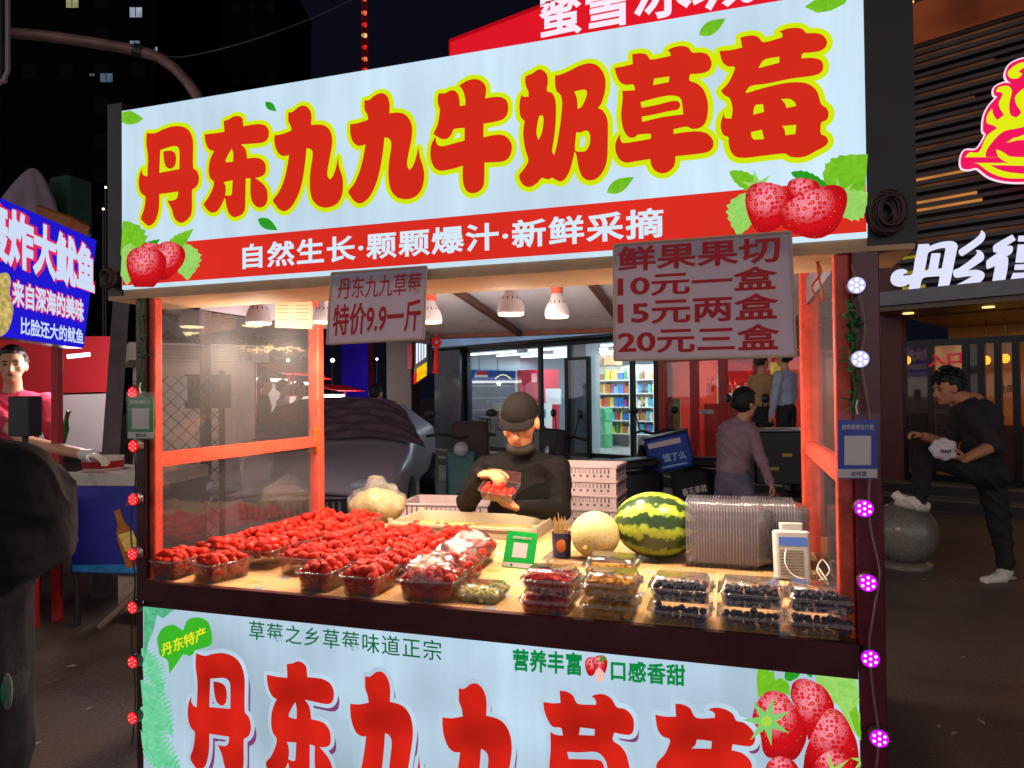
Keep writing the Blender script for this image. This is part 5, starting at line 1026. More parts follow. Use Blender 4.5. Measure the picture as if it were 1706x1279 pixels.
# simple upright figures farther away
def stander(feet, hgt, face_dir, label, shirt, trousers, vol=1.06, arm=None, hairc=HAIR, vox=.014, group=None, bow=0., reach=None, skin=SKIN):
    k = hgt/1.66; f = np.asarray(face_dir, float); f = f/np.linalg.norm(f); r = np.cross(f, (0, 0, 1)); z = lambda h: V(0, 0, h*k)
    feet = np.asarray(feet, float); root = empty('person', feet, label, 'person', group); B = Body(); R = np.stack([r, f, V(0, 0, 1)], 1)
    B.ell(feet+z(1.2)+f*bow*.3, (.165*k, .105*k, .2*k), 's', R); B.ell(feet+z(1.32)+f*bow*.5, (.19*k, .085*k, .08*k), 's', R); B.ell(feet+z(1.02), (.145*k, .105*k, .16*k), 's', R); B.ell(feet+z(.88), (.145*k, .11*k, .12*k), 't', R)
    for q in (-1, 1):
        B.chain([feet+r*q*.08*k+z(.84), feet+r*q*.09*k+z(.46)+f*.02, feet+r*q*.1*k+z(.09)], [.095*k, .07*k, .05*k], 't'); B.chain([feet+r*q*.1*k+z(.05), feet+r*q*.11*k+f*.13*k+z(.04)], [.046*k, .036*k], 'shoe')
        sh_ = feet+r*q*.18*k+z(1.32)+f*bow*.5; el = sh_+z(-.27)+r*q*.05*k+f*.02; wr = el+(z(-.1)+f*.2*k-r*q*.06*k if arm else z(-.23)+f*.06*k)
        if reach is not None and q == reach[0]:
            wr = np.asarray(reach[1], float); el = (sh_+wr)/2+z(-.1)-f*.02; B.chain([sh_, sh_*.45+el*.55], [.064*k, .058*k], 's'); B.chain([sh_*.45+el*.55, el, wr], [.046*k, .044*k, .033*k], 'skin'); B.cap(wr, .036, wr+(wr-el)*.12, .038, 'glove'); hand(B, wr+(wr-el)*.1, wr-el, V(0, 0, 1), 1.05*k, .5, 'glove', side=q); continue
        B.chain([sh_, el, wr], [.062*k, .05*k, .038*k], 's'); hand(B, wr, wr-el, r*q, .92*k, .6, 'skin', side=q)
    B.chain([feet+z(1.36)+f*bow*.5, feet+z(1.46)+f*(.02+bow*.7)], [.056*k, .052*k], 'skin'); hc_ = feet+z(1.55)+f*(.03+bow); HH, PQ = add_head(B, hc_, f+V(0, 0, -bow*2), s=k)
    B.build('body', {'s': shirt, 't': trousers, 'shoe': M_BLACK, 'skin': skin, 'glove': M_WHITEP}, root, vox, 4, .006)
    face_bits(root, PQ, HH, k); hair_cap(root, PQ, HH, k, hairc, vol=vol, seed=int(abs(feet[0])*10) % 7); return root
# ================================================================ ground and pavement
asp, t = newmat('asphalt'); out = nd(t, 'OutputMaterial'); p = nd(t, 'BsdfPrincipled'); tcn = nd(t, 'TexCoord')
n1 = nd(t, 'TexNoise', Scale=.9, Detail=6., Roughness=.65); n2 = nd(t, 'TexNoise', Scale=75., Detail=3.); v1 = nd(t, 'TexVoronoi', Scale=55.)
for q in (n1, n2, v1): t.links.new(tcn.outputs['Object'], q.inputs['Vector'])
cr = nd(t, 'ValToRGB'); cr.color_ramp.elements[0].position = .3; cr.color_ramp.elements[0].color = lin((40, 35, 35)); cr.color_ramp.elements[1].position = .72; cr.color_ramp.elements[1].color = lin((122, 106, 97))
mm = nd(t, 'Math', operation='MULTIPLY_ADD'); mm.inputs[1].default_value = .45; t.links.new(n2.outputs[0], mm.inputs[0]); m3 = nd(t, 'Math', operation='MULTIPLY'); m3.inputs[1].default_value = .6; t.links.new(n1.outputs[0], m3.inputs[0]); t.links.new(m3.outputs[0], mm.inputs[2])
t.links.new(mm.outputs[0], cr.inputs[0]); t.links.new(cr.outputs[0], p.inputs['Base Color'])
rr = nd(t, 'MapRange'); rr.inputs[1].default_value = .35; rr.inputs[2].default_value = .65; rr.inputs[3].default_value = .28; rr.inputs[4].default_value = .75; t.links.new(n1.outputs[0], rr.inputs[0]); t.links.new(rr.outputs[0], p.inputs['Roughness'])
bm = nd(t, 'Bump', Strength=.5, Distance=.006); t.links.new(v1.outputs['Distance'], bm.inputs['Height']); t.links.new(bm.outputs[0], p.inputs['Normal']); t.links.new(p.outputs[0], out.inputs[0])
b = MB(); b.poly([(-200, -120, 0), (200, -120, 0), (200, 260, 0), (-200, 260, 0)]); b.build('ground', asp, None, kind='structure', origin=np.zeros(3))
rng = np.random.default_rng(11)
for k, (x, y) in enumerate(((1620, 918), (1540, 965), (1584, 968), (1592, 964), (1635, 1203), (1564, 1210), (1590, 1222), (1605, 1095), (150, 1180), (60, 1240), (120, 1110))):
    c = at(x, y, Z=.003); s_ = rng.uniform(.012, .03); a = rng.uniform(0, 3)
    b = MB(); b.add([c+V(s_*math.cos(a), s_*math.sin(a), 0), c+V(-s_*.4*math.sin(a), s_*.4*math.cos(a), .004), c+V(-s_*math.cos(a), -s_*math.sin(a), .001), c+V(s_*.4*math.sin(a), -s_*.4*math.cos(a), .005)], [(0, 1, 2, 3)])
    b.build('litter', pbr('litter', (190, 180, 165), .7), None, label='small pale scrap of litter lying on the dark asphalt', cat='litter', group='scraps of litter on the ground')
def BBx(b, s0, s1, t0, t1, z0, z1): return b.obox(bp(s0, t0, z0), BU*(s1-s0), BN*(t1-t0), V(0, 0, z1-z0))
M_STEP = pbr('step_stone', (104, 96, 90), .5, var=.2, vs=5); ZF = .27
b = MB(); BBx(b, -15, 6, .0, 7, .005, .14); BBx(b, -15, 6, .3, 7, .14, ZF); b.build('steps', M_STEP, None, kind='structure')
b = MB(); BBx(b, -12, 6, .299, .31, .145, .26); BBx(b, -12, 6, -.001, .01, .01, .13); b.build('step_riser', pbr('step_dark', (40, 36, 36), .5, var=.2), None, kind='structure')
# ================================================================ shop row
M_FRAME = pbr('dark_frame', (26, 28, 30), .3, .5); M_GLASS = clear('shop_glass', (222, 232, 236), .07, .01, .02)
M_TUBE = glow('shop_tube', (235, 246, 255), 5.); M_IN = pbr('shop_wall', (150, 165, 172), .6, var=.06)
def area(name, p, parent, size, w, col, rot=(0, 0, 0)):
    ld = bpy.data.lights.new(name, 'AREA'); ld.energy = w; ld.color = col; ld.size = size; lo = bpy.data.objects.new(name, ld); COL.objects.link(lo); lo.parent = parent; lo.location = np.asarray(p)-WLOC[parent.name]; lo.rotation_euler = rot; return lo
def shop(name, label, s0, s1, zt, depth, inner, cat='shop'):
    o = empty(name, bp((s0+s1)/2, 1, ZF), label, cat)
    b = MB(); BBx(b, s0, s1, depth, depth+.1, ZF, zt); b.build('back_wall', inner, o)
    for s_ in (s0, s1-.08): b = MB(); BBx(b, s_, s_+.08, .72, depth-.002, ZF, zt); b.build('side_wall', inner, o)
    b = MB(); BBx(b, s0+.08, s1-.08, .72, depth-.002, zt, zt+.08); b.build('ceiling', pbr('shop_ceiling', (170, 178, 182), .6), o)
    b = MB(); BBx(b, s0+.08, s1-.08, .72, depth-.002, ZF+.002, ZF+.01); b.build('floor', pbr('shop_floor', (150, 145, 140), .3, var=.1), o)
    return o
# ---- convenience store
cs = shop('convenience_store', 'bright convenience store with dark framed glass front behind the vendor', -8.75, -3.28, 2.285, 5.2, M_IN)
for t_ in (1.3, 2.1, 2.9, 3.7, 4.5):
    for s_ in (-8.5, -6.8, -5.):
        b = MB(); BBx(b, s_, s_+1.35, t_, t_+.045, 2.235, 2.27); b.build('tube_light', M_TUBE, cs)
area('shop_light', bp(-7.2, 2.8, 2.2), cs, 2., 130, (.86, .95, 1.)); area('shop_light', bp(-4.8, 2.8, 2.2), cs, 2., 150, (.9, .96, 1.))
def facade(par, xs, zt, T, mat, wbar=.07, pane=M_GLASS, hz=(), z0=ZF+.01):
    """posts at the given stations with panes between them"""
    for s_ in xs: b = MB(); BBx(b, s_-wbar/2, s_+wbar/2, T-.04, T+.04, z0, zt); b.build('mullion', mat, par)
    for h in hz: b = MB(); BBx(b, xs[0], xs[-1], T-.03, T+.03, h-.04, h+.04); b.build('transom', mat, par)
    for a, c in zip(xs[:-1], xs[1:]): b = MB(); BBx(b, a+wbar/2, c-wbar/2, T-.004, T+.004, z0+.06, zt-.0); b.build('glass_pane', pane, par)
S_ = lambda px, T=.6: bs(px, 640, T)[0]
facade(cs, [-8.7, S_(778), S_(900), S_(950), S_(1053), S_(1093)], 2.3, .62, M_FRAME, hz=(ZF+.05, 2.28))
b = MB(); BBx(b, S_(946), S_(984), .55, .58, ZF+.02, 2.0); b.build('door_pane', M_GLASS, cs)
b = MB(); BBx(b, S_(944), S_(949), .54, .59, ZF, 2.02); BBx(b, S_(980), S_(986), .54, .59, ZF, 2.02); BBx(b, S_(949), S_(980), .545, .585, 1.97, 2.02); b.build('door_frame', M_FRAME, cs)
b = MB(); BBx(b, S_(733), S_(778)-.05, .45, .75, ZF, 2.3); b.build('entry_pillar', pbr('dark_pillar', (54, 58, 66), .15, .4, var=.2), cs)
b = MB(); BBx(b, -8.75, -3.28, .3, .7, 2.325, 2.36); b.build('header_bar', M_FRAME, cs)
b = MB(); BBx(b, -8.75, -3.28, .25, .7, 2.365, 2.95); b.build('fascia', glow('fascia_glow', (150, 174, 210), .5, .3, 1.2), cs)  # glow painted into the fascia, standing in for the light it reflects
b = MB(); BBx(b, -12, -.9, .72, 7, 2.96, 7.2); b.build('upper_wall', pbr('dark_facade', (34, 32, 36), .7, var=.2), cs)
b = MB(); BBx(b, -5.55, -5.1, 1.0, 1.4, ZF+.01, 2.6); b.build('white_pillar', pbr('white_wall', (200, 206, 206), .5, var=.05), cs)
b = MB(); BBx(b, -5.5, -5.15, .985, .998, 1.35, 2.0); b.build('poster', pbr('blue_poster', (70, 130, 180), .5, var=.35, vs=14), cs)
# drinks cabinet with a blue lit head, and a red cabinet beside it
zc = 2.0
cab = empty('drinks_cabinet', bp(-8.5, 2.1, ZF), 'glass drinks cabinet with blue lit head and a round red, white and blue badge', 'cabinet')
SW = -8.4; tL, zt_ = bt(783, 616, SW); tR, zb_ = bt(858, 637, SW)
b = MB(); BBx(b, -8.66, SW, tL, tR, ZF+.012, zb_-.005); b.build('case', pbr('cabinet_dark', (52, 60, 74), .25, var=.3), cab)
for k in range(5): b = MB(); BBx(b, SW+.002, SW+.012, tL+.05, tR-.05, ZF+.25+k*.26, ZF+.27+k*.26); b.build('cabinet_shelf', M_STEEL, cab)
b = MB(); BBx(b, -8.66, SW+.02, tL, tR, zb_, zt_); b.build('head_sign', glow('cabinet_blue', (34, 92, 172), .8, .3, 5), cab)
cc = bp(SW+.03, tL+.3, (zb_+zt_)/2); R_ = (zt_-zb_)*.44; EB = BN*1.7
for nm_, col, a0, a1 in (('badge_red', (210, 40, 50), .12, 3.02), ('badge_white', (225, 228, 232), 0, 0), ('badge_blue', (20, 60, 150), 3.26, 6.16)):
    if nm_ == 'badge_white': MB().slab([cc+R_*(math.cos(a)*EB+math.sin(a)*V(0, 0, 1)) for a in np.linspace(0, 2*math.pi, 28, endpoint=False)], BU*.006).build('badge', glow(nm_, col, .8), cab)
    else: MB().slab([cc+BU*.008+R_*.97*(math.cos(a)*EB+math.sin(a)*V(0, 0, 1)) for a in np.linspace(a0+.12, a1-.12, 16)], BU*.004).build('badge_half', glow(nm_, col, .8), cab)
b = MB(); pts = [cc+BN*(.42+.5*u)+V(0, 0, .09*math.sin(math.pi*u)-.05)+BU*.01 for u in np.linspace(0, 1, 10)]; b.tube(pts, .012, 6); b.build('neon_arc', glow('neon', (255, 236, 170), 2.), cab)
cab2 = empty('red_cabinet', bp(-8.4, 3.3, ZF), 'red drinks cabinet with a small white glowing badge inside the store', 'cabinet')
b = MB(); BBx(b, -8.66, -7.9, 2.95, 3.55, ZF+.012, zt_+.03); b.build('case', pbr('cabinet_red', (190, 36, 58), .35, var=.1), cab2); b = MB(); BBx(b, -8.2, -8.05, 2.935, 2.948, zt_-.26, zt_-.06); b.build('badge', glow('badge_pink', (255, 180, 190), 1.4), cab2)
b = MB(); BBx(b, -7.8, -7.35, 2.96, 2.975, 1.15, 1.5); b.build('notice', pbr('notice', (206, 200, 200), .6), cab2)
for k, (t0, lab) in enumerate(((1.6, 'glowing white pendant lamp low in the store window, left of two'), (2.3, 'glowing white pendant lamp low in the store window, right of two'))):
    q = at((799, 830)[k], 668, T=t0); root = empty('pendant_lamp', q, lab, 'lamp'); MB().lathe([(.05, 0), (.065, .02), (.06, .1), (.03, .14)], q, 16).build('shade', glow('pendant', (240, 248, 255), 3.), root, smooth=True); MB().cyl(q+V(0, 0, .14), V(q[0], q[1], 2.28), .008, n=6).build('cord', M_FRAME, root)
# shelves with goods
GOODS = [pbr('goods_%d' % i, c, .45, var=.2, vs=20) for i, c in enumerate(((200, 60, 50), (220, 190, 60), (60, 110, 180), (70, 150, 90), (220, 220, 215), (180, 110, 60), (150, 60, 130), (90, 170, 190)))]
GM = []
for i in range(10):
    b = MB(); w = .09+.03*(i % 3)
    if i % 3 == 0: b.lathe([(w*.4, 0), (w*.42, .01), (w*.42, .16), (w*.2, .2), (w*.18, .23), (w*.0, .235)], (0, 0, 0), 10)
    else: b.rbox((0, 0, .09), (w, .08, .18+.03*(i % 2)), .008); b.box((0, -.041, .1), (w*.7, .003, .08))
    me = b.mesh('goods'); me.materials.append(GOODS[i % 8]); GM.append(me)
def shelf(s0, s1, t0, levels, label, per, glabel, group):
    u = empty('goods_shelf', bp((s0+s1)/2, t0+.15, ZF+.012), label, 'shelf')
    for z in levels: b = MB(); BBx(b, s0, s1, t0, t0+.32, z-.02, z); b.build('shelf_board', M_WHITEP, u)
    b = MB(); BBx(b, s0, s1, t0+.325, t0+.34, ZF+.014, levels[-1]+.3); b.build('back_panel', M_WHITEP, u)
    for e in (s0-.02, s1): b = MB(); BBx(b, e, e+.02, t0, t0+.34, ZF+.014, levels[-1]+.3); b.build('side_panel', M_WHITEP, u)
    for z in levels:
        for k in range(per):
            o = bpy.data.objects.new('packet', random.choice(GM)); COL.objects.link(o); s_ = s0+.06+(s1-s0-.1)*k/(per-1); o.location = bp(s_, t0+.1, z); o.rotation_euler = (0, 0, -math.atan2(.442, .897)); o.scale = (1, 1, random.uniform(.7, 1.1)); tagit(o, glabel, 'packet', group)
s_a, s_b = bs(985, 650, 3.)[0], bs(1048, 650, 3.)[0]
shelf(s_a, s_b, 3.0, (.55, .82, 1.1, 1.38, 1.66), 'white shelf of packets seen through the open glass door', 9, 'small coloured packet on the shelf seen through the glass door', 'packets on the shelf by the door')
shelf(bs(1056, 650, 3.)[0]+.05, bs(1088, 650, 3.)[0], 3.0, (.55, .82, 1.1, 1.38, 1.66), 'white shelf of packets behind the right leaf of the glass door', 6, 'small packet on the shelf behind the right door leaf', 'packets on the right door shelf')
shelf(bs(800, 650, 1.6)[0], bs(905, 650, 1.6)[0], 1.5, (.6, .9), 'low white shelf of goods inside the left store window', 8, 'small packet on the low shelf inside the left window', 'packets on the low shelf')
for k, (px, py, w, h, c) in enumerate(((990, 642, .34, .24, (170, 130, 90)), (1022, 642, .3, .2, (190, 150, 100)), (1018, 700, .34, .26, (90, 170, 120)), (1018, 722, .34, .26, (120, 190, 140)), (1018, 744, .34, .26, (90, 170, 120)), (1000, 735, .3, .3, (40, 70, 160)))):
    T = 2.9 if k > 1 else 3.1; s_, z_ = bs(px, py, T)
    b = MB(); z_ = [2.0, 2.0, ZF+.82, ZF+.55, ZF+.28, ZF+.01][k] if k > 1 else 1.97; b.rbox(bp(s_, T, z_+h/2), (w, .24, h), .01, rotm(rz=-math.atan2(.442, .897)))
    lab = ('brown carton on top of the shelf, left one', 'brown carton on top of the shelf, right one', 'green shrink-wrapped pack, top of the three stacked by the door', 'pale green shrink-wrapped pack in the middle of the stack by the door', 'green shrink-wrapped pack at the bottom of the stack by the door', 'blue box on the floor inside the glass door')[k]
    if k in (2, 3, 4): b2 = ZF+.012+(4-k)*.265; b = MB(); b.rbox(bp(s_, 2.6, b2+.13), (w, .24, .26), .01, rotm(rz=-math.atan2(.442, .897)))
    b.build('carton', pbr('carton_%d' % k, c, .5, var=.3, vs=12), None, label=lab, cat='carton')
# ---- red shop
M_RSHOP = pbr('red_frame', (150, 22, 28), .3, var=.1); M_RIN = pbr('red_interior', (200, 60, 48), .5, var=.25, vs=3)
rs_ = shop('red_shop', 'shop with red door frames and glowing red displays, right of the store', -3.26, -.92, 2.28, 3.2, M_RIN)
area('shop_light', bp(-2., 1.8, 2.2), rs_, 1.2, 60, (1, .72, .5))
facade(rs_, [S_(1103), S_(1156), S_(1204), S_(1262), S_(1345)], 1.9, .62, M_RSHOP, .12, hz=(ZF+.06, 1.9), z0=ZF+.01)
b = MB(); BBx(b, -3.26, -.9, .4, .72, 1.96, 2.95); b.build('fascia', pbr('red_fascia', (120, 24, 30), .4, var=.1), rs_)
b = MB(); BBx(b, S_(1166), S_(1190), .56, .6, 1.06, 1.12); b.build('door_handle', M_STEEL, rs_)
for k, (px0, px1, y0, y1, T, col, kk) in enumerate(((1206, 1234, 604, 640, 2.6, (226, 30, 34), .9), (1236, 1268, 606, 634, 2.6, (232, 34, 30), 1.), (1240, 1262, 636, 690, 2.5, (240, 120, 90), .8), (1168, 1200, 622, 680, 2.2, (250, 196, 150), .75), (1210, 1232, 642, 668, 2.4, (250, 214, 190), .9), (1284, 1312, 602, 645, 2.3, (236, 176, 70), .9), (1172, 1196, 716, 730, 2.2, (220, 230, 235), .9))):
    a, c = bs(px0, y1, T), bs(px1, y0, T); b = MB(); BBx(b, a[0], c[0], T, T+.03, min(a[1], c[1]), max(a[1], c[1])); b.build('lit_display', glow('display_%d' % k, col, kk, .45, 6), rs_)
for k, (px, py) in enumerate(((1216, 655), (1224, 655), (1246, 672), (1254, 672), (1180, 652), (1188, 652))):
    s_, z_ = bs(px, py, 1.9); b = MB(); b.lathe([(.03, 0), (.034, .01), (.034, .14), (.014, .19), (.013, .24), (.016, .25)], bp(s_, 1.9, z_), 10); b.build('bottle', pbr('bottle_red', (190, 40, 36), .25), rs_)
b = MB(); BBx(b, S_(1160, 1.9), S_(1268, 1.9), 1.75, 2.1, ZF+.012, bs(1220, 672, 1.9)[1]); b.build('display_counter', pbr('counter_red', (150, 50, 40), .4, var=.2), rs_)
for k, (px, py, c) in enumerate(((1112, 640, (150, 60, 30)), (1124, 690, (210, 190, 50)), (1112, 700, (60, 60, 150)))):
    a, c2 = bs(px-9, py+26, .75), bs(px+9, py-26, .75); b = MB(); BBx(b, a[0], c2[0], .75, .76, min(a[1], c2[1]), max(a[1], c2[1])); b.build('poster', pbr('poster_%d' % k, c, .5, var=.4, vs=10), rs_)
b = MB(); b.slab([bp(*q) for q in ((-.86, .2, 1.2), (-.70, .2, 1.2), (-.78, .2, 1.02))], BN*.02); b.build('triangle_flag', pbr('flag_red', (230, 30, 40), .5), None, label='small red triangular pennant beside the right stall post', cat='flag')
# ---- rooftop sign (mascot left out)
T = .1; rsg = empty('rooftop_sign', bp(-5.2, T, 7.3), 'red lit shop sign with white rounded lettering high above the stall', 'sign')
q = [at(x, y, T=T) for x, y in ((750, 92), (750, 68), (975, -20), (1320, -150), (1320, -20))]
zb0 = q[0][2]; sl = bs(750, 92, T)[0]; sr = bs(1320, 0, T)[0]; ztop = bs(900, 8, T)[1]
P0, N0 = q[0], BN*1.; N0 = N0/np.linalg.norm(N0); RP = lambda x, y: atN(x, y, P0, N0)
sp0 = [RP(750, 95), RP(1330, 40), RP(1330, -152), RP(975, -18), RP(750, 68)]
MB().slab(sp0, BN*.25).build('sign_face', glow('sign_scarlet', (228, 24, 40), 1., .1, .4), rsg)
b = MB(); b.tube(sp0, .035, 6, closed=True); b.build('edge_trim', glow('sign_edge', (190, 10, 24), .8), rsg)
text('蜜雪冰城', RP(900, 68), RP(1262, 6), RP(900, -9), glow('sign_white', (244, 226, 240), 1.1), rsg, bold=.022, lift=.03)
b = MB(); BBx(b, -8.1, -1, .35, .7, 7.0, 7.9); b.build('support_wall', pbr('dark_facade', (34, 32, 36), .7), rsg)
# ---- restaurant on the right
rt = empty('restaurant', bp(1.6, 1.2, 0), 'dark slatted restaurant front with grey canopy, glowing white lettering and yellow doorway', 'restaurant')
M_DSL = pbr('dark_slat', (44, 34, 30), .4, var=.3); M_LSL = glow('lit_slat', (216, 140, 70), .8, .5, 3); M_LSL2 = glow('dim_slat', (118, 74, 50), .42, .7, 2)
b = MB(); BBx(b, .05, 5.5, .62, .8, 2.42, 6.6); b.build('back_wall', pbr('restaurant_wall', (30, 24, 24), .7, var=.2), rt)
for k in range(36):
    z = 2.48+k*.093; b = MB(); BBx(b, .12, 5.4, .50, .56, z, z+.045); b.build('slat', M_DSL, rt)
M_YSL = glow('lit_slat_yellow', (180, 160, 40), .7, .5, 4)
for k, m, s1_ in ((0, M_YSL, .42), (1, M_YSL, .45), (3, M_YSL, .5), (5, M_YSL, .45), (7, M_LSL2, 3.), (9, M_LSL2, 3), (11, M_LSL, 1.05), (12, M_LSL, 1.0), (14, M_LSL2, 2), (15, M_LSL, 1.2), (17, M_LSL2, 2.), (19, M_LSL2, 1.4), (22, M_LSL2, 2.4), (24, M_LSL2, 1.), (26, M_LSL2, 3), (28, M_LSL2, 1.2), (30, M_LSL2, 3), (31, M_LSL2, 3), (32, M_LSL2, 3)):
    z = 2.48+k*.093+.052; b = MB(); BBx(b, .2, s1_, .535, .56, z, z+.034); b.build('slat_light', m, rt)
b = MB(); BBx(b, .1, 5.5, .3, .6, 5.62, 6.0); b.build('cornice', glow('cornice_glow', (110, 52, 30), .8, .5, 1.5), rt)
for k in range(22): b = MB(); b.ell(bp(.2+k*.12, .29, 6.02), .014, nu=6, nv=4); b.build('cornice_light', glow('cornice_dot', (255, 190, 110), 2.), rt)
b = MB(); BBx(b, -.05, 5.5, -.25, .6, 2.36, 2.52); b.build('canopy', pbr('canopy_grey', (92, 92, 98), .3, .5, var=.2), rt)
b = MB(); BBx(b, 0., 5.5, -.2, .72, 2.30, 2.355); b.build('canopy_soffit', pbr('canopy_soffit', (110, 92, 78), .5, var=.1), rt)
for k, s_ in enumerate((.35, 1.15, 2.)): b = MB(); b.lathe([(.06, 0), (.06, .01)], bp(s_, .2, 2.287), 16); b.build('downlight', glow('downlight', (255, 200, 120), 2.5), rt)
T = .1
def RT_(x, y): return at(x, y, T=T)
cr8 = lambda q: sc(q, 1480, 380, 7.549); M_LET = glow('letter_white', (222, 224, 250), 1.05, .06)
LET = [[cr8([(395,212),(520,205),(520,240),(640,195),(760,172),(840,178),(875,225),(860,300),(790,640),(750,790),(610,795),(640,740),(665,605),(560,610),(430,640),(395,820),(262,828),(290,690),(180,735),(90,725),(48,670),(60,590),(120,535),(200,520),(240,535),(235,560),(190,580),(195,605),(250,600),(320,580),(350,420)]), cr8([(505,315),(580,275),(680,250),(735,255),(730,300),(690,510),(625,520),(660,320),(560,325),(520,535),(455,545),(480,440)])],
 [cr8([(1185,32),(1220,70),(1215,130),(1170,190),(1000,310),(930,355),(905,330),(905,285),(1000,220),(1110,140),(1165,85)])], [cr8([(1115,285),(1170,290),(1205,340),(1195,400),(1130,450),(985,545),(1120,530),(1200,555),(1210,610),(1170,670),(1060,740),(900,835),(850,838),(825,810),(830,740),(930,690),(1040,630),(1075,600),(960,610),(860,625),(835,600),(835,540),(900,510),(1030,420),(1110,350),(1130,320)])],
 [cr8([(1570,90),(1605,150),(1470,235),(1560,230),(1570,260),(1555,310),(1480,365),(1510,375),(1500,520),(1450,750),(1305,752),(1360,470),(1250,515),(1245,480),(1255,415),(1400,310),(1335,305),(1340,225)])],
 [cr8([(1650,105),(1960,95),(1960,165),(1640,170)])], [cr8([(1640,215),(1950,205),(1940,430),(1610,435)])], [cr8([(1605,465),(1930,455),(1925,520),(1595,525)])], [cr8([(1580,570),(1950,560),(1950,640),(1660,640),(1620,735),(1515,740)])]]
for q in LET: plate('letter', q, RT_, M_LET, rt, .06, thick=.05)
# emblem: a steaming pot on a plate, pink and yellow
ce = lambda q: sc(q, 1400, 0, 2.284)
def mir(q): return q+[(2*735-x, y) for x, y in q[::-1]]
pk, yl = glow('emblem_pink', (240, 24, 92), 1.), glow('emblem_yellow', (226, 236, 20), 1.)
outl = [(735,225),(690,228),(645,250),(630,290),(645,315),(660,322),(625,318),(590,335),(586,360),(600,370),(565,410),(548,450),(545,500),(555,515),(520,570),(475,575),(460,610),(465,640),(490,645),(520,640),(570,675),(640,692),(735,692)]
plate('emblem_base', [ce(mir(outl))], RT_, pk, rt, .03, thick=.02); plate('emblem_rim', [ce(mir(outl))], RT_, glow('emblem_white', (250, 225, 240), 1.), rt, .012, ring=.022)
for q in ([(478,600),(495,582),(530,580),(560,520),(600,490),(585,480),(560,470),(562,440),(580,415),(585,440),(600,460),(625,440),(605,400),(620,360),(595,352),(605,335),(640,330),(655,350),(645,400),(650,440),(672,450),(690,430),(672,400),(668,370),(700,340),(735,330),(735,480),(680,490),(620,505),(575,550),(555,590),(575,630),(630,655),(735,668),(735,680),(640,680),(575,660),(525,625),(495,622)], [(735,500),(735,520),(680,535),(630,545)]):
    plate('emblem_figure', [ce(mir(q))] if len(q) > 6 else [ce(q)], RT_, yl, rt, .034)
plate('emblem_figure', [ce([(595,570),(620,580),(650,598),(735,600),(820,598),(850,580),(875,572),(860,600),(820,625),(735,632),(650,625),(605,600)])], RT_, yl, rt, .036); plate('emblem_figure', [ce([(735,540),(690,535),(640,545),(660,528),(700,522),(735,520),(790,528),(810,545),(770,535)])], RT_, yl, rt, .036)
plate('emblem_figure', [ce([(735,235),(680,245),(645,270),(640,290),(655,302),(680,300),(695,285),(680,275),(700,262),(735,258)])], RT_, yl, rt, .034)
# doorway
M_WARM = pbr('warm_wall', (206, 160, 96), .6, var=.12, vs=3)
b = MB(); BBx(b, .2, 5., 2.8, 2.9, ZF, 2.29); b.build('inner_wall', M_WARM, rt); b = MB(); BBx(b, .2, 5., .66, 2.79, ZF+.002, ZF+.01); b.build('inner_floor', pbr('shop_floor', (150, 145, 140), .3), rt)
b = MB(); BBx(b, .2, 5, .66, 2.79, 2.285, 2.297); b.build('inner_ceiling', pbr('inner_ceiling', (120, 90, 60), .6), rt)
area('shop_light', bp(1.6, 1.7, 2.2), rt, .9, 13, (1, .62, .28))
b = MB(); BBx(b, -.9, .18, .55, .75, ZF, 2.95); b.build('side_pillar', pbr('rust_pillar', (88, 36, 32), .5, var=.35, vs=2), rt)
dx = [S_(1506), S_(1552), S_(1610), S_(1636), S_(1664), S_(1694), S_(1740), S_(1800)]
facade(rt, dx, 1.98, .6, M_FRAME, .07, hz=(ZF+.05, 1.95), pane=clear('door_glass', (236, 214, 190), .06, .03, .03))
b = MB(); BBx(b, S_(1612), S_(1632), .6, .68, ZF+.07, 1.9); b.build('door_panel', M_FRAME, rt)
b = MB(); BBx(b, S_(1556), S_(1606), .67, .69, bs(1580, 640, .6)[1], bs(1580, 572, .6)[1]); b.build('entrance_panel', glow('entrance_glow', (216, 176, 110), .62, .3, 3), rt)
M_ENT = glow('entrance_red', (170, 40, 60), .8)
text('入口', at(1546, 612, T=.53), at(1603, 606, T=.53), at(1546, 591, T=.53), M_ENT, rt, bold=.04, lift=.0)
b = MB(); BBx(b, S_(1506)+.05, S_(1552)-.04, .7, .72, ZF+.05, bs(1530, 690, .6)[1]); b.build('dark_screen', pbr('dark_facade', (34, 32, 36), .7), rt)
text('10:00', at(1663, 656, T=.55), at(1690, 653, T=.55), at(1663, 643, T=.55), pbr('ink', (40, 26, 20), .6), rt, bold=.01, lift=0)
for k, (px, py) in enumerate(((1675, 597), (1511, 600), (1643, 600))): b = MB(); b.ell(at(px, py, T=1.7), (.05, .05, .06)); b.build('amber_lamp', glow('amber', (255, 190, 50), 3.), rt, smooth=True); b = MB(); b.tube([at(px, py, T=1.7)+V(0, 0, .05), V(*at(px, py, T=1.7)[:2], 2.28)], .006, 5); b.build('lamp_cord', M_FRAME, rt)
b = MB(); BBx(b, S_(1660, 1.), S_(1760, 1.), 1.0, 1.4, ZF+.012, .95); b.build('bench', pbr('bench_red', (140, 40, 44), .4, var=.2), rt)
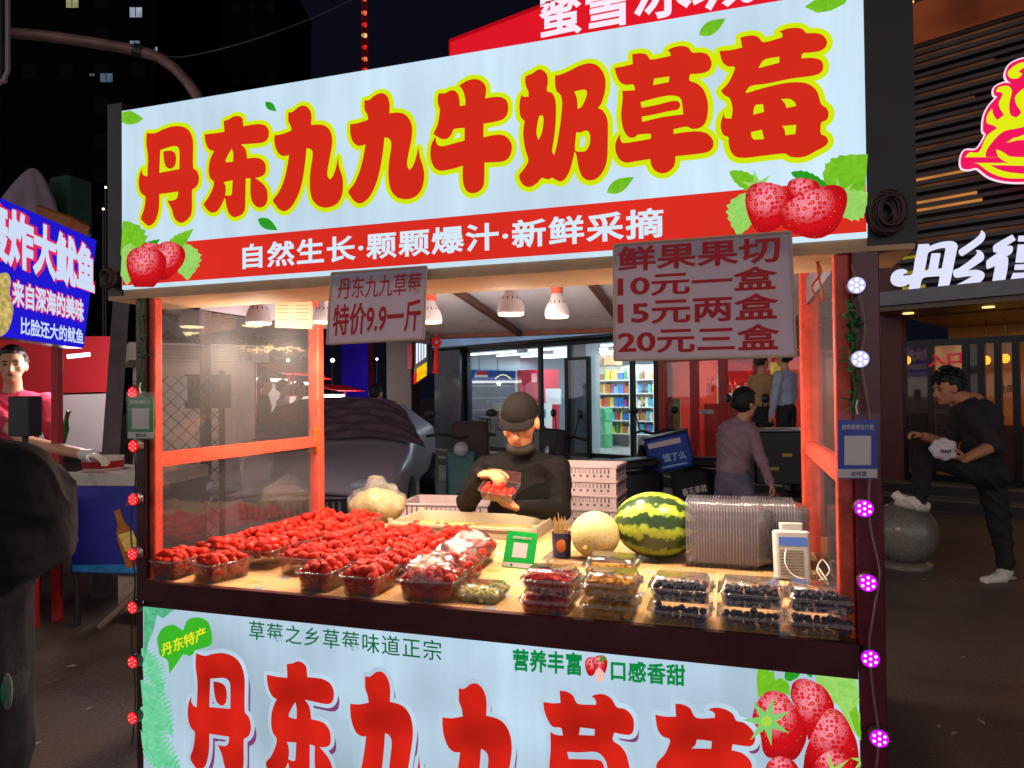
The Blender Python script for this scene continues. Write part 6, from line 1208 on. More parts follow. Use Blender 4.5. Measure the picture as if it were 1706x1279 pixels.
# ================================================================ street furniture, vehicles
c = at(1507, 900, Y=4.42); R_ = .243; c[2] = R_+.02
root = empty('stone_ball', V(c[0], c[1], 0), 'grey polished stone ball bollard under the raised white shoe', 'bollard'); MB().ell(c, R_, nu=40, nv=28).build('ball', pbr('granite', (116, 112, 106), .22, var=.3, vs=60), root, smooth=True); MB().lathe([(.2, 0), (.2, .03), (.16, .045)], (c[0], c[1], 0), 28).build('base_ring', pbr('granite', (92, 88, 84), .22), root)
# ---- car with its windscreen covered
CAR_RZ = .33
car = empty('parked_car', (-3.56, 3.25, 0), 'silver grey car with a dark cloth cover over its windscreen', 'car')
M_CAR = pbr('car_paint', (172, 164, 182), .38, .15, var=.03, coat=.25); cxm, wd = -3.56, 1.78; y0 = 3.25
def car_sec(y, w, prof):   # prof: list of (half-width factor, z)
    return [(cxm+w/2*k, y, z) for k, z in prof]
secs = []
# stations from the nose backwards: y, half-width, height of the centre line
for y, w, zt_, zs in ((y0, 1.45, .56, .50), (y0+.06, 1.62, .68, .60), (y0+.25, 1.72, .78, .70), (y0+.6, 1.78, .85, .78), (y0+.98, 1.80, .92, .86), (y0+1.02, 1.78, .94, .87), (y0+1.65, 1.72, 1.30, .95), (y0+1.95, 1.70, 1.36, .97), (y0+2.8, 1.70, 1.37, .97), (y0+3.6, 1.70, 1.25, .98), (y0+4.2, 1.66, .98, .94), (y0+4.35, 1.58, .7, .66)):
    cab = max(0, min(1, (zt_-.95)/.4)); ri = 1-.33*cab
    half = [(1.0, .22), (1.0, .5*(zs+.25)), (.99, zs-.04), (.95, zs+.01), (ri*.95 if cab else .86, zs+(zt_-zs)*.62), (ri*.84 if cab else .66, zt_-.025), (.3, zt_)]
    secs.append(car_sec(y, w, half+[(-k, z) for k, z in half[::-1]]))
b = MB(); m = len(secs[0]); b.v = [p for s_ in secs for p in s_]; b.f = [(i*m+k, i*m+(k+1) % m, (i+1)*m+(k+1) % m, (i+1)*m+k) for i in range(len(secs)-1) for k in range(m)]+[tuple(range(m)), tuple(range((len(secs)-1)*m, len(secs)*m))[::-1]]; b.mi = [0]*len(b.f)
body = b.build('body', M_CAR, car, smooth=True); mod = body.modifiers.new('sub', 'SUBSURF'); mod.levels = 2; mod.render_levels = 2
# cloth over the windscreen
nx, ny = 40, 22; vs = []
for j in range(ny+1):
    for i in range(nx+1):
        u, v_ = i/nx, j/ny; y = y0+1.0+v_*.68; hw = (.99-.30*v_); z = .945+v_*.385-.13*abs(2*u-1)**5; x = cxm+.03+(2*u-1)*hw
        w_ = .011*math.sin(v_*34+math.sin(u*7)*3)+.008*math.sin(v_*15+u*19)+.005*math.sin(u*50+v_*12)*math.sin(v_*21); vs.append((x, y-.045-w_-.03*(abs(2*u-1) < .96), z+.035+w_))
b = MB(); b.add(vs, [(j*(nx+1)+i, j*(nx+1)+i+1, (j+1)*(nx+1)+i+1, (j+1)*(nx+1)+i) for j in range(ny) for i in range(nx)]); b.v = [tuple(V(cxm, y0, 0)+rotm(rz=CAR_RZ)@(np.array(q)-V(cxm, y0, 0))) for q in b.v]; b.build('screen_cover', pbr('cover_cloth', (92, 74, 84), .6, var=.35, vs=18, bump=.7, bs_=22), None, smooth=True, label='wrinkled dark cloth cover laid over the car windscreen', cat='cloth')
b = MB(); b.rbox((cxm, y0-.025, .44), (.9, .05, .16), .02); g_ = b.build('grille', M_BLACK, car); b = MB()
for k in range(16): b.bx(cxm-.41+k*.053, cxm-.405+k*.053+.012, y0-.06, y0-.045, .38, .5)
b.build('grille_bars', M_STEEL, g_)
for q in (-1, 1): b = MB(); b.ell((cxm+q*.62, y0+.05, .62), (.17, .08, .07)); b.build('headlight', pbr('lamp_glass', (170, 175, 185), .1, coat=1.), car, smooth=True)
for q in (-1, 1):
    for yy in (y0+.8, y0+3.45):
        w0 = V(cxm+q*.80, yy, .31); b = MB(); b.lathe([(.2, -.1), (.30, -.1), (.315, -.06), (.315, .06), (.30, .1), (.2, .1)], w0, 28, (1, 0, 0)); wh = b.build('wheel', M_BLACK, car); b = MB(); b.lathe([(.2, -.085), (.2, .085)], w0, 24, (1, 0, 0)); b.build('rim', M_STEEL, wh)
car.rotation_euler = (0, 0, CAR_RZ)
# ---- scooters
M_SC = pbr('scooter_black', (26, 25, 30), .3, coat=.4, var=.2); M_TYRE = pbr('tyre', (22, 22, 22), .8)
def scooter(loc, rz, label, box=None, scale=1., shield=False, mat=M_SC, group='scooters parked behind the stall'):
    """local x forward; box = (colour, tilt)"""
    loc = np.asarray(loc, float); R = rotm(rz=rz); P = lambda x, y, z: loc+R@(V(x, y, z)*scale); root = empty('scooter', loc, label, 'scooter', group)
    for x in (.55, -.5):
        b = MB(); ax = R@V(0, 1, 0); b.lathe([(.15*scale, -.045*scale), (.215*scale, -.045*scale), (.235*scale, 0), (.215*scale, .045*scale), (.15*scale, .045*scale)], P(x, 0, .235), 24, ax); w_ = b.build('wheel', M_TYRE, root, smooth=True); b = MB(); b.lathe([(.15*scale, -.035*scale), (.15*scale, .035*scale)], P(x, 0, .235), 20, ax); b.build('rim', M_STEEL, w_)
    b = MB(); b.tube([P(.55, .06, .235), P(.5, .06, .5), P(.42, 0, .72), P(.36, 0, .92)], [.02*scale]*4, 8); b.tube([P(.55, -.06, .235), P(.5, -.06, .5), P(.42, 0, .70)], [.02*scale]*3, 8); b.build('fork', M_DARKMETAL, root)
    b = MB(); b.rbox(P(.44, 0, .6), (.12*scale, .3*scale, .5*scale), .05*scale, R@rotm(ry=-.2)); b.build('front_fairing', mat, root); b = MB(); b.rbox(P(.08, 0, .3), (.5*scale, .26*scale, .06*scale), .03*scale, R); b.build('footboard', mat, root)
    b = MB(); b.rbox(P(-.35, 0, .5), (.55*scale, .26*scale, .32*scale), .08*scale, R); b.build('rear_body', mat, root); b = MB(); b.rbox(P(-.28, 0, .72), (.62*scale, .27*scale, .09*scale), .08*scale, R@rotm(ry=.05)); b.build('seat', M_BLACK, root)
    b = MB(); b.tube([P(.28, .34, .98), P(.34, .18, 1.), P(.37, 0, .96), P(.34, -.18, 1.), P(.28, -.34, .98)], .014*scale, 8); b.build('handlebar', M_BLACK, root); b = MB(); b.ell(P(.47, 0, .86), .075*scale); b.build('headlight', pbr('lamp_glass', (170, 175, 185), .1), root, smooth=True)
    for q in (-1, 1):
        b = MB(); b.tube([P(.34, q*.2, .99), P(.33, q*.27, 1.16)], .006*scale, 6); b.ell(P(.33, q*.3, 1.2), (.02*scale, .06*scale, .04*scale), R); b.build('mirror', M_BLACK, root)
    if shield: b = MB(); b.rbox(P(.5, 0, .72), (.1*scale, .46*scale, .7*scale), .05*scale, R@rotm(ry=-.18)); b.build('wind_guard', pbr('guard_cloth', (34, 30, 40), .7, var=.3), root)
    return root, P, R
sc1, P1, R1 = scooter(at(1135, 900, Y=5.3)*V(1, 1, 0), 2.5, 'black delivery scooter tilted behind the watermelon, carrying a blue box')
bx0 = at(1116, 752, Y=5.2); RB = rotm(ry=-.22, rz=.06)
dbx = empty('delivery_box', bx0-V(0, 0, .2), 'blue delivery box with white label strip strapped on a black scooter', 'box'); b = MB(); b.rbox(bx0, (.42, .36, .33), .04, RB); b.build('box', pbr('box_blue', (26, 64, 160), .5, var=.15, vs=4), dbx)
fb = lambda x, z, l=.0: bx0+RB@V(x, -.1805-l, z)
MB().slab([fb(-.18, .075), fb(.13, .075), fb(.13, .125), fb(-.18, .125)], RB@V(0, -.002, 0)).build('label_strip', pbr('strip', (206, 190, 190), .5), dbx); text('饿了么', fb(-.07, -.08), fb(.15, -.08), fb(-.07, .0), pbr('box_print', (150, 190, 230), .5), dbx, bold=.03, lift=.002); MB().slab([fb(-.1, -.13), fb(.14, -.13), fb(.14, -.115), fb(-.1, -.115)], RB@V(0, -.001, 0)).build('print_line', pbr('box_print', (150, 190, 230), .5), dbx)
b = MB(); b.rbox(bx0+RB@V(0, 0, .172), (.43, .37, .02), .04, RB); b.build('lid', M_BLACK, dbx)
cv = at(1152, 822, Y=4.95); b = MB(); RC = rotm(ry=-.1, rz=.1); b.rbox(cv, (.34, .3, .42), .07, RC); cvr = empty('seat_cover', cv-V(0, 0, .21), 'black cover with white brush lettering on the scooter below the blue box', 'cover'); b.build('cover', M_BLKCLOTH, cvr); fc = lambda x, z: cv+RC@V(x, -.152, z); text('春天車戟', fc(-.08, .0), fc(.14, .03), fc(-.085, .07), pbr('cover_print', (210, 210, 215), .5), cvr, bold=.01, lift=.003)
scooter(at(1000, 850, Y=4.6)*V(1, 1, 0), -2.5, 'black scooter with dark wind guard parked behind the crates', shield=True)
sc3, P3, R3 = scooter(at(1300, 850, Y=5.6)*V(1, 1, 0), -2.6, 'large black cargo scooter with yellow plates behind the person in mauve', scale=1.1)
c3 = at(1302, 760, Y=5.5); b = MB(); b.rbox(c3, (.55, .4, .5), .03, rotm(rz=.1)); cb = empty('cargo_box', c3-V(0, 0, .25), 'big black cargo box with small yellow plates on the rear scooter', 'box'); b.build('box', M_BLACK, cb); b = MB(); b.rbox(c3+V(0, 0, .262), (.58, .43, .02), .03, rotm(rz=.1)); b.build('lid', M_STEEL, cb)
for k, (dx_, dz) in enumerate(((.02, .03), (-.1, -.1), (.2, -.02), (-.22, .02))): b = MB(); b.box(c3+rotm(rz=.1)@V(dx_, -.203, dz), (.09, .004, .03), rotm(rz=.1)); b.build('yellow_plate', pbr('plate_yellow', (200, 170, 40), .5), cb)
sc4, P4, R4 = scooter(at(770, 850, Y=4.9)*V(1, 1, 0), -1.2, 'teal framed delivery bike with a dark bag beside the car', mat=pbr('teal', (24, 90, 96), .4, var=.2))
c4 = at(785, 735, Y=4.75); b = MB(); b.rbox(c4, (.36, .34, .4), .05, rotm(rz=.3)); b.build('delivery_bag', pbr('bag_brown', (62, 48, 48), .7, var=.3), None, label='dark brown square delivery bag on the teal bike', cat='bag')
# ---- crates behind the counter
M_CRT = pbr('crate_mauve', (200, 176, 178), .55, var=.15, vs=6); M_HOLE = pbr('crate_hole', (86, 70, 72), .8)
def crate_mesh(w=.36, d=.27, h=.07):
    b = MB(); t_ = .006; b.bx(-w/2, w/2, -d/2, d/2, .0, .004); b.bx(-w/2, w/2, -d/2, -d/2+t_, .0045, h); b.bx(-w/2, w/2, d/2-t_, d/2, .0045, h); b.bx(-w/2, -w/2+t_, -d/2+t_+.001, d/2-t_-.001, .0045, h); b.bx(w/2-t_, w/2, -d/2+t_+.001, d/2-t_-.001, .0045, h)
    b.bx(-w/2-.008, w/2+.008, -d/2-.008, -d/2-.0005, h-.01, h-.001); b.bx(w/2+.0005, w/2+.008, -d/2, d/2, h-.01, h-.001); b.bx(-w/2-.008, -w/2-.0005, -d/2, d/2, h-.01, h-.001)
    for x in np.linspace(-w/2+.03, w/2-.03, 16): b.bx(x-.0025, x+.0025, -d/2-.004, -d/2-.0003, .034, h-.014)
    h_ = MB()
    for x in np.linspace(-w/2+.04, w/2-.04, 9): h_.cyl((x, -d/2-.0006, .02), (x, -d/2-.0026, .02), .0065, n=8)
    for x in np.linspace(-w/2+.036, w/2-.036, 16): h_.bx(x-.0045, x+.0045, -d/2-.0022, -d/2-.0004, .033, h-.017)
    for y in np.linspace(-d/2+.03, d/2-.03, 12): h_.bx(w/2+.0004, w/2+.0022, y-.0045, y+.0045, .033, h-.017)
    for y in np.linspace(-d/2+.04, d/2-.04, 6): h_.cyl((w/2+.0006, y, .02), (w/2+.0026, y, .02), .0065, n=8)
    return b, h_
def crate_stack(c, rz, n, lab, group, h=.07, **kw):
    b, hh = crate_mesh(h=h, **kw); R = rotm(rz=rz); c = np.asarray(c)
    root = empty('stacking_crate', c, lab % 'lowest', 'crate', group)
    def put(mb, nm_, m): me = mb.mesh(); remap(me, lambda v: v@R.T+c); finish(nm_, me, m, root)
    put(b, 'shell', M_CRT); put(hh, 'hole_row', M_HOLE)
    for k in range(1, n): dup(root, c+V(0, 0, k*(h+.001)), 0, lab % ('topmost' if k == n-1 else '%s from the top' % ('second', 'third', 'fourth', 'fifth', 'sixth', 'seventh', 'eighth', 'ninth', 'tenth', 'eleventh', 'twelfth', 'thirteenth', 'fourteenth')[n-2-k]), group)
kc = at(978, 800, Y=1.80); ztop = at(978, 776, Y=1.66)[2]; nC = int(round(ztop/.0715)); crate_stack((kc[0], kc[1], .002), -.03, nC, 'mauve perforated plastic crate, %s of the stack right of the vendor', 'stacked crates right of the vendor', h=ztop/nC-.001)
kc2 = at(752, 846, Y=1.62); zt2 = at(752, 838, Y=1.5)[2]; crate_stack((kc2[0], kc2[1], .002), .12, 8, 'greyish plastic crate, %s of the stack left of the vendor', 'stacked crates left of the vendor', h=zt2/8-.001, w=.46, d=.3)
# ================================================================ customers on the step of the red shop, far passers-by
stander(bp(S_(1268, .35), .35, ZF), 1.62, BN+BU*.4, 'person in beige hooded top and dark trousers facing into the red shop', pbr('beige_hoodie', (176, 140, 96), .85, var=.15, vs=14, bump=.3), M_BLKCLOTH, vol=1.04)
w2 = stander(bp(S_(1308, .1), .12, ZF), 1.66, BN*.3-BU*.2-V(.5, 0, 0), 'person in pale blue and white jacket with dark hair outside the red shop', pbr('pale_jacket', (166, 176, 200), .7, var=.12, vs=8, bump=.3), M_BLKCLOTH, vol=1.1)
FAR = 'passers-by far behind the clear pane'
for (x, D_, hg, lab, col, sc_) in ((440, 10.5, 1.68, 'person in dark shirt seen through the clear pane, leftmost of three', (40, 40, 56), 0), (470, 11, 1.62, 'person in white shirt seen through the clear pane, between two others', (206, 206, 206), 0), (498, 11.5, 1.6, 'person in pale shirt seen through the clear pane, rightmost of three', (200, 206, 214), 0)):
    f = at(x, 700, D=D_); f[2] = 0; stander(f, hg, V(.8, .5, 0), lab, pbr('shirt_%d' % sum(col), col, .8), M_BLKCLOTH, vox=.02, group=FAR)
f = at(625, 700, D=9.); f[2] = 0; stander(f, 1.5, V(.3, 1, 0), 'person with dark hair standing beyond the roof of the parked car', M_BLKCLOTH, M_BLKCLOTH, vox=.02)
# ================================================================ the squid stall on the left
DS = 4.5; TRs = at(160, 400, D=DS); NS = V(.928, .373, 0); US = V(-.373, .928, 0)
SQ = lambda x, y: atN(x, y, TRs, NS)
sq = empty('squid_stall', at(95, 800, D=4.5)*V(1, 1, 0), 'red street stall with a tilted blue lit sign about fried squid', 'market stall')
tr_, br_ = SQ(160, 400), SQ(138, 580); tl_, bl_ = SQ(0, 330), SQ(0, 560); tl_ = tr_+(tl_-tr_)*1.5; bl_ = br_+(bl_-br_)*1.5
b = MB(); b.slab([bl_, br_, tr_, tl_], -NS*.1); sqs = b.build('signboard', M_BLACK, sq)
b = MB(); b.slab([q+NS*.004 for q in (bl_, br_, tr_, tl_)], -NS*.003); b.build('light_face', glow('squid_blue', (34, 26, 214), .95, .12, 2), sqs)
M_SQW, M_SQR = glow('squid_white', (206, 220, 246), 1.), glow('squid_pink', (226, 40, 92), .95)
def sqt(s, A, Bq, C_, bold, ring, l=.006):
    A, Bq, C_ = SQ(*A), SQ(*Bq), SQ(*C_); e = (Bq-A)/np.linalg.norm(Bq-A); g_ = (C_-A)/np.linalg.norm(C_-A)
    if ring: text(s, A-e*ring-g_*ring, Bq+e*ring-g_*ring, C_-e*ring+g_*ring, M_SQR, sqs, 'lettering_edge', bold=bold+.055, lift=l)
    text(s, A, Bq, C_, M_SQW, sqs, 'lettering', bold=bold, lift=l+.004)
sqt('轰炸大鱿鱼', (-40, 426), (155, 494), (-40, 318), .042, .012); sqt('来自深海的美味', (17, 509), (137, 537), (17, 464), .03, .008); sqt('比脸还大的鱿鱼', (31, 557), (136, 574), (31, 527), .02, 0)
pq = [(0, 455), (12, 456), (16, 470), (14, 490), (19, 500), (20, 520), (14, 545), (6, 556), (-6, 560), (-20, 540), (-20, 470)]
plate('printed_squid', [pq], SQ, glow('printed_fry', (216, 190, 110), .9, .5, 30), sqs, .006)
M_SRED = pbr('stall_red', (170, 32, 44), .5, var=.15); M_SHEET = pbr('plastic_sheet', (220, 215, 218), .35, var=.12, vs=2, trans=.4, bump=.3, bs_=6)
p0, p1 = at(95, 575, D=4.45), at(92, 800, D=4.45); b = MB(); b.rbox((p0[0], p0[1], 1.0), (.05, .05, 2.0), .006, rotm(rz=.38)); b.build('post', M_SRED, sq)
bk = lambda x, y: at(x, y, D=5.6)
b = MB(); b.slab([bk(-60, 660), bk(196, 652), bk(196, 560), bk(-60, 560)], FW*.02); b.build('canopy_back', pbr('canopy_red', (196, 28, 40), .6, var=.15, vs=3, trans=.3), sq)
b = MB(); b.slab([bk(-60, 760), bk(190, 752), bk(194, 655), bk(-60, 663)], FW*.02); b.build('clear_sheet', M_SHEET, sq)
b = MB(); b.slab([at(-60, 800, D=4.9), at(120, 790, D=4.5), at(196, 786, D=5.2), at(-60, 786, D=5.6)], (0, 0, -.04)); b.build('counter', pbr('counter_grey', (170, 165, 170), .4, var=.2), sq)
b = MB(); q0, q1 = at(-60, 980, D=4.2)*V(1, 1, 0), at(60, 1000, D=4.0)*V(1, 1, 0); b.slab([q0+V(0, 0, .08), q1+V(0, 0, .08), q1+V(0, 0, .8), q0+V(0, 0, .8)], FW*.03); b.build('front_panel', M_SRED, sq)
ld = bpy.data.lights.new('stall_light', 'POINT'); ld.energy = 26; ld.color = (1, .82, .8); ld.shadow_soft_size = .15; lo = bpy.data.objects.new('stall_light', ld); COL.objects.link(lo); lo.parent = sq; lo.location = at(120, 600, D=4.9)-WLOC[sq.name]
b = MB(); b.cyl(at(112, 594, D=4.95), at(150, 590, D=5.0), .015, n=10); b.build('tube_lamp', glow('stall_tube', (255, 235, 230), 3.), sq)
# its keeper in pink
fk = at(22, 640, D=4.75)*V(1, 1, 0); tgt = at(140, 756, D=4.35)
stander(fk, 1.715, V(.75, -.75, 0), 'person in pink top with a white work glove reaching across the squid stall', pbr('pink_top', (206, 56, 92), .8, var=.1, bump=.2), M_BLKCLOTH, vox=.009, reach=(1, tgt), skin=pbr('skin_pale', (206, 156, 122), .5), vol=1.03)
# things on that stall
bt = at(98, 745, D=4.6); root = empty('beer_bottle', bt, 'green glass bottle leaning on the squid stall counter', 'bottle'); b = MB(); ax = V(.35, 0, 1.); b.lathe([(.03, 0), (.032, .01), (.032, .13), (.014, .19), (.013, .235), (.016, .24), (.016, .25)], bt, 16, ax); b.build('glass', pbr('bottle_green', (24, 92, 44), .1, coat=1.), root, smooth=True)
tb = at(172, 786, D=4.5); root = empty('food_tub', tb, 'white and red plastic tub at the end of the squid stall', 'tub'); MB().lathe([(.10, 0), (.11, .01), (.12, .1), (.118, .1), (.105, .012)], tb, 24).build('tub', pbr('tub_white', (214, 205, 200), .4), root); MB().lathe([(.114, .0), (.122, .045), (.1235, .045), (.1155, .0)], tb+V(0, 0, .03), 24).build('red_band', M_SRED, root)
b = MB(); tb2 = at(176, 780, D=4.4); b.tube([tb2, tb2+V(.02, -.03, .05), at(150, 762, D=4.35)], .006, 6); b.build('tongs', pbr('tongs_red', (190, 50, 50), .4), None, label='red handled tongs held in the white work glove', cat='tongs')
sk2 = at(42, 693, D=3.9); b = MB(); b.rbox(sk2, (.13, .10, .22), .012, rotm(rz=.2)); sp2 = empty('loudspeaker', sk2-V(0, 0, .11), 'small black box loudspeaker on a stand at the front of the squid stall', 'loudspeaker'); b.build('case', M_BLACK, sp2); MB().cyl(V(sk2[0], sk2[1], 0), sk2-V(0, 0, .11), .015, n=10).build('stand', M_DARKMETAL, sp2)
# beer freezer on a hand cart
FA, FB_, = at(119, 960, D=4.25), at(236, 946, D=4.2); zb, zt_ = .33, .86; fa, fb_ = FA*V(1, 1, 0), FB_*V(1, 1, 0); ue = (fb_-fa)/np.linalg.norm(fb_-fa); ne = np.cross(ue, V(0, 0, 1)); ne = ne if ne@(fa-CAM) > 0 else -ne; fw_ = np.linalg.norm(fb_-fa)+.12
fz = empty('drinks_freezer', (fa+fb_)/2, 'blue chest freezer with a printed beer bottle, standing on a hand cart', 'freezer')
b = MB(); b.obox(fa+V(0, 0, zb), ue*fw_, ne*.5, V(0, 0, zt_-zb)); b.build('chest', pbr('freezer_side', (40, 44, 60), .4), fz)
b = MB(); b.obox(fa+V(0, 0, zt_+.001)-ne*.015-ue*.012, ue*(fw_+.02), ne*.53, V(0, 0, .075)); b.build('lid', pbr('freezer_lid', (190, 186, 178), .3, .5, var=.15), fz)
fq = lambda u, v: fa+ue*u*fw_+V(0, 0, zb+v*(zt_-zb))-ne*.004
b = MB(); b.slab([fq(.01, .02), fq(.99, .02), fq(.99, .99), fq(.01, .99)], ne*.003); pnl = b.build('print_panel', pbr('beer_navy', (34, 44, 150), .35, var=.25, vs=3), fz)
b = MB(); b.slab([fq(.02, .025)-ne*.002, fq(.98, .025)-ne*.002, fq(.98, .13)-ne*.002, fq(.02, .10)-ne*.002], ne*.001); b.build('print_water', pbr('beer_water', (40, 130, 200), .3, var=.4, vs=12), pnl)
def bq(u0, v0, sc_, ang):
    o = []
    for x, y in ((-.14, 0), (.14, 0), (.15, .5), (.13, .62), (.06, .78), (.055, .98), (.07, 1.), (-.07, 1.), (-.055, .98), (-.06, .78), (-.13, .62), (-.15, .5)):
        a = x*math.cos(ang)-y*math.sin(ang), x*math.sin(ang)+y*math.cos(ang); o.append((u0+a[0]*sc_*.95, v0+a[1]*sc_))
    return o
for nm_, m, pts, l in (('print_bottle', pbr('beer_brown', (170, 104, 36), .3, var=.4, vs=20), bq(.72, .10, .66, .32), .003), ('print_label', pbr('beer_label', (240, 200, 110), .4, var=.3, vs=30), [(.62, .26), (.78, .31), (.70, .50), (.54, .45)], .004), ('print_label', pbr('beer_label_red', (170, 40, 40), .4), [(.70, .10), (.84, .15), (.80, .24), (.66, .19)], .0045), ('print_splash', pbr('beer_splash', (110, 180, 235), .4, var=.5, vs=25), [(.74, .5), (.86, .64), (.98, .7), (.98, .3), (.9, .2), (.82, .3)], .0025), ('print_banner', pbr('beer_banner', (190, 30, 40), .4), [(.62, .78), (.98, .84), (.98, .93), (.66, .89)], .003)):
    b = MB(); b.slab([fq(u, v)-ne*l for u, v in pts], ne*.0008); b.build(nm_, m, pnl)
b = MB()
for u in (.05, .9): b.tube([fa+ue*u*fw_+V(0, 0, zb), fa+ue*(u+.02)*fw_+V(0, 0, .02)], .018, 8)
b.build('cart_leg', M_DARKMETAL, fz)
b = MB(); b.tube([fa+ue*.95*fw_+V(0, 0, zb)-ne*.02, fa+ue*.45*fw_+V(0, 0, .05)-ne*.1], .02, 8); b.build('prop_bar', pbr('wood_bar', (120, 100, 90), .6), fz)
b = MB(); b.obox(fa+ue*.5*fw_+V(0, 0, .12)+ne*.02, ue*.42*fw_, ne*.02, V(0, 0, .2)); b.build('side_board', pbr('board_pale', (150, 130, 130), .6, var=.2), fz)
wc_ = fa+ue*.8*fw_+V(0, 0, .12)+ne*.1; b = MB(); b.lathe([(.06, -.025), (.11, -.025), (.12, 0), (.11, .025), (.06, .025)], wc_, 24, ne); b.build('wheel', M_TYRE, fz, smooth=True); b = MB(); b.lathe([(.06, -.02), (.06, .02)], wc_, 20, ne); b.build('rim', M_STEEL, fz)
# grey slanting pole beside the stall
b = MB(); pA, pB = at(203, 490, D=4.95), at(186, 735, D=4.95); dr = (pB-pA); pC = pA+dr*(pA[2]/-dr[2]); x_, y_, _ = basis(dr); b.tube([pA-dr*.35, pA, pB, V(pC[0], pC[1], 0)], [.062, .07, .075, .08], 4); pole = b.build('grey_pole', pbr('pole_grey', (92, 88, 92), .5, .3, var=.3), None, label='thick grey slanting support pole left of the strawberry stall', cat='pole')
# purple tent boxes and things heaped on the stall roof
hb_ = at(46, 372, D=4.9); b = MB(); b.lathe([(.235, 0), (.22, .06), (.18, .16), (.12, .27), (.075, .33), (.045, .36), (.02, .375)], hb_, 48); me = b.mesh()
def drape(v):
    q = v-hb_; a = np.arctan2(q[:, 1], q[:, 0]); k = np.clip(1-q[:, 2]/.38, 0, 1); f = 1+.13*k*np.sin(a*9+q[:, 2]*8)+.06*np.sin(a*4+1); o = hb_+q*np.stack([f, f*.75, np.ones(len(f))], 1); o[:, 0] += .07*(1-k)-.02; return o
finish('cloth_bundle', remap(me, drape), pbr('bundle_cloth', (140, 122, 138), .85, var=.25, vs=9, bump=.3, bs_=40), None, smooth=True, label='greyish mauve cloth draped over something on top of the squid stall', cat='cloth')
b = MB(); q = at(98, 372, D=4.9); b.rbox(q, (.3, .25, .14), .04, rotm(rz=.4, ry=.35)); b.build('crate_orange', pbr('crate_orange', (150, 84, 30), .5, var=.2), None, label='orange plastic crate on top of the squid stall', cat='crate')
b = MB(); q = at(118, 345, D=5.1); b.rbox(q, (.2, .2, .4), .03); b.build('green_sack', pbr('sack_green', (24, 60, 44), .8, var=.3), None, label='dark green sack standing behind the orange crate', cat='sack')
b = MB(); q = at(172, 540, D=6.); b.rbox(q, (.3, .3, .26), .02, rotm(rz=.5)); b.build('dark_awning_box', pbr('dark_purple', (64, 40, 66), .5, var=.3), None, label='dark purple box under the awning behind the squid sign', cat='box') if False else None
# ================================================================ passer-by at the left edge
DF = 1.62; fp = lambda x, y, d=0.: at(x, y, D=DF+d)
base = fp(-90, 900)*V(1, 1, 0); pas = empty('person', base, 'person in black jacket with an arm bent, cut off by the left edge', 'person'); B = Body()
B.ell(fp(-95, 930), (.17, .13, .34), 'coat'); B.ell(fp(-70, 800), (.16, .11, .09), 'coat'); B.chain([fp(-50, 790), fp(22, 800, -.02), fp(62, 905, .02)], [.085, .092, .076], 'coat'); B.chain([fp(62, 900, .02), fp(0, 925, -.06)], [.078, .085], 'coat'); B.ell(fp(50, 860, .05), (.095, .1, .145), 'coat'); B.ell(fp(0, 860, .02), (.12, .1, .17), 'coat')
B.chain([fp(-75, 900), fp(-72, 1120), fp(-80, 1300)], [.15, .155, .15], 'coat'); B.chain([fp(-42, 1130), fp(-40, 1400), base+V(.06, .05, .06)], [.115, .075, .055], 'trousers'); B.chain([fp(-60, 1150), fp(-70, 1400), base+V(-.1, -.1, .06)], [.10, .075, .055], 'trousers')
for q in (base+V(.06, .0, .05), base+V(-.1, -.15, .05)): B.chain([q, q+V(-.12, -.05, -.01)], [.05, .038], 'shoe')
B.chain([fp(-110, 740), fp(-125, 660)], [.07, .065], 'skin'); Hp, Pp = add_head(B, fp(-140, 580), V(-1, .2, -.1))
B.build('body', {'coat': pbr('black_coat', (32, 31, 36), .85, var=.4, vs=7, bump=1., bs_=11, spec=.15), 'trousers': M_BLKCLOTH, 'shoe': M_BLACK, 'skin': SKIN}, pas, .008, 5, .007, .9); hair_cap(pas, Pp, Hp, vol=1.05); face_bits(pas, Pp, Hp)
pt = fp(12, 1152, -.1); b = MB(); b.ell(pt, (.014, .008, .04), nu=16, nv=10); b.build('sleeve_badge', pbr('sleeve_patch', (90, 104, 96), .7, var=.3, vs=30), pas, smooth=True); b = MB(); b.ell(pt+V(-.001, -.005, .0), (.008, .007, .026), nu=14, nv=8); b.build('sleeve_badge', pbr('badge_green', (40, 110, 80), .6), pas, smooth=True)
# ================================================================ behind the clear side pane: concrete kiosk, chain-link fence, far stalls
kA = at(240, 790, D=6.4)*V(1, 1, 0); kB = at(425, 790, D=6.9)*V(1, 1, 0); ku = (kB-kA)/np.linalg.norm(kB-kA); kn = np.cross(V(0, 0, 1), ku); kw = np.linalg.norm(kB-kA)
ki = empty('concrete_kiosk', (kA+kB)/2, 'weathered concrete kiosk with louvred top behind the chain-link fence', 'kiosk'); M_CONC = pbr('concrete', (222, 208, 194), .8, var=.25, vs=2.5, bump=.25, bs_=18)
b = MB(); b.obox(kA, ku*kw, kn*1.6, V(0, 0, 1.72)); b.build('wall', M_CONC, ki); b = MB(); b.obox(kA-ku*.12-kn*.1+V(0, 0, 1.721), ku*(kw+.24), kn*1.8, V(0, 0, .16)); b.build('roof', M_CONC, ki)
b = MB(); b.obox(kA+ku*.35*kw-kn*.015+V(0, 0, 1.28), ku*kw*.42, kn*.014, V(0, 0, .32)); b.build('window', pbr('kiosk_window', (44, 40, 40), .3), ki)
b = MB()
for k in range(9): b.obox(kA+ku*.05-kn*.03+V(0, 0, 1.735+k*.015), ku*(kw-.1), kn*.0-kn*.09, V(0, 0, .006))
b.build('louvre', pbr('louvre', (120, 108, 100), .6), ki)
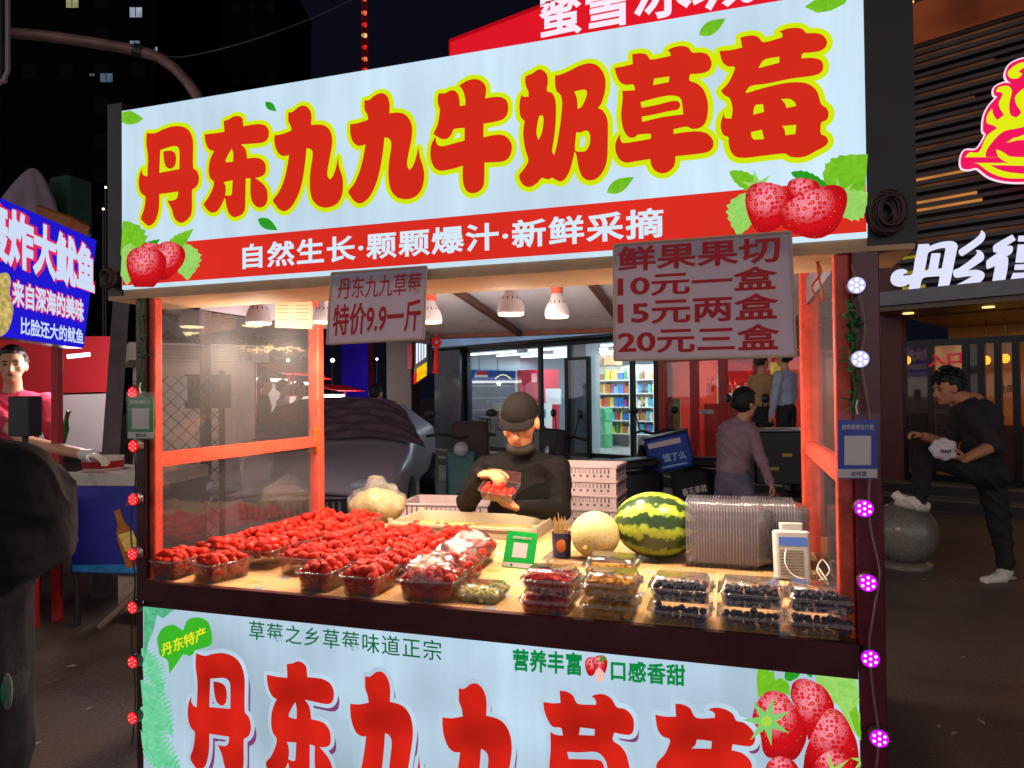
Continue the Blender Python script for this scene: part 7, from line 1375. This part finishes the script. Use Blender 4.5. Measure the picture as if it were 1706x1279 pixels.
b = MB(); b.obox(kA+ku*.02-kn*.02+V(0, 0, 1.34), ku*.34, kn*.018, V(0, 0, .24)); b.build('white_notice', pbr('notice', (206, 200, 200), .6), ki)
fA, fB2 = at(238, 800, D=5.3)*V(1, 1, 0), at(370, 800, D=5.7)*V(1, 1, 0); fu = (fB2-fA)/np.linalg.norm(fB2-fA); fl = np.linalg.norm(fB2-fA)
fe = empty('chain_link_fence', (fA+fB2)/2, 'dark chain-link fence in front of the concrete kiosk', 'fence'); b = MB(); st_ = .11
n_ = int(fl/st_)+1
for k in range(-14, n_):
    for sg in (1, -1):
        a0 = max(0, -k*st_) ; x0_, x1_ = k*st_, k*st_+1.5
        lo_, hi_ = max(0, x0_), min(fl, x1_)
        if hi_ <= lo_: continue
        za_, zb__ = (lo_-x0_), (hi_-x0_)
        if sg < 0: za_, zb__ = 1.5-za_, 1.5-zb__
        b.tube([fA+fu*lo_+V(0, 0, .05+za_), fA+fu*hi_+V(0, 0, .05+zb__)], .0035, 4)
b.build('mesh_wire', M_DARKMETAL, fe)
for q in (0, fl): b = MB(); b.cyl(fA+fu*q, fA+fu*q+V(0, 0, 1.6), .025, n=10); b.build('post', M_DARKMETAL, fe)
def far_stall(px0, px1, yb, yt, D_, label, col=(196, 30, 40)):
    a, c = at(px0, 660, D=D_)*V(1, 1, 0), at(px1, 660, D=D_+1.5)*V(1, 1, 0); u = c-a; n = np.cross(V(0, 0, 1), u/np.linalg.norm(u)); o = empty('far_stall', (a+c)/2, label, 'market stall', 'far stalls of the night market')
    z1 = 1.38+(660-yt)/1178*D_; z0 = 1.38+(660-yb)/1178*D_
    b = MB(); b.slab([a+V(0, 0, z0)-n*.5, c+V(0, 0, z0)-n*.5, c+V(0, 0, z1), a+V(0, 0, z1)], (0, 0, .03)); b.build('canopy', pbr('far_red', col, .6, trans=.4), o)
    b = MB(); b.obox(a, u, n*.6, V(0, 0, .85)); b.build('counter', pbr('far_counter', (200, 190, 190), .5), o); b = MB(); b.obox(a+V(0, 0, z0-.12), u, n*.04, V(0, 0, .06)); b.build('tube_lamp', glow('far_tube', (255, 246, 236), 6.), o)
    for q in (a, c): b = MB(); b.cyl(q, q+V(0, 0, z1), .03, n=8); b.build('post', M_SRED, o)
    ld = bpy.data.lights.new('stall_light', 'POINT'); ld.energy = 60; ld.color = (1, .94, .9); ld.shadow_soft_size = .03; lo = bpy.data.objects.new('stall_light', ld); COL.objects.link(lo); lo.parent = o; lo.location = (a+c)/2-n*.9+V(0, 0, z0-.15)-WLOC[o.name]
    b = MB(); b.obox(a+n*.7+V(0, 0, .86), u, n*.03, V(0, 0, max(.3, z0-.95))); b.build('back_sheet', pbr('far_sheet', (220, 214, 206), .5, var=.3, vs=3), o)
far_stall(425, 480, 622, 602, 13., 'far red canopied stall with white lights, behind the three passers-by'); far_stall(488, 520, 630, 614, 16., 'smaller far red stall at the right of the three passers-by'); far_stall(524, 575, 652, 642, 15., 'far pale canopied stall just past the rear left post', (190, 180, 180))
# blue lit column, vertical shop signs, street lamps far off
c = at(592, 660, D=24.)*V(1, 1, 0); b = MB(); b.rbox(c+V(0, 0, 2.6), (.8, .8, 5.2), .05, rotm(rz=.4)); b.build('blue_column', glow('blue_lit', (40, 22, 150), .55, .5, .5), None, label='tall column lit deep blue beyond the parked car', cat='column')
c = at(672, 660, D=18.)*V(1, 1, 0); b = MB(); b.rbox(c+V(0, 0, 2.4), (.7, .5, 4.8), .03); b.build('brick_pillar', pbr('brown_pillar', (70, 58, 56), .8, var=.3, vs=1.5), None, label='brown pillar between the blue column and the shop sign', cat='pillar')
vs_ = lambda x, y: at(x, y, T=.0-.9)
root = empty('hanging_sign', vs_(700, 640), 'projecting black shop sign with white lettering over a yellow panel', 'sign')
b = MB(); b.slab([vs_(690, 640), vs_(712, 622), vs_(712, 555), vs_(690, 572)], BN*.12); b.build('sign_box', M_BLACK, root)
b = MB(); b.slab([vs_(695, 636), vs_(711, 625), vs_(711, 603), vs_(695, 614)], -BN*.01); b.build('yellow_panel', glow('yellow_panel', (250, 190, 20), 1.2, .4, 9), root); b = MB(); b.slab([vs_(690, 640), vs_(694, 637), vs_(694, 618), vs_(690, 621)], -BN*.012); b.build('red_strip', glow('red_strip', (230, 30, 30), 1.), root)
for k in range(4): b = MB(); x = 694+k*4.6; b.slab([vs_(x, 606-k*3.2), vs_(x+2.2, 604-k*3.2), vs_(x+2.2, 570-k*3), vs_(x, 573-k*3)], -BN*.012); b.build('lit_stroke', glow('sign_lit', (225, 235, 255), 1.2), root)
b = MB(); b.slab([vs_(681, 616), vs_(688, 613), vs_(688, 572), vs_(681, 575)], -BN*.03); b.build('banner', pbr('banner_red', (190, 24, 34), .6), None, label='narrow red banner left of the projecting black sign', cat='banner')
for k, (x, y, D_, col, r_, lab) in enumerate(((554, 600, 40, (255, 236, 190), .12, 'white street light far left of the blue column'), (628, 598, 45, (220, 230, 255), .08, 'small bluish light right of the blue column'), (480, 600, 40, (255, 240, 220), .1, 'bright lamp above the far red stalls'), (505, 622, 42, (255, 220, 170), .1, 'warm lamp above the far stall beside the post'), (176, 312, 45, (255, 230, 190), .07, 'upper of two tiny lamps left of the stall sign'), (172, 348, 45, (255, 220, 170), .07, 'lower of two tiny lamps left of the stall sign'))):
    c = at(x, y, D=D_); root = empty('street_light', c*V(1, 1, 0), lab, 'street light', 'far street lights'); MB().ell(c, r_, nu=12, nv=8).build('lamp', glow('far_lamp_%d' % k, col, 4.), root, smooth=True); MB().cyl(c*V(1, 1, 0), c-V(0, 0, r_), .05, n=8).build('pole', M_DARKMETAL, root)
# ================================================================ skyline: dark tower block with a few lit windows, lit mast, curved signal arm, wire
def tower(px0, px1, ytop, D_, label, lit, tint=(4, 4, 7), rows=16, cols=7):
    a, c = at(px0, 655, D=D_)*V(1, 1, 0), at(px1, 655, D=D_)*V(1, 1, 0); u = c-a; n = np.cross(V(0, 0, 1), u/np.linalg.norm(u)); zt = 1.38+(655-ytop)/1178*D_
    o = empty('tower_block', (a+c)/2, label, 'building', 'dark tower blocks'); b = MB(); b.obox(a, u, n*14, V(0, 0, zt)); b.build('wall', pbr('tower_wall_%d' % px0, tint, .95, var=.2, vs=.2, spec=.03), o)
    b = MB(); b.obox(a-n*.3-u*.01+V(0, 0, zt), u*1.02, n*14.5, V(0, 0, .8)); b.build('roof', pbr('tower_roof', (6, 6, 9), .9, spec=.03), o); cnt = 0
    for i in range(rows):
        for j in range(cols):
            if cnt > 80 or (i*7+j*5+i*j) % 3 != 1: continue
            z = zt-2.2-i*3.1
            if z < 3: continue
            b = MB(); b.obox(a+u*((j+.3)/cols)-n*.05+V(0, 0, z), u*(.4/cols), n*.04, V(0, 0, 1.3)); b.build('window', pbr('dark_window', (5, 6, 9), .7, spec=.05), o); cnt += 1
    for x, y, w, h, col, k in lit:
        P = lambda xx, yy: atN(xx, yy, a-n*.12, n); b = MB(); b.slab([P(x-w/2, y+h/2), P(x+w/2, y+h/2), P(x+w/2, y-h/2), P(x-w/2, y-h/2)], n*.05); fr_ = b.build('lit_window', glow('win_%d_%d' % (x, y), col, k, .5, .8), o)
        b = MB(); b.slab([P(x-.6, y+h/2)-n*.03, P(x+.6, y+h/2)-n*.03, P(x+.6, y-h/2)-n*.03, P(x-.6, y-h/2)-n*.03], n*.02); b.build('window_bar', pbr('dark_window', (5, 6, 9), .7, spec=.05), fr_)
tower(-160, 262, -160, 62., 'nearer dark tower block with a few lit windows, top left', [(120, 4, 20, 16, (210, 206, 150), .55), (226, 20, 20, 16, (190, 200, 220), .7), (224, 70, 16, 5, (150, 160, 180), .6), (274-14, 82, 3, 8, (200, 220, 240), .8), (177, 129, 20, 14, (110, 140, 160), .5), (153, 124, 8, 4, (120, 130, 140), .5)])
tower(262, 470, -60, 90., 'farther dark tower block behind the curved signal arm', [(275, 27, 7, 17, (230, 160, 70), .5), (275, 82, 9, 11, (190, 215, 240), .9), (339, 5, 7, 6, (210, 215, 225), .8)], tint=(3, 4, 8))
mt = at(612, 655, D=80.)*V(1, 1, 0); root = empty('lit_mast', mt, 'thin lattice mast with red and orange lights above the stall sign', 'mast'); zt = 1.38+(655+40)/1178*80; b = MB()
for q in range(4): a = q*math.pi/2; b.cyl(mt+V(.75*math.cos(a), .75*math.sin(a), 0), mt+V(.3*math.cos(a), .3*math.sin(a), zt), .06, n=5)
for k in range(46):
    z = zt*k/46; r_ = .75-.45*k/46; r2 = .75-.45*(k+1)/46
    for q in range(4): a, c2 = q*math.pi/2, (q+1)*math.pi/2; b.cyl(mt+V(r_*math.cos(a), r_*math.sin(a), z), mt+V(r2*math.cos(c2), r2*math.sin(c2), z+zt/46), .035, n=4)
b.build('lattice', glow('mast_red', (110, 16, 18), .35, .5, .3), root)
for y, col in ((14, (255, 110, 60)), (34, (220, 40, 30)), (52, (255, 190, 120)), (72, (220, 40, 30)), (92, (255, 120, 70)), (110, (220, 40, 30)), (-10, (255, 90, 50))): z = 1.38+(655-y)/1178*80; MB().lathe([(.26, 0), (.34, .06), (.34, .22), (.26, .28)], mt+V(0, 0, z), 14).build('mast_light', glow('mast_%d' % sum(col), col, 1.1), root)
ar = lambda x, y, D_=6.: at(x, y, D=D_)
root = empty('signal_arm', ar(337, 172)*V(1, 1, 0), 'brown curved street arm carrying a black signal panel, top left', 'signal post')
pts = [ar(x, y) for x, y in ((10, 54), (80, 60), (150, 70), (230, 84), (262, 94), (290, 113), (312, 136), (328, 160), (337, 185))]; pts.append(ar(341, 260)); pts.append(V(pts[-1][0], pts[-1][1], 0)); MB().tube(pts, .045, 10).build('arm', pbr('arm_brown', (122, 92, 86), .5, .2, var=.3), root, smooth=True); MB().tube([pts[3]-(pts[4]-pts[3])*.15, pts[3]+(pts[4]-pts[3])*.3], .055, 10).build('joint', M_DARKMETAL, root)
ctr = ar(-30, 40, 5.95); b = MB(); b.rbox(ctr+V(0, 0, 0), (.4, .12, .98), .05, rotm(rz=.31)); b.build('signal_panel', M_BLACK, root); e = [ar(x, y, 5.86) for x, y in ((13, -90), (13, 118), (6, 134), (-6, 141), (-60, 141))]; MB().tube(e, .02, 6).build('panel_rim', pbr('rim_grey', (130, 120, 120), .4), root)
wire([at(x, y, D=7.) for x, y in ((225, 78), (280, 94), (320, 92), (380, 78), (440, 60), (520, 30), (600, -8), (680, -60))], .006, 'thin dark cable sagging across the night sky', 'cable', pbr('cable_grey', (60, 60, 70), .5))
